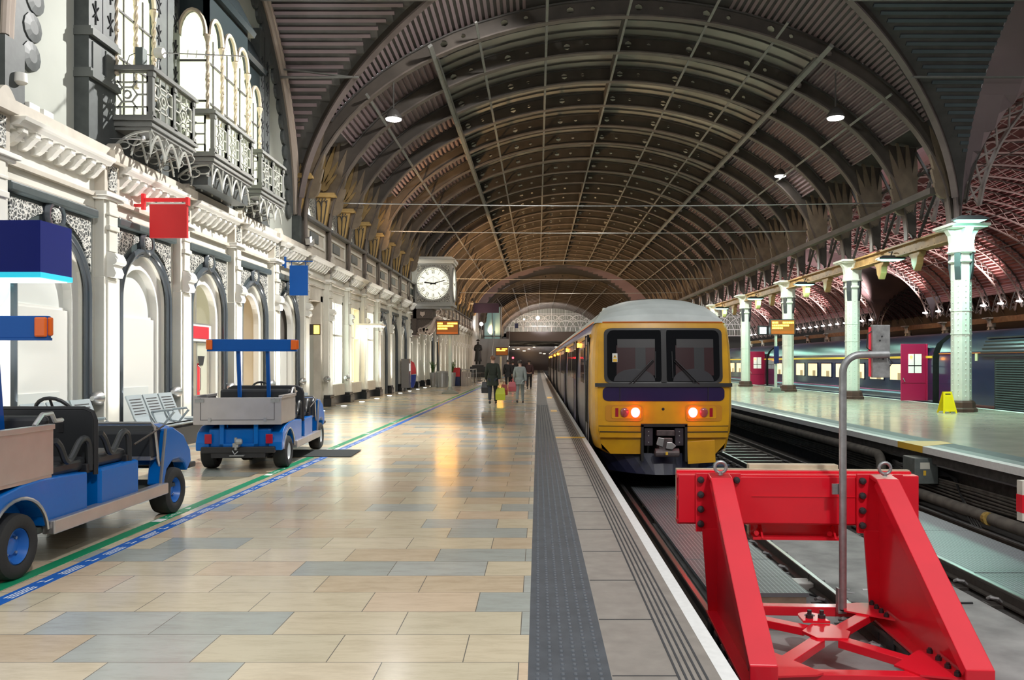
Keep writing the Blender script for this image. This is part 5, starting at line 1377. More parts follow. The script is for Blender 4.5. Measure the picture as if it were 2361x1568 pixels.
tag(build('white_cable', MB().tube([(6.72, 9.7, ZB + .03), (6.8, 9.5, -1.0), (7.0, 9.35, -.98), (7.1, 9.1, -1.02), (6.9, 8.9, ZB + .02)], .012, 6), M['white']), 'loop of white cable lying beside the pipe', 'cable')
cr = random.Random(3); b = MB(); b.lathe([(.001, 0), (.14, .01), (.15, .04), (.08, .06), (.001, .05)], (6.95, 10.9, ZB), 2, 14)
b.v = [(x + cr.uniform(-.04, .04), y + cr.uniform(-.05, .05), z + cr.uniform(-.0, .03)) for x, y, z in b.v]
tag(build('crumpled_paper', b, M['white']), 'crumpled white paper on the ground beside the outer rail', 'paper')
t = thing('white_box', 'small white electrical box with aerial lying on the concrete between the tracks', 'box', (3.0 + .45, 9.6, ZB))
build('case', MB().box(3.0, 9.5, ZB + .03, 3.22, 9.75, ZB + .12), M['white'], t, bevel=.01)
build('aerial', MB().tube([(3.19, 9.6, ZB + .12), (3.19, 9.6, ZB + .2)], .005, 5), M['blackm'], t)
for o in children(t): pass
tag(build('loose_cable', MB().tube([(3.05, 9.45, ZB + .04), (3.25, 9.1, ZB + .035), (3.7, 8.95, ZB + .035), (4.2, 9.0, ZB + .04), (4.8, 9.0, ZB + .04)], .012, 6), M['blackm']), 'dark cable trailing over the concrete between the tracks', 'cable')
tag(build('wire_loop', MB().tube([(3.0, 10.4, ZB + .04), (3.15, 10.25, ZB + .045), (3.35, 10.3, ZB + .045), (3.36, 10.45, ZB + .04)], .012, 6), M['galv']), 'bent piece of grey wire on the concrete below the timber pad', 'wire')
# chalk marks
def chalk(y, strokes, label):
    b = MB()
    for st in strokes: b.tube([(p[0], y + p[1], ZB + .033) for p in st], .012, 4)
    return tag(build('chalk_marking', b, mat('chalk_white', (.6, .6, .6), .9)), label, 'marking')
chalk(9.35, [[(3.55, .1), (3.5, .18), (3.58, .25), (3.66, .2)], [(3.55, .1), (3.65, .05)], [(3.8, .2), (3.92, .22), (3.85, .02)], [(4.0, .02), (4.0, .2)]], 'white chalk scrawl on the concrete beside the small white box')
chalk(8.45, [[(3.5, .1), (3.45, .2), (3.55, .25)], [(3.65, .05), (3.65, .22), (3.75, .2)], [(3.85, .1), (3.95, .2), (4.0, .05)], [(4.1, .1), (4.1, .25)], [(4.2, .2), (4.35, .2)], [(4.27, .2), (4.27, .05)]], 'white chalk scrawl on the concrete nearer the red buffer')
# ---- second buffer edge by the empty track
sbx = 5.25
t = thing('buffer_stop', 'red and white timber end of a second buffer stop on the empty track', 'buffer stop', (6.3, 8.75, ZT))
xa = 5.17
build('timber_facing', MB().box(xa, 8.70, -.12, xa + 2.2, 8.8, .31), mat('painted_timber_white', (.72, .69, .6), .6, var=.15, vscale=8), t)
build('red_band', MB().box(xa - .004, 8.695, -.03, xa + 2.2, 8.805, .16), RD, t)
for x in (5.55, 6.65): build('leg', MB().box(x - .06, 8.5, ZT, x + .06, 8.7, .1), RD, t)
# ------------------------------------------------------------ riveted columns
COLW = mat('column_pale_green_white', (.74, .78, .70), .4, var=.06, vscale=3)
COLD = mat('column_dark_trim', (.045, .055, .06), .4)
COLB = mat('column_base_brown', (.09, .045, .035), .5, var=.3, vscale=4)
def column(x, y):
    t = thing('column', 'x', 'column', (x, y, 0), group='riveted columns')
    def octa(r, z): return [(r * cos(R(22.5 + 45 * k)), r * sin(R(22.5 + 45 * k)), z) for k in range(8)]
    build('base', MB().loft([octa(.47, 0), octa(.47, .1), octa(.42, .14), octa(.40, .30), octa(.36, .36)]), COLB, t, local=True)
    build('shaft', MB().loft([octa(.30, .34), octa(.30, 4.6)]).loft([octa(.315, 2.46), octa(.315, 2.5)]).loft([octa(.315, 3.2), octa(.315, 3.23)]), COLW, t, local=True)
    b = MB()
    for k in range(8):
        a = R(45 * k); r = .277
        for q in range(22):
            rv = MB().lathe([(.024, -.006), (.016, .014)], (0, 0, 0), 2, 6).xf(Matrix.Translation((r * cos(a), r * sin(a), .5 + .175 * q)) @ Matrix.Rotation(a, 4, 'Z') @ Matrix.Rotation(R(90), 4, 'Y')); b.add(rv.v, rv.f)
    build('rivet', b, COLW, t, local=True)
    b = MB().loft([octa(.34, 4.72), octa(.38, 4.76), octa(.38, 4.80), octa(.33, 4.84)]).loft([octa(.36, 5.02), octa(.41, 5.06), octa(.41, 5.1), octa(.36, 5.14)])
    build('necking', b, COLW, t, local=True)
    b = MB()
    for k in range(4):
        a = R(45 + 90 * k); M_ = Matrix.Rotation(a, 4, 'Z')
        q = MB().prism([(.22, 4.2), (.30, 4.2), (.36, 4.6), (.36, 5.05), (.22, 5.05)], 1, -.09, .09).xf(M_); b.add(q.v, q.f)
    build('dark_leaf', b, COLD, t, local=True)
    b = MB().loft([octa(.30, 4.6), octa(.30, 5.9)])
    for k in range(4):
        M_ = Matrix.Rotation(R(90 * k), 4, 'Z')
        q = MB().prism([(.2, 5.1), (.36, 5.1), (.34, 5.35), (.38, 5.6), (.50, 5.78), (.60, 5.84), (.2, 5.84)], 1, -.13, .13).xf(M_); b.add(q.v, q.f)
    build('capital', b, COLW, t, local=True)
    build('abacus', MB().box(-.62, -.62, 5.84, .62, .62, 5.93).box(-.56, -.56, 5.80, .56, .56, 5.84), COLW, t, local=True, bevel=.015)
    return t
cl = column(XCOL, Y1)
cl['label'] = 'white riveted octagonal column with a brown base beside the yellow floor sign'
nmn = ['second', 'third', 'fourth', 'fifth', 'sixth', 'seventh', 'eighth']
for k in range(1, 17):
    y = Y1 + 9 * k
    dup(cl, (XCOL, y, 0), None, 'white riveted column on the island platform, %s from the yellow floor sign' % nth(k))
for k in range(17):
    dup(cl, (X3, Y1 + 9 * k, 0), None, 'white column of the row beyond the blue train, %s along' % nth(k), 'columns beyond the blue train')
tg = None
for k in range(16):
    y0 = Y1 + 9 * k; l = 'ochre riveted girder spanning from the %s to the next white column' % nth(k)
    if tg is None:
        tg = thing('girder', l, 'girder', (XCOL, y0, 5.6), group='ochre girders')
        ya, yb = y0 + .36, y0 + 8.64
        build('web', MB().box(XCOL - .07, ya, 5.52, XCOL + .07, yb, 5.9), M['girder'], tg)
        build('flanges', MB().box(XCOL - .2, ya, 5.5, XCOL + .2, yb, 5.55).box(XCOL - .2, ya + .3, 5.86, XCOL + .2, yb - .3, 5.92), M['girder'], tg)
        b = MB()
        for q in range(18):
            for z in (5.60, 5.80): b.lathe([(.02, 0), (.012, -.015)], (XCOL - .07, ya + .35 + q * .45, z), 0, 6)
        build('rivet', b, M['girder'], tg)
    else: dup(tg, (XCOL, y0, 5.6), None, l)
tg2 = thing('girder', 'dark girder along the column tops beyond the blue train', 'girder', (X3, Y1, 5.6)); build('web', MB().box(X3 - .15, Y1, 5.4, X3 + .15, 170, 5.95), M['girder'], tg2)
pd = None
for k in range(45):
    if k % 3 == 0: continue
    y = Y1 + 3 * k
    if pd is None:
        pd = thing('pendant_bracket', 'x', 'bracket', (XCOL, y, 5.5), group='girder drops')
        build('drop', MB().prism([(y - .42, 5.5), (y - .40, 5.38), (y - .26, 5.3), (y - .2, 5.05), (y - .06, 4.88), (y, 4.82), (y + .06, 4.88), (y + .2, 5.05), (y + .26, 5.3), (y + .40, 5.38), (y + .42, 5.5)], 0, XCOL - .12, XCOL + .12), M['girder'], pd, bevel=.02); o = pd
    else: o = dup(pd, (XCOL, y, 5.5))
    o['label'] = 'ochre shaped drop bracket under the girder below the %s roof rib' % nth(k)
# beam and cross braces in the valley
tag(build('valley_beam', MB().box(12.5, Y1, 6.95, 12.75, Y2, 7.15), M['ribpaint']), 'dark timber walkway beam hung between ribs above the ochre girder', 'beam')
cbp = None
for k in range(22):
    y = Y1 + 3 * k; l = 'dark crossed braces between ribs above the ochre girder, %s bay' % nth(k)
    if cbp is None:
        cbp = thing('cross_brace', l, 'brace', (XCOL, y, 6), group='valley cross braces')
        build('bars', MB().bar((XCOL - .1, y + .1, 6.0), (XCOL - .1, y + 2.9, 9.0), .09, .06).bar((XCOL, y + 2.9, 6.0), (XCOL, y + .1, 9.0), .09, .06).bar((XCOL, y, 8.2), (XCOL, y + 3, 8.2), .08, .08), M['iron'], cbp)
    else: dup(cbp, (XCOL, y, 6), None, l)
# mint platform lamps
MINT = mat('mint_lamp_glass', (.5, 1, .85), .4, emit=(.25, 1, .75), estr=7)
lp = None
for k, (x, y, z, l) in enumerate(((13.25, 25.0, 5.93, 'mint glowing lamp hood at the top of the nearest full column'), (13.2, 30.5, 5.42, 'first mint glowing lamp under the ochre girder'), (13.2, 40.4, 5.42, 'second mint glowing lamp under the ochre girder'), (13.2, 49.5, 5.42, 'third mint glowing lamp under the ochre girder'), (13.2, 58.5, 5.42, 'fourth mint glowing lamp under the ochre girder'), (13.2, 67.5, 5.42, 'fifth mint glowing lamp under the ochre girder'))):
    l = l.replace('nearest full', 'first')
    if lp is None:
        lp = thing('platform_lamp', l, 'lamp', (x, y, z), group='mint platform lamps')
        build('hood', MB().loft([[(-.5, -.18, 0), (.5, -.18, 0), (.5, .18, 0), (-.5, .18, 0)], [(-.48, -.17, .06), (.48, -.17, .06), (.48, .17, .06), (-.48, .17, .06)], [(-.3, -.1, .14), (.3, -.1, .14), (.3, .1, .14), (-.3, .1, .14)]]), COLD, lp, local=True)
        build('lens', MB().loft([[(-.44, -.15, -.005), (.44, -.15, -.005), (.44, .15, -.005), (-.44, .15, -.005)], [(-.3, -.08, -.06), (.3, -.08, -.06), (.3, .08, -.06), (-.3, .08, -.06)]]), MINT, lp, local=True)
        build('bracket', MB().tube([(0, 0, .12), (.1, .1, .3), (.1, .4, .32)], .025, 6), M['iron'], lp, local=True)
    else: dup(lp, (x, y, z), None, l)
    light('mint_lamp_beam', 'AREA', (x, y, z - .08), 230, (.42, 1, .78), .9, sy=.3)
for k in range(7): light('island_lamp_beam', 'AREA', (11.5, 24 + 9 * k, 6.6), 260, (.95, 1, .93), .6)
# ------------------------------------------------------------ tie rods
for k, (y, z) in enumerate(((31.6, 7.75), (38.3, 7.75), (48.5, 7.75), (60, 7.75), (72, 7.75))):
    pts = [(-7.92 + 21.4 * q / 12, y, z - .12 * sin(PI * q / 12)) for q in range(13)]
    tag(build('tie_rod', MB().tube(pts, .022, 6), M['galv']), 'thin steel tie wire stretched across the main vault, %s from the crossing' % nth(k), 'wire', 'tie wires')
# ------------------------------------------------------------ signs on the station wall
t = thing('fascia_sign', 'large plain navy blue box sign with a teal lit lower edge', 'sign', (-7.4, 11.2, 3.1))
build('box', MB().box(-7.7, 10.85, 2.78, -6.62, 11.58, 3.47), mat('navy_sign_blue', (.003, .010, .15), .35, spec=.25), t)
build('teal_rim', MB().box(-7.71, 10.84, 2.71, -6.61, 11.59, 2.78), mat('teal_lit_rim', (.02, .45, .6), .4, emit=(.02, .55, .75), estr=.6), t)
build('lit_underside', MB().box(-7.66, 10.9, 2.70, -6.66, 11.54, 2.71), mat('pale_teal_lit', (.6, .95, .95), .4, emit=(.5, .95, 1), estr=2), t)
t = thing('hanging_sign', 'plain red square sign hanging from a red bracket over the arches', 'sign', (-7.4, 15.36, 4.2))
build('board', MB().box(-7.30, 15.33, 3.92, -6.60, 15.40, 4.55), mat('sign_red', (.56, .015, .02), .5), t)
build('bracket', MB().box(-7.46, 15.33, 4.45, -7.40, 15.40, 4.75).box(-7.42, 15.34, 4.60, -6.58, 15.39, 4.67).box(-6.62, 15.32, 4.53, -6.57, 15.41, 4.68).box(-7.62, 15.34, 4.5, -7.42, 15.39, 4.56), mat('bracket_red', (.78, .02, .03), .3), t)
b = MB()
for x in (-7.2, -6.7): b.box(x, 15.35, 4.55, x + .02, 15.38, 4.60)
build('hanger', b, M['iron'], t)
build('top_clip', MB().box(-7.28, 15.335, 4.55, -6.62, 15.395, 4.58), M['white'], t)
t = thing('hanging_sign', 'plain blue upright sign hanging from a thin blue bracket', 'sign', (-7.4, 23.97, 4))
build('board', MB().box(-7.29, 23.94, 3.54, -6.76, 24.0, 4.42), mat('sign_blue', (.002, .055, .24), .5, spec=.25), t)
build('bracket', MB().box(-7.45, 23.94, 4.35, -7.40, 24.0, 4.68).box(-7.45, 23.95, 4.53, -6.62, 23.99, 4.56).box(-7.25, 23.96, 4.42, -7.23, 23.98, 4.54).box(-6.84, 23.96, 4.42, -6.82, 23.98, 4.54).box(-7.62, 23.95, 4.4, -7.44, 23.99, 4.46), MC['sign_blue'], t)
t = thing('canopy_lamp', 'white glowing flat canopy lamp projecting over the lit window', 'lamp', (-7.5, 35, 3.1))
build('tray', MB().box(-7.65, 34.2, 3.12, -6.6, 35.4, 3.2), M['white'], t); build('lens', MB().box(-7.5, 34.25, 3.09, -6.65, 35.35, 3.12), DISC, t)
# yagi aerial, grey box on the first balcony
t = thing('aerial', 'white drum ended directional aerial on the first balcony rail', 'aerial', (-6.9, 14.7, 6.85))
build('drum', MB().lathe([(.03, -.09), (.09, -.08), (.10, 0), (.09, .07), (.03, .08)], (-6.88, 14.85, 7.21), 0, 14), M['white'], t, smooth=True)
b = MB().tube([(-6.8, 14.85, 7.21), (-5.33, 14.85, 7.15)], .012, 6)
for k in range(9): f = k / 8.5; p = Vector((-6.7, 14.85, 7.21)).lerp(Vector((-5.33, 14.85, 7.15)), f); b.tube([(p.x - .01, p.y, p.z - .07), (p.x + .01, p.y, p.z + .07)], .006, 5)
build('boom', b, M['steel'], t)
build('mast', MB().tube([(-6.9, 14.8, 6.8), (-6.9, 14.85, 7.2)], .015, 6), M['galv'], t)
tag(build('equipment_box', MB().box(-7.14, 14.45, 6.85, -7.0, 14.62, 7.17), mat('grey_green_equipment', (.12, .15, .14), .5), bevel=.01), 'upright grey green box standing on the first balcony rail', 'box')
tag(build('aerial_cable', MB().tube([(-6.95, 14.7, 7.1), (-7.1, 14.5, 7.1), (-7.22, 14.42, 7.0), (-7.26, 14.4, 6.85)], .008, 5), M['blackm']), 'thin cable looping from the grey green box to the balcony', 'cable')
# camera dome, boxes on the ledge
t = thing('camera_dome', 'small white security camera on a bracket by the great arch', 'camera', (-7.6, 11.8, 5.6))
build('housing', MB().lathe([(.05, 0), (.09, .03), (.08, .16), (.05, .17)], (-7.45, 11.75, 5.58), 2, 14), M['white'], t, smooth=True); build('arm', MB().tube([(-7.75, 11.7, 5.66), (-7.45, 11.75, 5.60)], .02, 6), M['galv'], t)
for k in range(2): tag(build('ledge_box', MB().box(-7.6, 11.95 + .35 * k, 5.27, -7.45, 12.2 + .35 * k, 5.40), M['white'], bevel=.005), 'small white box on the parapet ledge, %s from the camera' % nth(k), 'box')
for k, y in enumerate((14.3, 17.1, 20.1)): 
    t = thing('ledge_lamp', 'thin metal arm lamp projecting below the balcony, %s from the plaster wall' % nth(k), 'lamp', (-7.5, y, 5.45), group='arm lamps')
    build('arm', MB().tube([(-7.7, y, 5.5), (-6.95, y + .02, 5.5)], .012, 6).box(-7.72, y - .04, 5.44, -7.66, y + .04, 5.56), M['steel'], t); build('head', MB().lathe([(.02, 0), (.04, .02), (.03, .08)], (-6.93, y + .02, 5.47), 2, 10), M['steel'], t)
t = thing('wall_floodlight', 'pair of small square floodlights on the parapet beside the first rib', 'lamp', (-7.3, 25.9, 5.27))
for q, s_ in ((0, -1), (.28, 1)): build('housing', MB().cbox((-7.25, 25.8 + q, 5.42), (.16, .2, .2), Matrix.Rotation(R(25), 3, 'X')), M['steel'], t)
build('lens', MB().cbox((-7.17, 25.78, 5.46), (.02, .16, .16), Matrix.Rotation(R(25), 3, 'X')), DISC, t); build('foot', MB().tube([(-7.3, 25.94, 5.27), (-7.28, 25.94, 5.36)], .03, 6), M['iron'], t)
# ------------------------------------------------------------ three faced clock
CX, CY, CZ = -6.25, 48.8, 6.28
CWH = mat('clock_case_grey', (.42, .43, .42), .45, var=.1)
DIAL = mat('clock_dial_lit', (.25, .25, .2), .5, emit=(1, .97, .78), estr=1.05)
t = thing('station_clock', 'big square cased clock with lit roman dials bracketed from the wall', 'clock', (CX, CY, CZ))
build('case', MB().box(CX - 1.12, CY, CZ - 1.2, CX + 1.1, CY + 1.9, CZ + 1.25), CWH, t)
build('cornice', MB().box(CX - 1.2, CY - .1, CZ + 1.2, CX + 1.2, CY + 2.0, CZ + 1.34).box(CX - 1.28, CY - .2, CZ + 1.34, CX + 1.28, CY + 2.1, CZ + 1.5).box(CX - 1.1, CY, CZ + 1.5, CX + 1.1, CY + 1.9, CZ + 1.62), M['white'], t)
build('base_moulding', MB().box(CX - 1.2, CY - .1, CZ - 1.35, CX + 1.2, CY + 2.0, CZ - 1.2).box(CX - 1.05, CY + .05, CZ - 1.5, CX + 1.05, CY + 1.8, CZ - 1.35), CWH, t)
build('dark_panel', MB().box(CX - 1.0, CY - .01, CZ - 1.1, CX + .98, CY, CZ + 1.1), M['ornate'], t)
def dial(P, nm):
    # P(u, v, out) -> point on the face
    def disc(r, o, n=40): return [P(r * cos(2 * PI * k / n), r * sin(2 * PI * k / n), o) for k in range(n)]
    rim = MB(); rr = [[P(r * cos(2 * PI * k / 40), r * sin(2 * PI * k / 40), o) for k in range(40)] for r, o in ((1.06, .0), (1.06, .08), (1.0, .1), (.96, .04))]; rim.loft(rr, caps=False)
    f = build('dial_face', MB().add(disc(.97, .035), [tuple(range(40))]), DIAL, t)
    build('dial_rim', rim, CWH, f, smooth=True)
    nb = MB()
    def quad(a, r0, r1, w0, w1, o=.045):
        c, s = sin(a), cos(a); q = [(r0, -w0), (r0, w0), (r1, w1), (r1, -w1)]
        nb.add([P(c * r + s * w, s * r - c * w, o) for r, w in q], [(0, 1, 2, 3)])
    for k in range(60): quad(2 * PI * k / 60, .86, .945, .012 if k % 5 else .022, .014 if k % 5 else .024)
    for i in range(60):
        a0, a1 = 2 * PI * i / 60, 2 * PI * (i + 1) / 60
        for r in (.85, .955): nb.add([P(r_ * sin(a), r_ * cos(a), .045) for a, r_ in ((a0, r), (a1, r), (a1, r + .012), (a0, r + .012))], [(0, 1, 2, 3)])
    rom = ['XII', 'I', 'II', 'III', 'IIII', 'V', 'VI', 'VII', 'VIII', 'IX', 'X', 'XI']
    wd = {'I': .05, 'V': .09, 'X': .09}
    for h, sname in enumerate(rom):
        a = 2 * PI * h / 12; tot = sum(wd[c] for c in sname); u = -tot / 2
        for ch in sname:
            w = wd[ch]; uc = u + w / 2; u += w
            def st(u0, r0, u1, r1, th=.011):
                c, s = sin(a), cos(a); dd = Vector((u1 - u0, r1 - r0)); nn = Vector((-dd.y, dd.x)).normalized() * th
                pts = [(u0 + nn.x, r0 + nn.y), (u0 - nn.x, r0 - nn.y), (u1 - nn.x, r1 - nn.y), (u1 + nn.x, r1 + nn.y)]
                nb.add([P(c * r + s * q, s * r - c * q, .045) for q, r in pts], [(0, 1, 2, 3)])
            if ch == 'I': st(uc, .60, uc, .82)
            elif ch == 'V': st(uc - .03, .82, uc, .60, .014); st(uc + .03, .82, uc, .60, .007)
            else: st(uc - .03, .82, uc + .03, .60, .014); st(uc - .03, .60, uc + .03, .82, .007)
    for k in range(6):
        a = R(60 * k); nb.add([P(.42 * sin(a + x), .42 * cos(a + x), .044) for x in (0,)] + [P(.435 * sin(a), .435 * cos(a), .044), P(.435 * sin(a + R(60)), .435 * cos(a + R(60)), .044), P(.42 * sin(a + R(60)), .42 * cos(a + R(60)), .044)], [(0, 1, 2, 3)]); quad(a, .0, .42, .006, .006, .044)
    build('numerals', nb, M['blackm'], f)
    hd = MB()
    def hand(a, L, w):
        c, s = sin(a), cos(a)
        hd.add([P(c * r + s * q, s * r - c * q, .07) for r, q in ((-.18, -w), (-.18, w), (0, w * 1.1), (L * .8, w * .9), (L, 0), (L * .8, -w * .9), (0, -w * 1.1))], [(0, 1, 2, 3, 4, 5, 6)])
    hand(R(278), .56, .04); hand(R(75), .82, .028)
    hd.add([P(.06 * cos(k * PI / 6), .06 * sin(k * PI / 6), .072) for k in range(12)], [tuple(range(12))])
    hd.add([P(-.46 + .07 * cos(k * PI / 6), .065 + .05 * sin(k * PI / 6), .072) for k in range(12)], [tuple(range(12))])
    build('hands', hd, M['blackm'], f)
dial(lambda u, v, o: (CX - .01 + u, CY - o, CZ + v), 'front')
dial(lambda u, v, o: (CX + 1.1 + o, CY + .95 + u, CZ + v), 'side')
SCR = mat('scroll_beige', (.66, .54, .47), .5)
for yy in (CY + .15, CY + 1.55):
    pts = []
    for k in range(15): a = R(60) + R(24) * k; rr = .07 + .13 * k / 14; pts.append((-7.0 + rr * cos(a), 3.50 + rr * sin(a)))
    pts += [(-6.72, 3.28), (-6.50, 3.45), (-6.36, 3.75), (-6.22, 4.02)]
    for k in range(13): a = R(150) - R(26) * k; rr = .20 - .012 * k; pts.append((-5.98 + rr * cos(a), 4.08 + rr * sin(a)))
    b = MB()
    for p, q in zip(pts, pts[1:]): b.bar((p[0], yy, p[1]), (q[0], yy, q[1]), .30, .15, (0, 0, 1))
    for cx_ in (-5.95,):
        pts = [(cx_ + (.05 + .012 * k) * cos(R(28) * k), 4.58 + (.05 + .012 * k) * sin(R(28) * k)) for k in range(16)]
        for p, q in zip(pts, pts[1:]): b.bar((p[0], yy, p[1]), (q[0], yy, q[1]), .26, .07)
    build('scroll', b, SCR, t)
bw = build('bracket_wall', MB().box(-7.6, CY + .2, 3.2, -7.3, CY + 1.7, 4.8).box(-7.5, CY + .2, 4.2, -6.3, CY + 1.7, 4.78).prism([(-7.4, 4.2), (-6.3, 4.2), (-6.6, 3.9), (-7.1, 3.6), (-7.4, 3.2)], 1, CY + .35, CY + 1.5), mat('bracket_dark_carving', (.13, .10, .085), .5, var=.5, vscale=20), t)
build('shield', MB().prism([(-6.93, 4.3), (-6.78, 4.45), (-6.80, 4.62), (-6.93, 4.58), (-7.06, 4.62), (-7.08, 4.45)], 1, CY + .16, CY + .2), SCR, bw)
build('wall_arm', MB().box(-7.6, CY + .3, CZ - .9, CX - 1.1, CY + 1.6, CZ + .9), CWH, t)
# ------------------------------------------------------------ electronic departure boards
ORG = mat('orange_board_face', (.25, .07, .01), .4, emit=(1, .26, .0), estr=.10)
ORT = mat('orange_led_text', (1, .5, .05), .4, emit=(1, .60, .06), estr=5)
def board(name, lab, x, y, z0, z1, w, post, base, nrow=3):
    t = thing(name, lab, 'information screen', (x, y, 0))
    build('housing', MB().box(x - w / 2 - .04, y - .05, z0 - .04, x + w / 2 + .04, y + .25, z1 + .05), M['blackm'], t)
    f = build('screen', MB().box(x - w / 2, y - .065, z0, x + w / 2, y - .05, z1), ORG, t)
    b = MB(); h = (z1 - z0)
    for k, (a, c) in enumerate(((.04, .30), (.50, .97), (.04, .78), (.04, .5))[:nrow + 1]):
        row = (0, 0, 1, 2)[k]; zz = z1 - h * (.12 + .2 * row); q = a
        while q < c - .02:
            ww = min(rng.uniform(.03, .09), c - q); b.box(x - w / 2 + w * q, y - .07, zz - h * .13, x - w / 2 + w * (q + ww), y - .066, zz); q += ww + .015
    build('led_lettering', b, ORT, f)
    if post is not None:
        build('post', MB().tube([(post, y + .1, .25), (post, y + .1, z0)], .08, 12).tube([(post, y + .1, 1.9), (post, y + .1, 2.05)], .105, 12), mat('post_pale_green', (.45, .5, .46), .4), t)
        build('base', MB().lathe([(.42, 0), (.42, .06), (.30, .12), (.14, .2), (.10, .35)], (post, y + .1, 0), 2, 20) if base else MB().box(post - .35, y - .25, 0, post + .35, y + .45, .08).box(post - .22, y - .12, .08, post + .22, y + .32, .22), mat('post_base_grey', (.20, .22, .20), .4), t, smooth=bool(base))
    light('board_glow', 'AREA', (x, y - .3, (z0 + z1) / 2), 25, (1, .42, .04), w, (x, y - 3, .5))
    return t
board('departure_board', 'orange lit departure board on a pale post beside the big clock', -4.5, 40.6, 2.98, 3.62, 1.06, -4.38, True)
board('departure_board', 'far orange lit departure board beyond the walking people', -2.9, 66, 2.15, 2.75, .95, -3.0, True, 2)
rb = board('departure_board', 'orange lit departure board on a post on the island platform', 12.72, 42.4, 3.05, 3.76, 1.2, 12.4, False)
t = thing('monitor', 'small white screen beside the island departure board', 'monitor', (12.0, 43, 3.3)); build('housing', MB().box(11.62, 43, 3.02, 12.22, 43.2, 3.5), M['blackm'], t); build('screen', MB().box(11.70, 42.98, 3.08, 12.05, 43.0, 3.42), mat('screen_pale_lit', (.7, .9, .9), .4, emit=(.8, 1, 1), estr=1.6), t); build('arm', MB().tube([(12.2, 43.1, 3.2), (12.4, 42.5, 3.2)], .03, 6), M['iron'], t)
build('lower_screen', MB().box(12.28, 42.36, 1.5, 12.52, 42.42, 2.4), M['navy'], rb)
t = thing('wall_display', 'small amber display sign projecting from the wall beyond the arches', 'information screen', (-7.3, 27.2, 2.5)); build('screen', MB().box(-7.42, 27.0, 2.52, -7.25, 27.05, 2.8), ORT, t); build('housing', MB().box(-7.6, 27.05, 2.48, -7.22, 27.12, 2.84), M['blackm'], t)
# ------------------------------------------------------------ wet floor sign
t = thing('floor_sign', 'bright yellow folding floor sign standing beside the riveted column', 'floor sign', (12.75, 25.4, 0))
YS = mat('safety_yellow_plastic', (.9, .72, .0), .35)
def panel(s_):
    def P(u, v): return (12.75 + u, 25.4 + s_ * (.20 - .17 * v / .66), v)
    w0, w1 = .22, .13; b = MB()
    out = [(-w0, .0), (-w0 + .05, 0), (-w0 + .07, .05), (w0 - .07, .05), (w0 - .05, 0), (w0, 0), (w1, .66), (-w1, .66)]
    f = [P(*p) for p in out]; bk = [(p[0], p[1] + .012, p[2]) for p in f]; n = len(f)
    b.add(f + bk, [tuple(range(n)), tuple(range(2 * n - 1, n - 1, -1))] + [(i, (i + 1) % n, n + (i + 1) % n, n + i) for i in range(n)])
    p = build('panel', b, YS, t)
    y_ = P(0, .58)[1] - .004
    build('grip_slot', MB().box(12.67, y_ - .002, .57, 12.83, y_ + .018, .60), M['blackm'], p)
    build('embossed_field', MB().add([(q[0], q[1] - .003, q[2]) for q in (P(-.15, .14), P(.15, .14), P(.10, .5), P(-.10, .5))], [(0, 1, 2, 3)]), mat('yellow_emboss', (.85, .68, .0), .5), p)
panel(-1); panel(1)
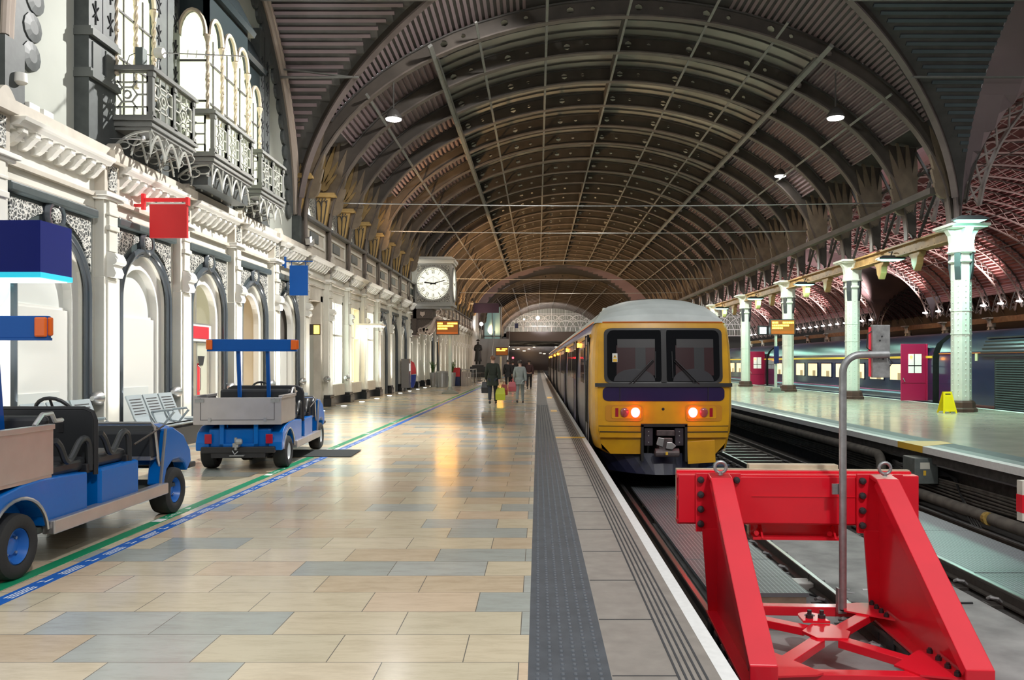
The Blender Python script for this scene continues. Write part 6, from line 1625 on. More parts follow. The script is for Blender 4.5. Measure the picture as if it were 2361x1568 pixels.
# ------------------------------------------------------------ people
SKIN = mat('skin', (.55, .34, .26), .5); HAIR = mat('dark_hair', (.03, .022, .018), .6)
def skinmesh(name, verts, edges, rad, m, parent, root=0, lv=2):
    me = bpy.data.meshes.new(name); me.from_pydata(verts, edges, []); o = _link(name, me)
    if parent is not None: o.parent = parent
    sk = o.modifiers.new('skin', 'SKIN'); sk.use_smooth_shade = True
    sl = me.skin_vertices[0].data
    for i, r in enumerate(rad): sl[i].radius = (r, r) if not isinstance(r, tuple) else r; sl[i].use_root = (i == root)
    sb = o.modifiers.new('sub', 'SUBSURF'); sb.levels = 1; sb.render_levels = lv
    me.materials.append(m); return o
def person(label, x, y, rot, h, top, trous, hairm, stride=.22, coat_long=.0, arms=0, skirt=None):
    s = h / 1.75; t = thing('person', label, 'person', (x, y, 0), rot)
    fz = .09
    P = {'pel': (0, 0, .95), 'wst': (0, 0, 1.1), 'chs': (0, .02, 1.32), 'nkb': (0, .01, 1.47), 'nk': (0, .02, 1.53), 'hd': (0, .04, 1.62), 'hdt': (0, .03, 1.69)}
    L = dict(P); E = [('pel', 'wst'), ('wst', 'chs'), ('chs', 'nkb'), ('nkb', 'nk'), ('nk', 'hd'), ('hd', 'hdt')]
    RD_ = {'pel': (.15, .11), 'wst': (.135, .10), 'chs': (.16, .115), 'nkb': (.08, .07), 'nk': .055, 'hd': (.08, .095), 'hdt': (.07, .08)}
    for sd, nm in ((-1, 'l'), (1, 'r')):
        st = stride * sd
        L.update({'hip' + nm: (sd * .09, 0, .88), 'kn' + nm: (sd * .095, st * .45 + .04, .50), 'an' + nm: (sd * .095, st, fz + abs(min(0, st)) * .25), 'to' + nm: (sd * .11, st + .15, .045 + abs(min(0, st)) * .1)})
        E += [('pel', 'hip' + nm), ('hip' + nm, 'kn' + nm), ('kn' + nm, 'an' + nm), ('an' + nm, 'to' + nm)]
        RD_.update({'hip' + nm: .085, 'kn' + nm: .058, 'an' + nm: .042, 'to' + nm: .035})
        sw = -st * .7
        L.update({'sh' + nm: (sd * .18, .01, 1.41), 'el' + nm: (sd * .23, sw * .35 - .03, 1.13), 'wr' + nm: (sd * .24, sw * .9 + .04, .89), 'pa' + nm: (sd * .24, sw * 1.0 + .05, .82)})
        E += [('chs', 'sh' + nm), ('sh' + nm, 'el' + nm), ('el' + nm, 'wr' + nm), ('wr' + nm, 'pa' + nm)]
        RD_.update({'sh' + nm: .062, 'el' + nm: .043, 'wr' + nm: .03, 'pa' + nm: (.035, .02)})
        for fi in range(5):
            fn = 'f%d%s' % (fi, nm); pa = L['pa' + nm]
            if fi == 4: p1 = (pa[0] - sd * .01, pa[1] + .05, pa[2] - .02); p2 = (pa[0] - sd * .015, pa[1] + .06, pa[2] - .05)
            else:
                o = (fi - 1.5) * .018; ln = (.07, .08, .075, .06)[fi]
                p1 = (pa[0], pa[1] + o, pa[2] - ln * .6); p2 = (pa[0] - sd * .015, pa[1] + o + .008, pa[2] - ln * 1.1)
            L[fn + 'a'] = p1; L[fn + 'b'] = p2; RD_[fn + 'a'] = .009; RD_[fn + 'b'] = .008
            E += [('pa' + nm, fn + 'a'), (fn + 'a', fn + 'b')]
    ks = list(L); ix = {k: i for i, k in enumerate(ks)}
    skinmesh('body', [tuple(c * s for c in L[k]) for k in ks], [(ix[a], ix[b_]) for a, b_ in E], [(tuple(q * s for q in RD_[k]) if isinstance(RD_[k], tuple) else RD_[k] * s) for k in ks], SKIN, t)
    def sub(name, keys, m, grow, extra=None):
        kk = [k for k in ks if k in keys]; ii = {k: i for i, k in enumerate(kk)}
        ee = [(ii[a], ii[b_]) for a, b_ in E if a in ii and b_ in ii]
        rr = [(tuple((q + grow) * s for q in RD_[k]) if isinstance(RD_[k], tuple) else (RD_[k] + grow) * s) for k in kk]
        return skinmesh(name, [tuple(c * s for c in L[k]) for k in kk], ee, rr, m, t)
    sub('trousers', ('pel', 'hipl', 'hipr', 'knl', 'knr', 'anl', 'anr'), trous, .018)
    sub('coat', ('pel', 'wst', 'chs', 'nkb', 'shl', 'shr', 'ell', 'elr', 'wrl', 'wrr'), top, .026)
    if coat_long:
        rg = [[(rx * s * cos(2 * PI * k / 14), ry * s * sin(2 * PI * k / 14), z * s) for k in range(14)] for rx, ry, z in ((.185, .145, 1.05), (.20, .165, .9), (.215, .19, .9 - coat_long))]
        build('coat_skirt', MB().loft(rg, caps=False), top, t, smooth=True, local=True)
    for nm in 'lr':
        a, c = Vector(L['an' + nm]), Vector(L['to' + nm])
        build('shoe', MB().loft([[(a.x * s + w * s * cos(2 * PI * k / 8), yy * s, max(.002, zz * s + hh * s * sin(2 * PI * k / 8))) for k in range(8)] for w, yy, zz, hh in ((.03, a.y - .06, a.z - .04, .03), (.042, a.y, a.z - .03, .045), (.045, c.y - .04, c.z + .0, .035), (.03, c.y + .06, c.z - .005, .02))]), M['black'], t, smooth=True, local=True)
    hd = MB(); hc = Vector(L['hd']) * s
    rgs = []
    for q in range(7):
        f = R(-20 + 110 * q / 6); rr = .108 * s * cos(f); rgs.append([(hc.x + rr * .9 * cos(2 * PI * k / 14), hc.y - .018 * s + rr * sin(2 * PI * k / 14) * (1.05 if sin(2 * PI * k / 14) < 0 else .82), hc.z + .035 * s + .105 * s * sin(f)) for k in range(14)])
    build('hair', hd.loft(rgs), hairm, t, smooth=True, local=True)
    # face
    fy = hc.y + .092 * s
    build('nose', MB().loft([[(hc.x - .012 * s, fy - .01, hc.z - .02 * s), (hc.x + .012 * s, fy - .01, hc.z - .02 * s), (hc.x, fy + .018 * s, hc.z - .02 * s)], [(hc.x - .006 * s, fy - .012, hc.z + .02 * s), (hc.x + .006 * s, fy - .012, hc.z + .02 * s), (hc.x, fy - .002, hc.z + .02 * s)]]), SKIN, t, smooth=True, local=True)
    for sd in (-1, 1):
        build('eye', MB().lathe([(.011 * s, -.004), (.008 * s, .004)], (hc.x + sd * .03 * s, fy - .012, hc.z + .02 * s), 1, 8), M['white'], t, local=True)
        build('ear', MB().lathe([(.012 * s, -.006), (.028 * s, .0), (.018 * s, .008)], (hc.x + sd * .082 * s, hc.y - .005, hc.z), 0, 8), SKIN, t, smooth=True, local=True)
    build('mouth', MB().box(hc.x - .02 * s, fy - .014, hc.z - .05 * s, hc.x + .02 * s, fy - .002, hc.z - .044 * s), mat('lips', (.35, .14, .12), .5), t, local=True)
    return t, L, s
GRN = mat('dark_green_coat', (.022, .03, .02), .8, var=.3, vscale=9); JNS = mat('dark_jeans', (.022, .028, .04), .8); GRY = mat('grey_suit_cloth', (.30, .34, .33), .8, var=.25, vscale=7); BLKC = mat('black_coat_cloth', (.02, .02, .022), .8)
def bag(name, lab, x, y, z, w, h, d, m):
    t = thing(name, lab, 'bag', (x, y, z))
    build('body', MB().loft([[(x - w * .5, y - d, z), (x + w * .5, y - d, z), (x + w * .5, y + d, z), (x - w * .5, y + d, z)], [(x - w * .52, y - d * 1.1, z + h * .5), (x + w * .52, y - d * 1.1, z + h * .5), (x + w * .52, y + d * 1.1, z + h * .5), (x - w * .52, y + d * 1.1, z + h * .5)], [(x - w * .42, y - d * .3, z + h), (x + w * .42, y - d * .3, z + h), (x + w * .42, y + d * .3, z + h), (x - w * .42, y + d * .3, z + h)]]), m, t, bevel=.015)
    build('handles', MB().tube([(x - w * .22, y, z + h - .01), (x - w * .1, y, z + h + .09), (x + w * .1, y, z + h + .09), (x + w * .22, y, z + h - .01)], .009, 5), m, t)
person('person in a dark green coat walking away with shopping bags', -1.68, 30.4, 0, 1.82, GRN, JNS, mat('reddish_hair', (.16, .07, .035), .6), .24, .22)
bag('shopping_bag', 'yellow green carrier bag hanging from the hand of the person in green', -1.40, 30.5, .16, .36, .46, .07, mat('lime_bag', (.55, .62, .04), .5))
bag('shopping_bag', 'dark red carrier bag held beside the yellow green one', -1.26, 30.62, .34, .26, .4, .06, mat('dark_red_bag', (.30, .04, .03), .5))
bag('shoulder_bag', 'dark holdall carried on the far side of the person in green', -1.95, 30.45, .42, .3, .42, .09, M['black'])
person('person in a pale grey suit walking away holding a red bag', -.68, 31.0, R(-4), 1.66, GRY, GRY, HAIR, .24, .12)
bag('shopping_bag', 'pinkish red bag swinging from the hand of the person in grey', -.97, 30.95, .47, .3, .36, .07, mat('pink_red_bag', (.48, .10, .12), .5))
person('person in black walking beyond the couple near the far board', -1.72, 47, 0, 1.72, BLKC, BLKC, HAIR, .2, .15)
person('second person in black close beside the first beyond the couple', -1.46, 47.6, R(6), 1.66, BLKC, JNS, HAIR, -.2)
person('person in dark clothes on the platform edge side, beyond the person in grey', -.50, 47, 0, 1.7, mat('maroon_dark_coat', (.05, .02, .022), .8), BLKC, HAIR, .22)
# ------------------------------------------------------------ furniture far along the platform
STL = mat('planter_steel', (.5, .5, .5), .35, .8)
t = thing('litter_bin', 'round ribbed steel bin beside the pale post', 'bin', (-6.0, 51, 0))
b = MB().lathe([(.34, 0), (.36, .04), (.36, .9), (.38, .92), (.38, 1.0), (.30, 1.02)], (-6.0, 51, 0), 2, 20); build('body', b, STL, t)
b = MB()
for k in range(20): a = 2 * PI * k / 20; b.tube([(-6 + .37 * cos(a), 51 + .37 * sin(a), .06), (-6 + .37 * cos(a), 51 + .37 * sin(a), .9)], .02, 5)
build('rib', b, STL, t)
GRNL = mat('leaf_green', (.10, .22, .05), .6, var=.4, vscale=8)
def plant(x, y, z, n, h, label):
    t = thing('potted_plant', label, 'plant', (x, y, 0)); r_ = random.Random(int(x * 10 + y)); b = MB(); st = MB()
    for k in range(n):
        a = r_.uniform(0, 2 * PI); sp = r_.uniform(.05, .3); hh = h * r_.uniform(.5, 1); p = Vector((x, y, z)); q = Vector((x + sp * cos(a), y + sp * sin(a), z + hh))
        st.tube([p, (p + q) / 2 + Vector((0, 0, .05)), q], .008, 4)
        for m in range(6):
            c = p.lerp(q, .3 + .14 * m); aa = r_.uniform(0, 2 * PI); d = Vector((cos(aa), sin(aa), r_.uniform(-.2, .5))) * r_.uniform(.08, .16); w = d.cross(Vector((0, 0, 1))).normalized() * .035
            b.add([c, c + d * .5 + w, c + d, c + d * .5 - w], [(0, 1, 2, 3)])
    build('stem', st, GRNL, t); build('foliage', b, GRNL, t)
    build('pot', MB().lathe([(.16, 0), (.22, z * .9), (.22, z), (.18, z), (.17, z * .9)], (x, y, 0), 2, 16), STL, t)
plant(-6.75, 52.5, .9, 26, .75, 'tall green plant in a steel pot behind the steel bin')
plant(-5.6, 53.5, .9, 26, .8, 'tall green plant in a steel pot behind the pale post')
t = thing('kiosk_counter', 'red and navy counter front beside the pale post', 'counter', (-5.3, 54, 0)); build('red_panel', MB().box(-5.75, 53.9, .62, -5.15, 54, 1.22), mat('kiosk_red', (.6, .03, .04), .5), t); build('navy_panel', MB().box(-5.75, 53.9, .02, -5.15, 54, .62), M['navy'], t); build('body', MB().box(-5.75, 54, .0, -5.15, 55, 1.15), M['granite'], t)
t = thing('barrier', 'low pale slatted barrier with steel rail beside the red counter', 'barrier', (-4.7, 54.5, 0)); b = MB()
for k in range(14): b.box(-5.1, 54.2 + k * .2, 0, -5.04, 54.36 + k * .2, .95)
for k in range(4): b.box(-5.1 + k * .18, 54.1, 0, -4.95 + k * .18, 54.16, .95)
build('slats', b, mat('slat_beige', (.45, .40, .36), .6), t); build('rail', MB().tube([(-5.1, 54.1, 1.1), (-4.3, 54.1, 1.1), (-4.3, 57, 1.1)], .03, 6).tube([(-4.3, 54.1, 0), (-4.3, 54.1, 1.1)], .025, 6).tube([(-4.3, 57, 0), (-4.3, 57, 1.1)], .025, 6), M['steel'], t)
t = thing('ticket_machine', 'grey ticket machine with a rounded red and blue side by the wall', 'machine', (-7.0, 44, 0)); build('cabinet', MB().box(-7.3, 43.6, .2, -6.9, 44.2, 1.75), mat('machine_grey', (.2, .19, .19), .4), t); build('legs', MB().box(-7.2, 43.7, 0, -7.12, 43.8, .2).box(-7.2, 44.0, 0, -7.12, 44.1, .2), M['iron'], t)
build('red_side', MB().prism([(-6.88, .9), (-6.88, 1.65), (-6.72, 1.55), (-6.62, 1.25), (-6.6, .95)], 1, 44.2, 44.3), mat('machine_red', (.6, .04, .05), .4), t); build('blue_side', MB().prism([(-6.88, .2), (-6.88, .9), (-6.6, .9), (-6.64, .5), (-6.74, .2)], 1, 44.2, 44.3), mat('machine_blue', (.02, .05, .3), .4), t); build('screen', MB().box(-6.9, 43.7, 1.1, -6.89, 44.1, 1.5), mat('pale_screen', (.6, .65, .65), .3, emit=(.8, .9, .9), estr=.5), t)
for k in range(5):
    t = thing('cafe_table', 'dark cafe table with railings beyond the barrier, %s along' % nth(k), 'table', (-4.9, 59 + 2 * k, 0), group='cafe tables'); x, y = -4.9 + .3 * (k % 2), 59 + 2 * k
    build('top', MB().lathe([(.35, .7), (.35, .74)], (x, y, 0), 2, 16), M['iron'], t); build('pedestal', MB().tube([(x, y, .02), (x, y, .7)], .03, 6).lathe([(.22, 0), (.22, .03)], (x, y, 0), 2, 14), M['iron'], t)
# bronze statue on plinth
BRZ = mat('dark_bronze', (.035, .035, .035), .4, metal=.4)
sx, sy_ = -6.3, 86; t = thing('statue', 'dark bronze statue of a standing person in a long coat on a stone plinth', 'statue', (sx, sy_, 0))
build('plinth', MB().box(sx - .8, sy_ - .6, 0, sx + .8, sy_ + .6, 1.1).box(sx - .6, sy_ - .45, 1.1, sx + .6, sy_ + .45, 1.25), M['granite'], t)
vv = [(0, 0, 2.4), (0, 0, 2.75), (0, 0, 3.2), (0, 0, 3.45), (0, -.02, 3.58), (0, -.03, 3.75), (-.16, 0, 2.2), (-.16, -.02, 1.75), (-.16, 0, 1.32), (.16, 0, 2.2), (.16, -.02, 1.75), (.16, 0, 1.32), (-.3, 0, 3.28), (-.38, 0, 2.85), (-.18, -.22, 2.72), (.3, 0, 3.28), (.38, 0, 2.85), (.14, -.25, 2.8)]
sb_ = skinmesh('figure', [(sx + a, sy_ + b_, c) for a, b_, c in vv], [(0, 1), (1, 2), (2, 3), (3, 4), (4, 5), (0, 6), (6, 7), (7, 8), (0, 9), (9, 10), (10, 11), (2, 12), (12, 13), (13, 14), (2, 15), (15, 16), (16, 17)], [.24, .2, .24, .12, .1, .15, .16, .12, .1, .16, .12, .1, .12, .09, .06, .12, .09, .06], BRZ, None, 0, 2)
for v in sb_.data.vertices: v.co -= Vector((sx, sy_, 0))
sb_.parent = t
build('coat', MB().loft([[(sx + r * cos(2 * PI * k / 14), sy_ + r * .75 * sin(2 * PI * k / 14), z) for k in range(14)] for r, z in ((.28, 3.0), (.30, 2.6), (.36, 2.0), (.42, 1.65))], caps=False), BRZ, t, smooth=True)
build('helmet', MB().lathe([(.26, 3.80), (.2, 3.84), (.15, 3.93), (.05, 3.98)], (sx, sy_ - .03, 0), 2, 14), BRZ, t, smooth=True)
# dark overhead sign
t = thing('overhead_sign', 'long dark navy direction sign on a pole by the second crossing', 'sign', (-6.6, 86, 7)); build('board', MB().box(-6.7, 84.9, 6.72, -4.05, 85.1, 7.7), mat('dark_navy_sign', (.006, .005, .014), .9, spec=.05), t); build('arm', MB().box(-7.8, 85.1, 7.6, -4.3, 85.25, 7.75), M['ironl'], t)
t = thing('flag_box', 'small blue square sign high before the far footbridge', 'sign', (-3.1, 120, 7)); build('board', MB().box(-3.4, 120, 6.6, -2.9, 120.1, 7.3), M['navy'], t); build('hanger', MB().tube([(-3.15, 120.05, 7.3), (-3.15, 120.05, 12.5)], .02, 5), M['iron'], t)
# ------------------------------------------------------------ far footbridge, stairs, gable screen
GLA = mat('gable_glass', (.30, .32, .29), .3, var=.3, vscale=.2)
GW = mat('white_tracery', (.75, .75, .75), .5)
GY = 168.0
def gable(C, rx, rz, nm, zlow, lab):
    t = thing('gable_screen', lab, 'gable', (C, GY, zlow))
    A = [-R(84) + R(168) * i / 40 for i in range(41)]; arc = [arcpt(C, rx, rz, a) for a in A]
    poly = [p for p in arc]; poly = [(poly[0][0], zlow)] + poly + [(poly[-1][0], zlow)]
    build('glazing', MB().prism(poly, 1, GY + .2, GY + .3), GLA, t)
    b = MB(); x = C - rx + .8
    while x < C + rx:
        zt_ = ZS + rz * math.sqrt(max(0, 1 - ((x - C) / rx) ** 2)); b.box(x - .03, GY + .1, zlow, x + .03, GY + .2, max(zt_, zlow + .1)); x += .55
    build('glazing_bar', b, M['iron'], t)
    b = MB()
    for z in (zlow, zlow + 1.3, zlow + 2.4, zlow + 3.9):
        w = rx * math.sqrt(max(0, 1 - ((z - ZS) / rz) ** 2)) if z > ZS else rx
        b.bar((C - w, GY, z), (C + w, GY, z), .1, .12)
    b.tube([(p[0], GY, p[1]) for p in arc], .12, 6)
    for k in range(-3, 4):
        cx = C + k * rx * .28
        for r in (rx * .28, rx * .20):
            pts = []
            for q in range(25):
                a = PI * q / 24; xx, zz = cx + r * cos(a), zlow + r * 1.25 * sin(a)
                if abs(xx - C) < rx and zz < ZS + rz * math.sqrt(max(0, 1 - ((xx - C) / rx) ** 2)): pts.append((xx, GY, zz))
            if len(pts) > 2: b.tube(pts, .07, 5)
        zt_ = ZS + rz * math.sqrt(max(0, 1 - ((cx - C) / rx) ** 2))
        b.bar((cx, GY, zlow), (cx, GY, zt_), .1, .1)
        for sg in (-1, 1):
            pts = []
            for q in range(22):
                a = R(-90) + sg * 2 * PI * q / 16; rr = .75 * (1 - q / 28); pts.append((cx + sg * .8 + rr * cos(a), GY, zlow + 3.1 + rr * sin(a)))
            b.tube(pts, .06, 5)
    build('tracery', b, GW, t); return t
gable(RC, RX - .2, RZ - .2, 'main', 7.6, 'glazed arched gable with white scrolled iron tracery at the end of the main vault')
gable((XCOL + X3) / 2, (X3 - XCOL) / 2 - .2, 9, 'second', 7.0, 'glazed gable with white iron tracery at the end of the second vault')
t = thing('footbridge', 'dark panelled footbridge crossing the tracks at the far end', 'bridge', (2, 150, 5)); build('deck', MB().box(-5.8, 150, 4.6, 13.2, 153, 7.2), mat('footbridge_dark', (.035, .028, .03), .7), t)
b = MB().bar((-5.8, 150, 8.2), (13.2, 150, 8.2), .08, .08)
for k in range(19): b.bar((-5.6 + k, 150, 7.2), (-5.6 + k, 150, 8.2), .05, .05)
build('railing', b, M['ironl'], t)
build('under_deck', MB().box(-6.5, 124, 4.62, 13.2, 150, 4.8), M['iron'], t)
t = thing('staircase', 'grey staircase with rails climbing to the far footbridge', 'stairs', (-7, 96, 0)); b = MB()
for k in range(24): b.box(-7.4, 96 + k * .34, k * .19, -3.6, 96.4 + k * .34, k * .19 + .06).box(-7.4, 96 + k * .34 + .3, k * .19, -3.6, 96.36 + k * .34, (k + 1) * .19)
build('steps', b, mat('stair_grey', (.28, .27, .26), .6), t)
b = MB()
for x in (-7.4, -5.5, -3.6): b.tube([(x, 96, 1.0), (x, 104, 5.5)], .05, 6).tube([(x, 96, 0), (x, 96, 1.0)], .05, 6)
build('handrail', b, M['steel'], t)
t = thing('lift_shaft', 'pale blue green glass lift shaft above the stairs', 'lift', (-6.2, 110, 0)); build('glass', MB().box(-7.3, 110, 0, -5.0, 112, 9), mat('lift_glass', (.28, .42, .40), .15, emit=(.5, .9, .85), estr=.12), t); build('frame', MB().box(-7.35, 109.9, 0, -7.2, 112, 9.1).box(-6.2, 109.9, 0, -6.1, 110, 9.1).box(-5.1, 109.9, 0, -4.95, 112, 9.1).box(-7.35, 109.9, 5, -4.95, 110, 5.15), M['ironl'], t)
STARL = mat('star_lamp', (1, 1, 1), .3, emit=(1, 1, 1), estr=60)
for k, (x, y, z, r, lab) in enumerate(((.0, 148, 9.6, .32, 'brilliant white lamp above the far footbridge'), (-.2, 165, 13.6, .3, 'brilliant white lamp high on the far gable'), (-2.5, 149, 9.4, .14, 'small white lamp beside the brilliant one over the footbridge'), (-7.0, 101, 6.3, .22, 'blue white lamp beside the far stairs'))):
    t = thing('bright_lamp', lab, 'lamp', (x, y, z)); build('lens', MB().lathe([(.01, -.12), (r, -.05), (r, .05), (.01, .12)], (x, y, z), 1, 14), STARL, t); build('bracket', MB().tube([(x, y + .1, z), (x, y + .5, z - 1.5)], .04, 5), M['iron'], t)
# lights and clutter below the footbridge
r_ = random.Random(11)
for k in range(16):
    x = -5 + k * .9 + r_.uniform(-.2, .2); y = 140 + r_.uniform(-12, 8); z = r_.uniform(2.9, 4.3)
    t = thing('concourse_lamp', 'small warm ceiling lamp under the far footbridge, %s from the stairs' % nth(k), 'lamp', (x, y, z), group='lamps under the footbridge'); build('lens', MB().lathe([(.22, 0), (.2, .06)], (x, y, z), 2, 10), mat('warm_lamp', (1, .9, .7), .4, emit=(1, .85, .6), estr=9), t)
    build('stem', MB().tube([(x, y, z + .06), (x, y, 4.7)], .02, 5), M['iron'], t)
t = thing('signal_lamp', 'small red signal light low under the far footbridge', 'signal', (-3.6, 118, 1.9)); build('lens', MB().lathe([(.14, 0), (.1, -.08)], (-3.6, 118, 2.2), 1, 12), mat('signal_red', (1, .05, .05), .4, emit=(1, .02, .03), estr=20), t); build('post', MB().tube([(-3.6, 118.1, 0), (-3.6, 118.1, 2.3)], .05, 6), M['iron'], t)
struct('trim_9', MB().box(-7.6, 108, 0, -7.3, 108, .0) if False else MB().box(-8, 160, -.1, 15, 160.3, 4.6), mat('concourse_back', (.10, .09, .09), .6), 'dim back wall beyond the far footbridge')

vu = None
for k in range(44):
    y = (Y1 if k < 23 else Y3 - 69) + 3 * k; l = 'bright white uplight at the foot of the second vault ribs, %s along' % nth(k)
    if vu is None:
        vu = thing('vault_uplight', l, 'lamp', (43.7, y, 7.1), group='uplights of the second vault'); build('lens', MB().lathe([(.02, -.08), (.28, 0), (.25, .1)], (43.7, y, 7.1), 2, 10), mat('uplight_lens', (1, 1, 1), .4, emit=(1, .95, .95), estr=12), vu); build('bracket', MB().box(43.7, y - .04, 6.9, 44.4, y + .04, 7.0), M['iron'], vu)
    else: dup(vu, (43.7, y, 7.1), None, l)
# ------------------------------------------------------------ porter carts
def cart(lab, loc, rot, rimc, front_amber):
    t = thing('porter_cart', lab, 'cart', loc, rot); BL = M['blue']
    K = dict(local=True)
    rr = .24
    for (wx, wy) in ((-.52, 0), (.52, 0), (-.52, 2.62), (.52, 2.62)):
        s_ = 1 if wx > 0 else -1
        wb = MB().lathe([(.135, -.085), (.15, -.10), (.20, -.105), (.232, -.085), (.24, -.05), (.24, .05), (.232, .085), (.20, .105), (.15, .10), (.135, .085), (.13, 0), (.135, -.085)], (wx, wy, rr), 0, 28, caps=False)
        if rot and wy > 1: pass
        w = build('wheel', wb, M['tyre'], t, smooth=True, **K)
        build('rim', MB().lathe([(.136, s_ * -.02), (.136, s_ * .075), (.125, s_ * .085), (.115, s_ * .06), (.10, s_ * .02), (.075, s_ * .015), (.06, s_ * .035), (.02, s_ * .04)], (wx, wy, rr), 0, 24), rimc, w, smooth=True, **K)
        for k in range(4): a = R(45 + 90 * k); build('wheel_nut', MB().lathe([(.012, 0), (.012, s_ * .02)], (wx + s_ * .02, wy + .075 * cos(a), rr + .075 * sin(a)), 0, 6), M['steel'], w, **K)
    # chassis, axle
    build('chassis', MB().box(-.38, -.5, .2, .38, 3.0, .27).box(-.5, -.05, .2, .5, .05, .26).box(-.5, 2.57, .2, .5, 2.67, .26).lathe([(.05, -.12), (.11, -.06), (.11, .06), (.05, .12)], (0, 0, .22), 0, 12), M['blackm'], t, **K)
    build('floor_pan', MB().box(-.56, .3, .27, .56, 2.9, .31), mat('grey_rubber_floor', (.06, .07, .06), .8), t, **K)
    for s_ in (-1, 1): build('running_board', MB().box(s_ * .56 - (.0 if s_ > 0 else .10), .36, .25, s_ * .56 + (.10 if s_ > 0 else 0), 2.34, .36), M['alu'], t, bevel=.01, **K)
    # rear body with wheel arches
    def rear_side(s_):
        arch = [(.34 * cos(R(8 + 160 * k / 10)), rr + .03 + .31 * sin(R(8 + 160 * k / 10))) for k in range(11)]
        top = [(.92, .33), (.92, .66), (.55, .68), (.3, .69), (.05, .68), (-.2, .64), (-.38, .56), (-.46, .42), (-.46, .30)]
        poly = [(.36, .33)] + arch + [(-.36, .30)] + top[::-1]
        return poly
    for s_ in (-1, 1):
        build('rear_fender', MB().prism(rear_side(s_), 0, s_ * .42, s_ * .61), BL, t, bevel=.025, **K)
        ar = [(s_ * .615, .345 * cos(R(5 + 168 * k / 14)), rr + .03 + .315 * sin(R(5 + 168 * k / 14))) for k in range(15)]
        build('arch_trim', MB().tube(ar, .014, 6), M['steel'], t, smooth=True, **K)
        build('seat_box', MB().box(s_ * .61 - (.28 if s_ > 0 else 0), 1.12, .31, s_ * .61 + (0 if s_ > 0 else .28), 1.82, .66), BL, t, bevel=.025, **K)
    build('rear_body', MB().box(-.44, -.42, .30, .44, .9, .62), BL, t, bevel=.03, **K)
    build('seat_base', MB().box(-.5, 1.15, .31, .5, 1.78, .62), BL, t, bevel=.02, **K)
    build('rear_frame', MB().box(-.27, -.47, .35, -.21, -.42, .7).box(.21, -.47, .35, .27, -.42, .7).box(-.27, -.47, .35, .27, -.43, .40), BL, t, bevel=.006, **K)
    build('rear_bumper', MB().box(-.52, -.52, .27, .52, -.44, .36), M['blackm'], t, bevel=.012, **K)
    for s_ in (-1, 1): build('tail_lamp', MB().box(s_ * .43 - .05, -.475, .40, s_ * .43 + .05, -.455, .54), M['redlens'], t, bevel=.008, **K)
    build('tow_hitch', MB().box(-.05, -.60, .36, .03, -.50, .42).tube([(-.01, -.58, .32), (-.01, -.58, .5)], .02, 8).lathe([(.03, -.05), (.045, -.03), (.045, .03), (.03, .05)], (.03, -.58, .44), 0, 10).tube([(-.06, -.57, .31), (-.02, -.6, .26), (.02, -.58, .30)], .008, 5).box(-.10, -.58, .23, .10, -.5, .245), M['galv'], t, **K)
    # aluminium tray
    tr = build('tray_floor', MB().box(-.60, -.50, .68, .60, .42, .71), M['alu'], t, **K)
    for s_ in (-1, 1): build('tray_side', MB().box(s_ * .60 - .015, -.50, .71, s_ * .60 + .015, .42, 1.08).box(s_ * .60 - .03, -.5, 1.06, s_ * .60 + .03, .42, 1.10), M['alu'], t, bevel=.004, **K)
    tg_ = build('tailgate', MB().box(-.62, -.53, .68, .62, -.50, 1.07), M['alu'], t, bevel=.004, **K)
    build('gate_seam', MB().box(-.52, -.534, .745, .52, -.53, .751).box(-.52, -.534, .745, -.514, -.53, 1.06).box(.514, -.534, .745, .52, -.53, 1.06), M['bolt'], tg_, **K)
    for s_ in (-1, 1):
        build('hinge', MB().box(s_ * .39 - .02, -.545, .72, s_ * .39 + .02, -.53, .78), M['steel'], tg_, **K); build('latch', MB().box(s_ * .53 - .06, -.545, 1.0, s_ * .53 + .06, -.53, 1.05), M['galv'], tg_, **K)
    build('tray_front', MB().box(-.60, .40, .71, .60, .43, 1.0), M['alu'], t, **K)
    build('tray_crank', MB().tube([(.60, .2, 1.10), (.60, .3, 1.18), (.60, .42, 1.18), (.60, .46, 1.12), (.60, .56, 1.12)], .018, 7), M['steel'], t, smooth=True, **K)
    # blue bar on two posts with amber lamps
    for x in (-.22, .22): build('bar_post', MB().bar((x, .42, .7), (x, .30, 1.80), .055, .05), M['bluebar'], t, **K)
    brd = build('canopy_bar', MB().box(-.67, .24, 1.76, .67, .30, 1.93), M['bluebar'], t, bevel=.008, **K)
    build('bar_edge', MB().box(-.67, .235, 1.745, .67, .31, 1.765), M['bluebar'], brd, **K)
    for s_ in (-1, 1):
        build('amber_lamp', MB().box(s_ * .63 - .045, .215, 1.77, s_ * .63 + .045, .245, 1.92), M['amber'], brd, bevel=.012, **K)
        build('amber_side_lamp', MB().box(s_ * .67 - .02, .25, 1.78, s_ * .67 + .025, .29, 1.92), M['amber'], brd, bevel=.012, **K)
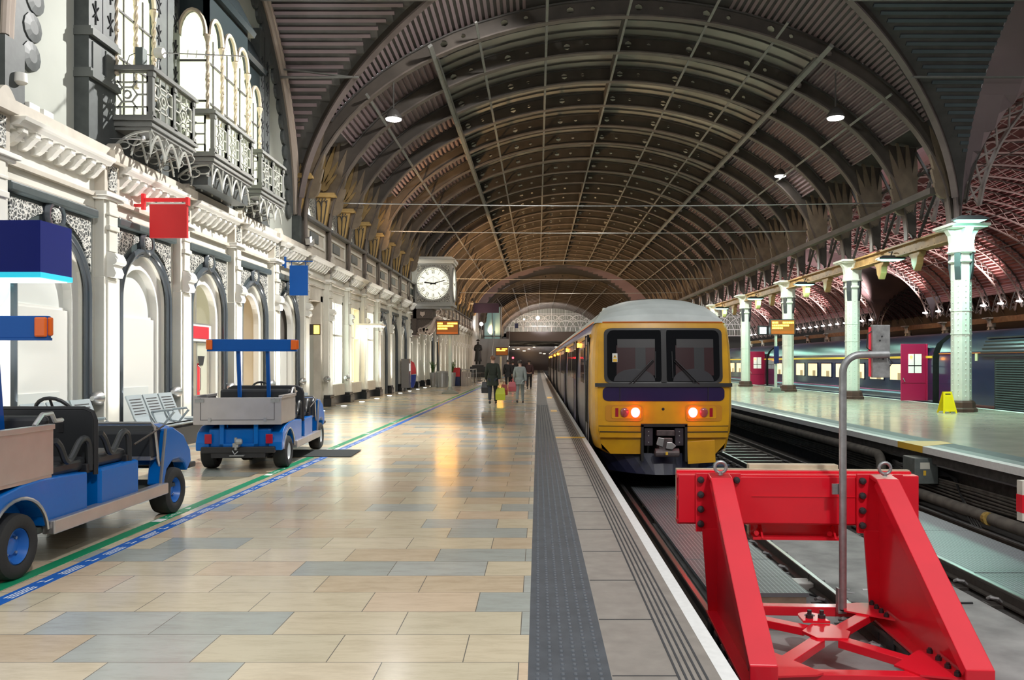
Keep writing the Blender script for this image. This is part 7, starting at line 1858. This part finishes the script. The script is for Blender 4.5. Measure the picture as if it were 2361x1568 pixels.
    # seats
    for (y0, zc) in ((.46, .66), (1.14, .66)):
        build('seat_cushion', MB().box(-.54, y0 + .05, zc, .54, y0 + .58, zc + .12), M['black'], t, bevel=.04, seg=3, **K)
        build('seat_back', MB().box(-.54, y0 - .02, zc + .24, .54, y0 + .06, zc + .50), M['black'], t, bevel=.04, seg=3, **K)
        for s_ in (-1, 1):
            build('arm_rail', MB().tube(smooth_path([(s_ * .57, y0 + .06, zc + .30), (s_ * .57, y0 + .13, zc + .24), (s_ * .57, y0 + .21, zc + .12), (s_ * .57, y0 + .29, zc + .14), (s_ * .57, y0 + .40, zc + .25), (s_ * .57, y0 + .48, zc + .28), (s_ * .57, y0 + .54, zc + .24), (s_ * .57, y0 + .56, zc + .14), (s_ * .57, y0 + .56, zc + .0)]), .027, 8), M['black'], t, smooth=True, **K)
            build('hip_post', MB().box(s_ * .53 - .03, y0 + .5, zc - .02, s_ * .53 + .05, y0 + .6, zc + .06), M['blackm'], t, bevel=.008, **K)
    sc = build('divider_screen', MB().prism([(-.60, .70), (.60, .70), (.60, 1.10), (.58, 1.15), (.53, 1.18), (-.53, 1.18), (-.58, 1.15), (-.60, 1.10)], 1, 1.04, 1.075), M['black'], t, bevel=.012, **K)
    build('screen_frame', MB().tube([(.60, 1.06, .62), (.60, 1.06, 1.08), (.575, 1.06, 1.15), (.51, 1.06, 1.18), (-.51, 1.06, 1.18), (-.575, 1.06, 1.15), (-.60, 1.06, 1.08), (-.60, 1.06, .62)], .022, 8), M['blackm'], t, smooth=True, **K)
    build('orange_sticker', MB().box(.06, 1.038, 1.10, .17, 1.04, 1.118), mat('orange_sticker', (.85, .22, .03), .5), sc, **K); build('white_sticker', MB().box(.06, 1.038, 1.02, .15, 1.04, 1.09), mat('grey_print_sticker', (.22, .2, .18), .6), sc, **K)
    build('latch_plate', MB().box(.30, 1.035, .98, .34, 1.04, 1.06), M['blackm'], sc, **K)
    # dash, steering wheel, cowl
    build('dash', MB().prism([(2.2, .62), (2.36, .62), (2.42, .90), (2.30, .95), (2.2, .88)], 0, -.55, .55), M['black'], t, bevel=.02, **K)
    build('dash_rim', MB().tube([(-.57, 2.30, .60), (-.57, 2.22, .93), (-.54, 2.22, .97), (.54, 2.22, .97), (.57, 2.22, .93), (.57, 2.30, .60), (.57, 2.42, .34)], .016, 6), M['steel'], t, smooth=True, **K)
    build('shelf', MB().box(-.54, 2.2, .60, .54, 2.45, .64), M['alu'], t, **K)
    sw = MB(); cc = Vector((-.28, 1.98, 1.08)); ux = Vector((1, 0, 0)); uz = Vector((0, -.5, .86)).normalized()
    sw.tube([cc + ux * .18 * cos(2 * PI * k / 20) + uz * .18 * sin(2 * PI * k / 20) for k in range(20)], .018, 8, closed=True)
    for k in range(3): a = R(90 + 120 * k); sw.tube([cc, cc + ux * .17 * cos(a) + uz * .17 * sin(a)], .012, 6)
    sw.tube([cc, (-.28, 2.3, .85)], .025, 8); build('steering_wheel', sw, M['black'], t, smooth=True, **K)
    cw = MB().loft([[(-.57, y, z0), (.57, y, z0), (.57, y, z1), (.45, y, z1 + .04), (-.45, y, z1 + .04), (-.57, y, z1)] for y, z0, z1 in ((2.4, .52, .90), (2.6, .54, .90), (2.85, .54, .82), (3.02, .50, .68), (3.08, .46, .55))])
    build('front_cowl', cw, BL, t, bevel=.03, **K)
    for s_ in (-1, 1):
        ft = [(2.28, .34), (2.40, .90), (2.6, .90), (2.85, .80), (3.02, .62), (3.04, .5), (2.93, .40), (2.86, .50), (2.74, .56), (2.58, .56), (2.44, .48), (2.38, .34)]
        build('front_fender', MB().prism(ft, 0, s_ * .46, s_ * .60), BL, t, bevel=.02, **K)
        build('fender_trim', MB().tube([(s_ * .605, 2.27, .34), (s_ * .605, 2.39, .90)], .016, 6), M['steel'], t, **K)
    build('front_bumper', MB().box(-.58, 2.98, .42, .60, 3.16, .48), M['blackm'], t, bevel=.015, **K)
    build('handbrake_rod', MB().tube([(.57, 1.80, .80), (.58, 2.4, .93)], .01, 6), M['rail'], t, **K)
    return t
cart('blue porter cart with aluminium tray and blue rims close to the camera', (-4.38, 5.92, 0), R(.5), mat('blue_rim', (.02, .13, .45), .3), True)
cart('blue porter cart seen from behind with white rims and amber lamp bar', (-4.36, 12.25, 0), R(4.6), mat('white_rim', (.62, .65, .66), .4), False)
# ------------------------------------------------------------ benches by the wall
BG = mat('bench_grey_blue', (.34, .39, .41), .4)
def bench(lab, x, y, n, ex=1.1):
    t = thing('bench', lab, 'bench', (x, y, 0), group=None)
    build('plinth', MB().box(x - .35, y - .1, 0, x + .25, y + n * .62 + ex + .05, .36), M['granite'], t, bevel=.01)
    build('beam', MB().box(x - .2, y, .36, x + .1, y + n * .62 + ex - .1, .42), M['alu'], t)
    build('slab_seat', MB().box(x - .3, y + n * .62, .42, x + .28, y + n * .62 + ex, .46), BG, t)
    for k in range(n):
        ya = y + k * .62; pr = [(.30, .43), (.2, .42), (-.05, .42), (-.16, .46), (-.24, .58), (-.40, .98)]
        b = MB(); A = [(x + p[0], ya + .02, p[1]) for p in pr]; B = [(x + p[0], ya + .58, p[1]) for p in pr]
        b.strip(A, B); A2 = [(p[0] - .02, p[1], p[2] - .02) for p in A]; B2 = [(p[0] - .02, p[1], p[2] - .02) for p in B]; b.strip(A2, B2); b.strip(A, A2); b.strip(B, B2); b.add([A[0], B[0], B2[0], A2[0], A[-1], B[-1], B2[-1], A2[-1]], [(0, 1, 2, 3), (4, 5, 6, 7)])
        s_ = build('seat_shell', b, BG, t)
        sl = MB()
        for q in range(6):
            f = .12 + .13 * q; cx_, cz_ = -.24 - .16 * f, .58 + .40 * f
            sl.add([(x + cx_ + .004, ya + .08, cz_ + .004), (x + cx_ + .004, ya + .50, cz_ + .004), (x + cx_ - .004, ya + .50, cz_ + .02), (x + cx_ - .004, ya + .08, cz_ + .02)], [(0, 1, 2, 3)])
        build('slot', sl, M['bolt'], s_)
        if k: build('armrest', MB().tube([(x - .22, ya, .66), (x + .16, ya, .70), (x + .2, ya, .66), (x + .02, ya, .44), (x - .12, ya, .46), (x - .22, ya, .66)], .022, 6), BG, t, smooth=True)
bench('grey slatted metal bench with armrests beside the steel box', -6.95, 14.52, 3, .5)
bench('grey slatted metal bench mostly hidden behind the nearer cart', -6.95, 11.55, 3, .3)
tag(build('steel_box', MB().box(-6.5, 12.5, 0, -6.0, 12.95, .62), M['steel'], bevel=.02), 'square brushed steel box at the end of the slatted bench', 'box')
tag(build('grey_locker', MB().box(-6.3, 20.0, 0, -5.75, 20.4, .82), mat('locker_blue_grey', (.22, .27, .30), .4), bevel=.01), 'blue grey upright panel beyond the cart with white rims', 'cabinet')
# pendant lamps
PL = mat('pendant_lens', (1, 1, 1), .4, emit=(1, 1, .97), estr=14)
def pendant(x, y, z, l, r=.25, up=1.4):
    t = thing('floodlight', l, 'lamp', (x, y, z))
    build('lens', MB().lathe([(.02, 0), (r * .96, .0), (r, .03)], (x, y, z), 2, 20), PL, t)
    build('housing', MB().lathe([(r + .02, .03), (r + .02, .1), (.14, .3), (.05, .36)], (x, y, z), 2, 20), M['iron'], t)
    build('hanger', MB().tube([(x, y, z + .36), (x, y, z + up)], .025, 6), M['iron'], t)
for (x, y, z, e, l) in ((-4.6, 26.0, 9.3, 60, 'white oval floodlight hung under the roof above the station wall'),
                     (9.2, 25.2, 9.1, 120, 'bright white oval floodlight hung under the roof above the columns'),
                     (11.0, 37, 10.0, 60, 'smaller white oval floodlight farther along under the roof')):
    pendant(x, y, z, l); light('floodlight_beam', 'AREA', (x, y, z - .02), e, (1, .98, .95), .5)
# crossing floodlight, plus an added unseen fill lamp behind the view
pendant(.4, 20.5, 12.3, 'large station floodlight high in the crossing, aimed at the wall', .3, .9)
light('floodlight_beam', 'SPOT', (.4, 20.5, 12.2), 11000, (1, .98, .94), .12, (-8, 17.5, 3), 80, .6)
light('floodlight_beam', 'SPOT', (.4, 20.5, 12.15), 2200, (1, .97, .92), .2, (-7, 34, 4), 75, .6)
pendant(4.0, -3.0, 12.2, 'added unseen floodlight over the buffers behind the platform end', .3, .9)
light('floodlight_beam', 'SPOT', (4, -3, 12.1), 4500, (1, .98, .95), .4, (1.5, 9, 0), 120, .5)  # beam of the added unseen fill lamp
# lamps along the main vault
for k in range(7):
    light('vault_pendant', 'AREA', (2.8, 40 + k * 18, 11.4), 500, (1, .92, .8), .6)
# warm wall floods washing the roof
for y in (35, 55, 64, 73, 82, 90):
    light('roof_wash', 'SPOT', (-6.9, y, 5.6), 2500 if y < 50 else 5000, (1, .60, .27), .3, (3.5, y + 7, 12), 115, .8)
for k in range(4): light('roof_wash', 'SPOT', (-6.6, 110 + 14 * k, 5.6), 6000, (1, .64, .34), .3, (3.5, 118 + 14 * k, 12), 115, .8)
light('gable_wash', 'SPOT', (0, 148, 9.4), 14000, (1, .98, .95), .4, (2.8, 168, 10.5), 120, .8)
light('gable_wash', 'SPOT', (26, 150, 8), 16000, (1, .96, .92), .4, (29, 168, 10.5), 130, .8)
for k in range(9):
    y = 30 + 15 * k
    light('second_vault_wash', 'SPOT', (43.2, y, 7.2), 5000 if y < 65 else 13000, (1, .74, .70), .3, (32, y + 4, 15), 105, .8)
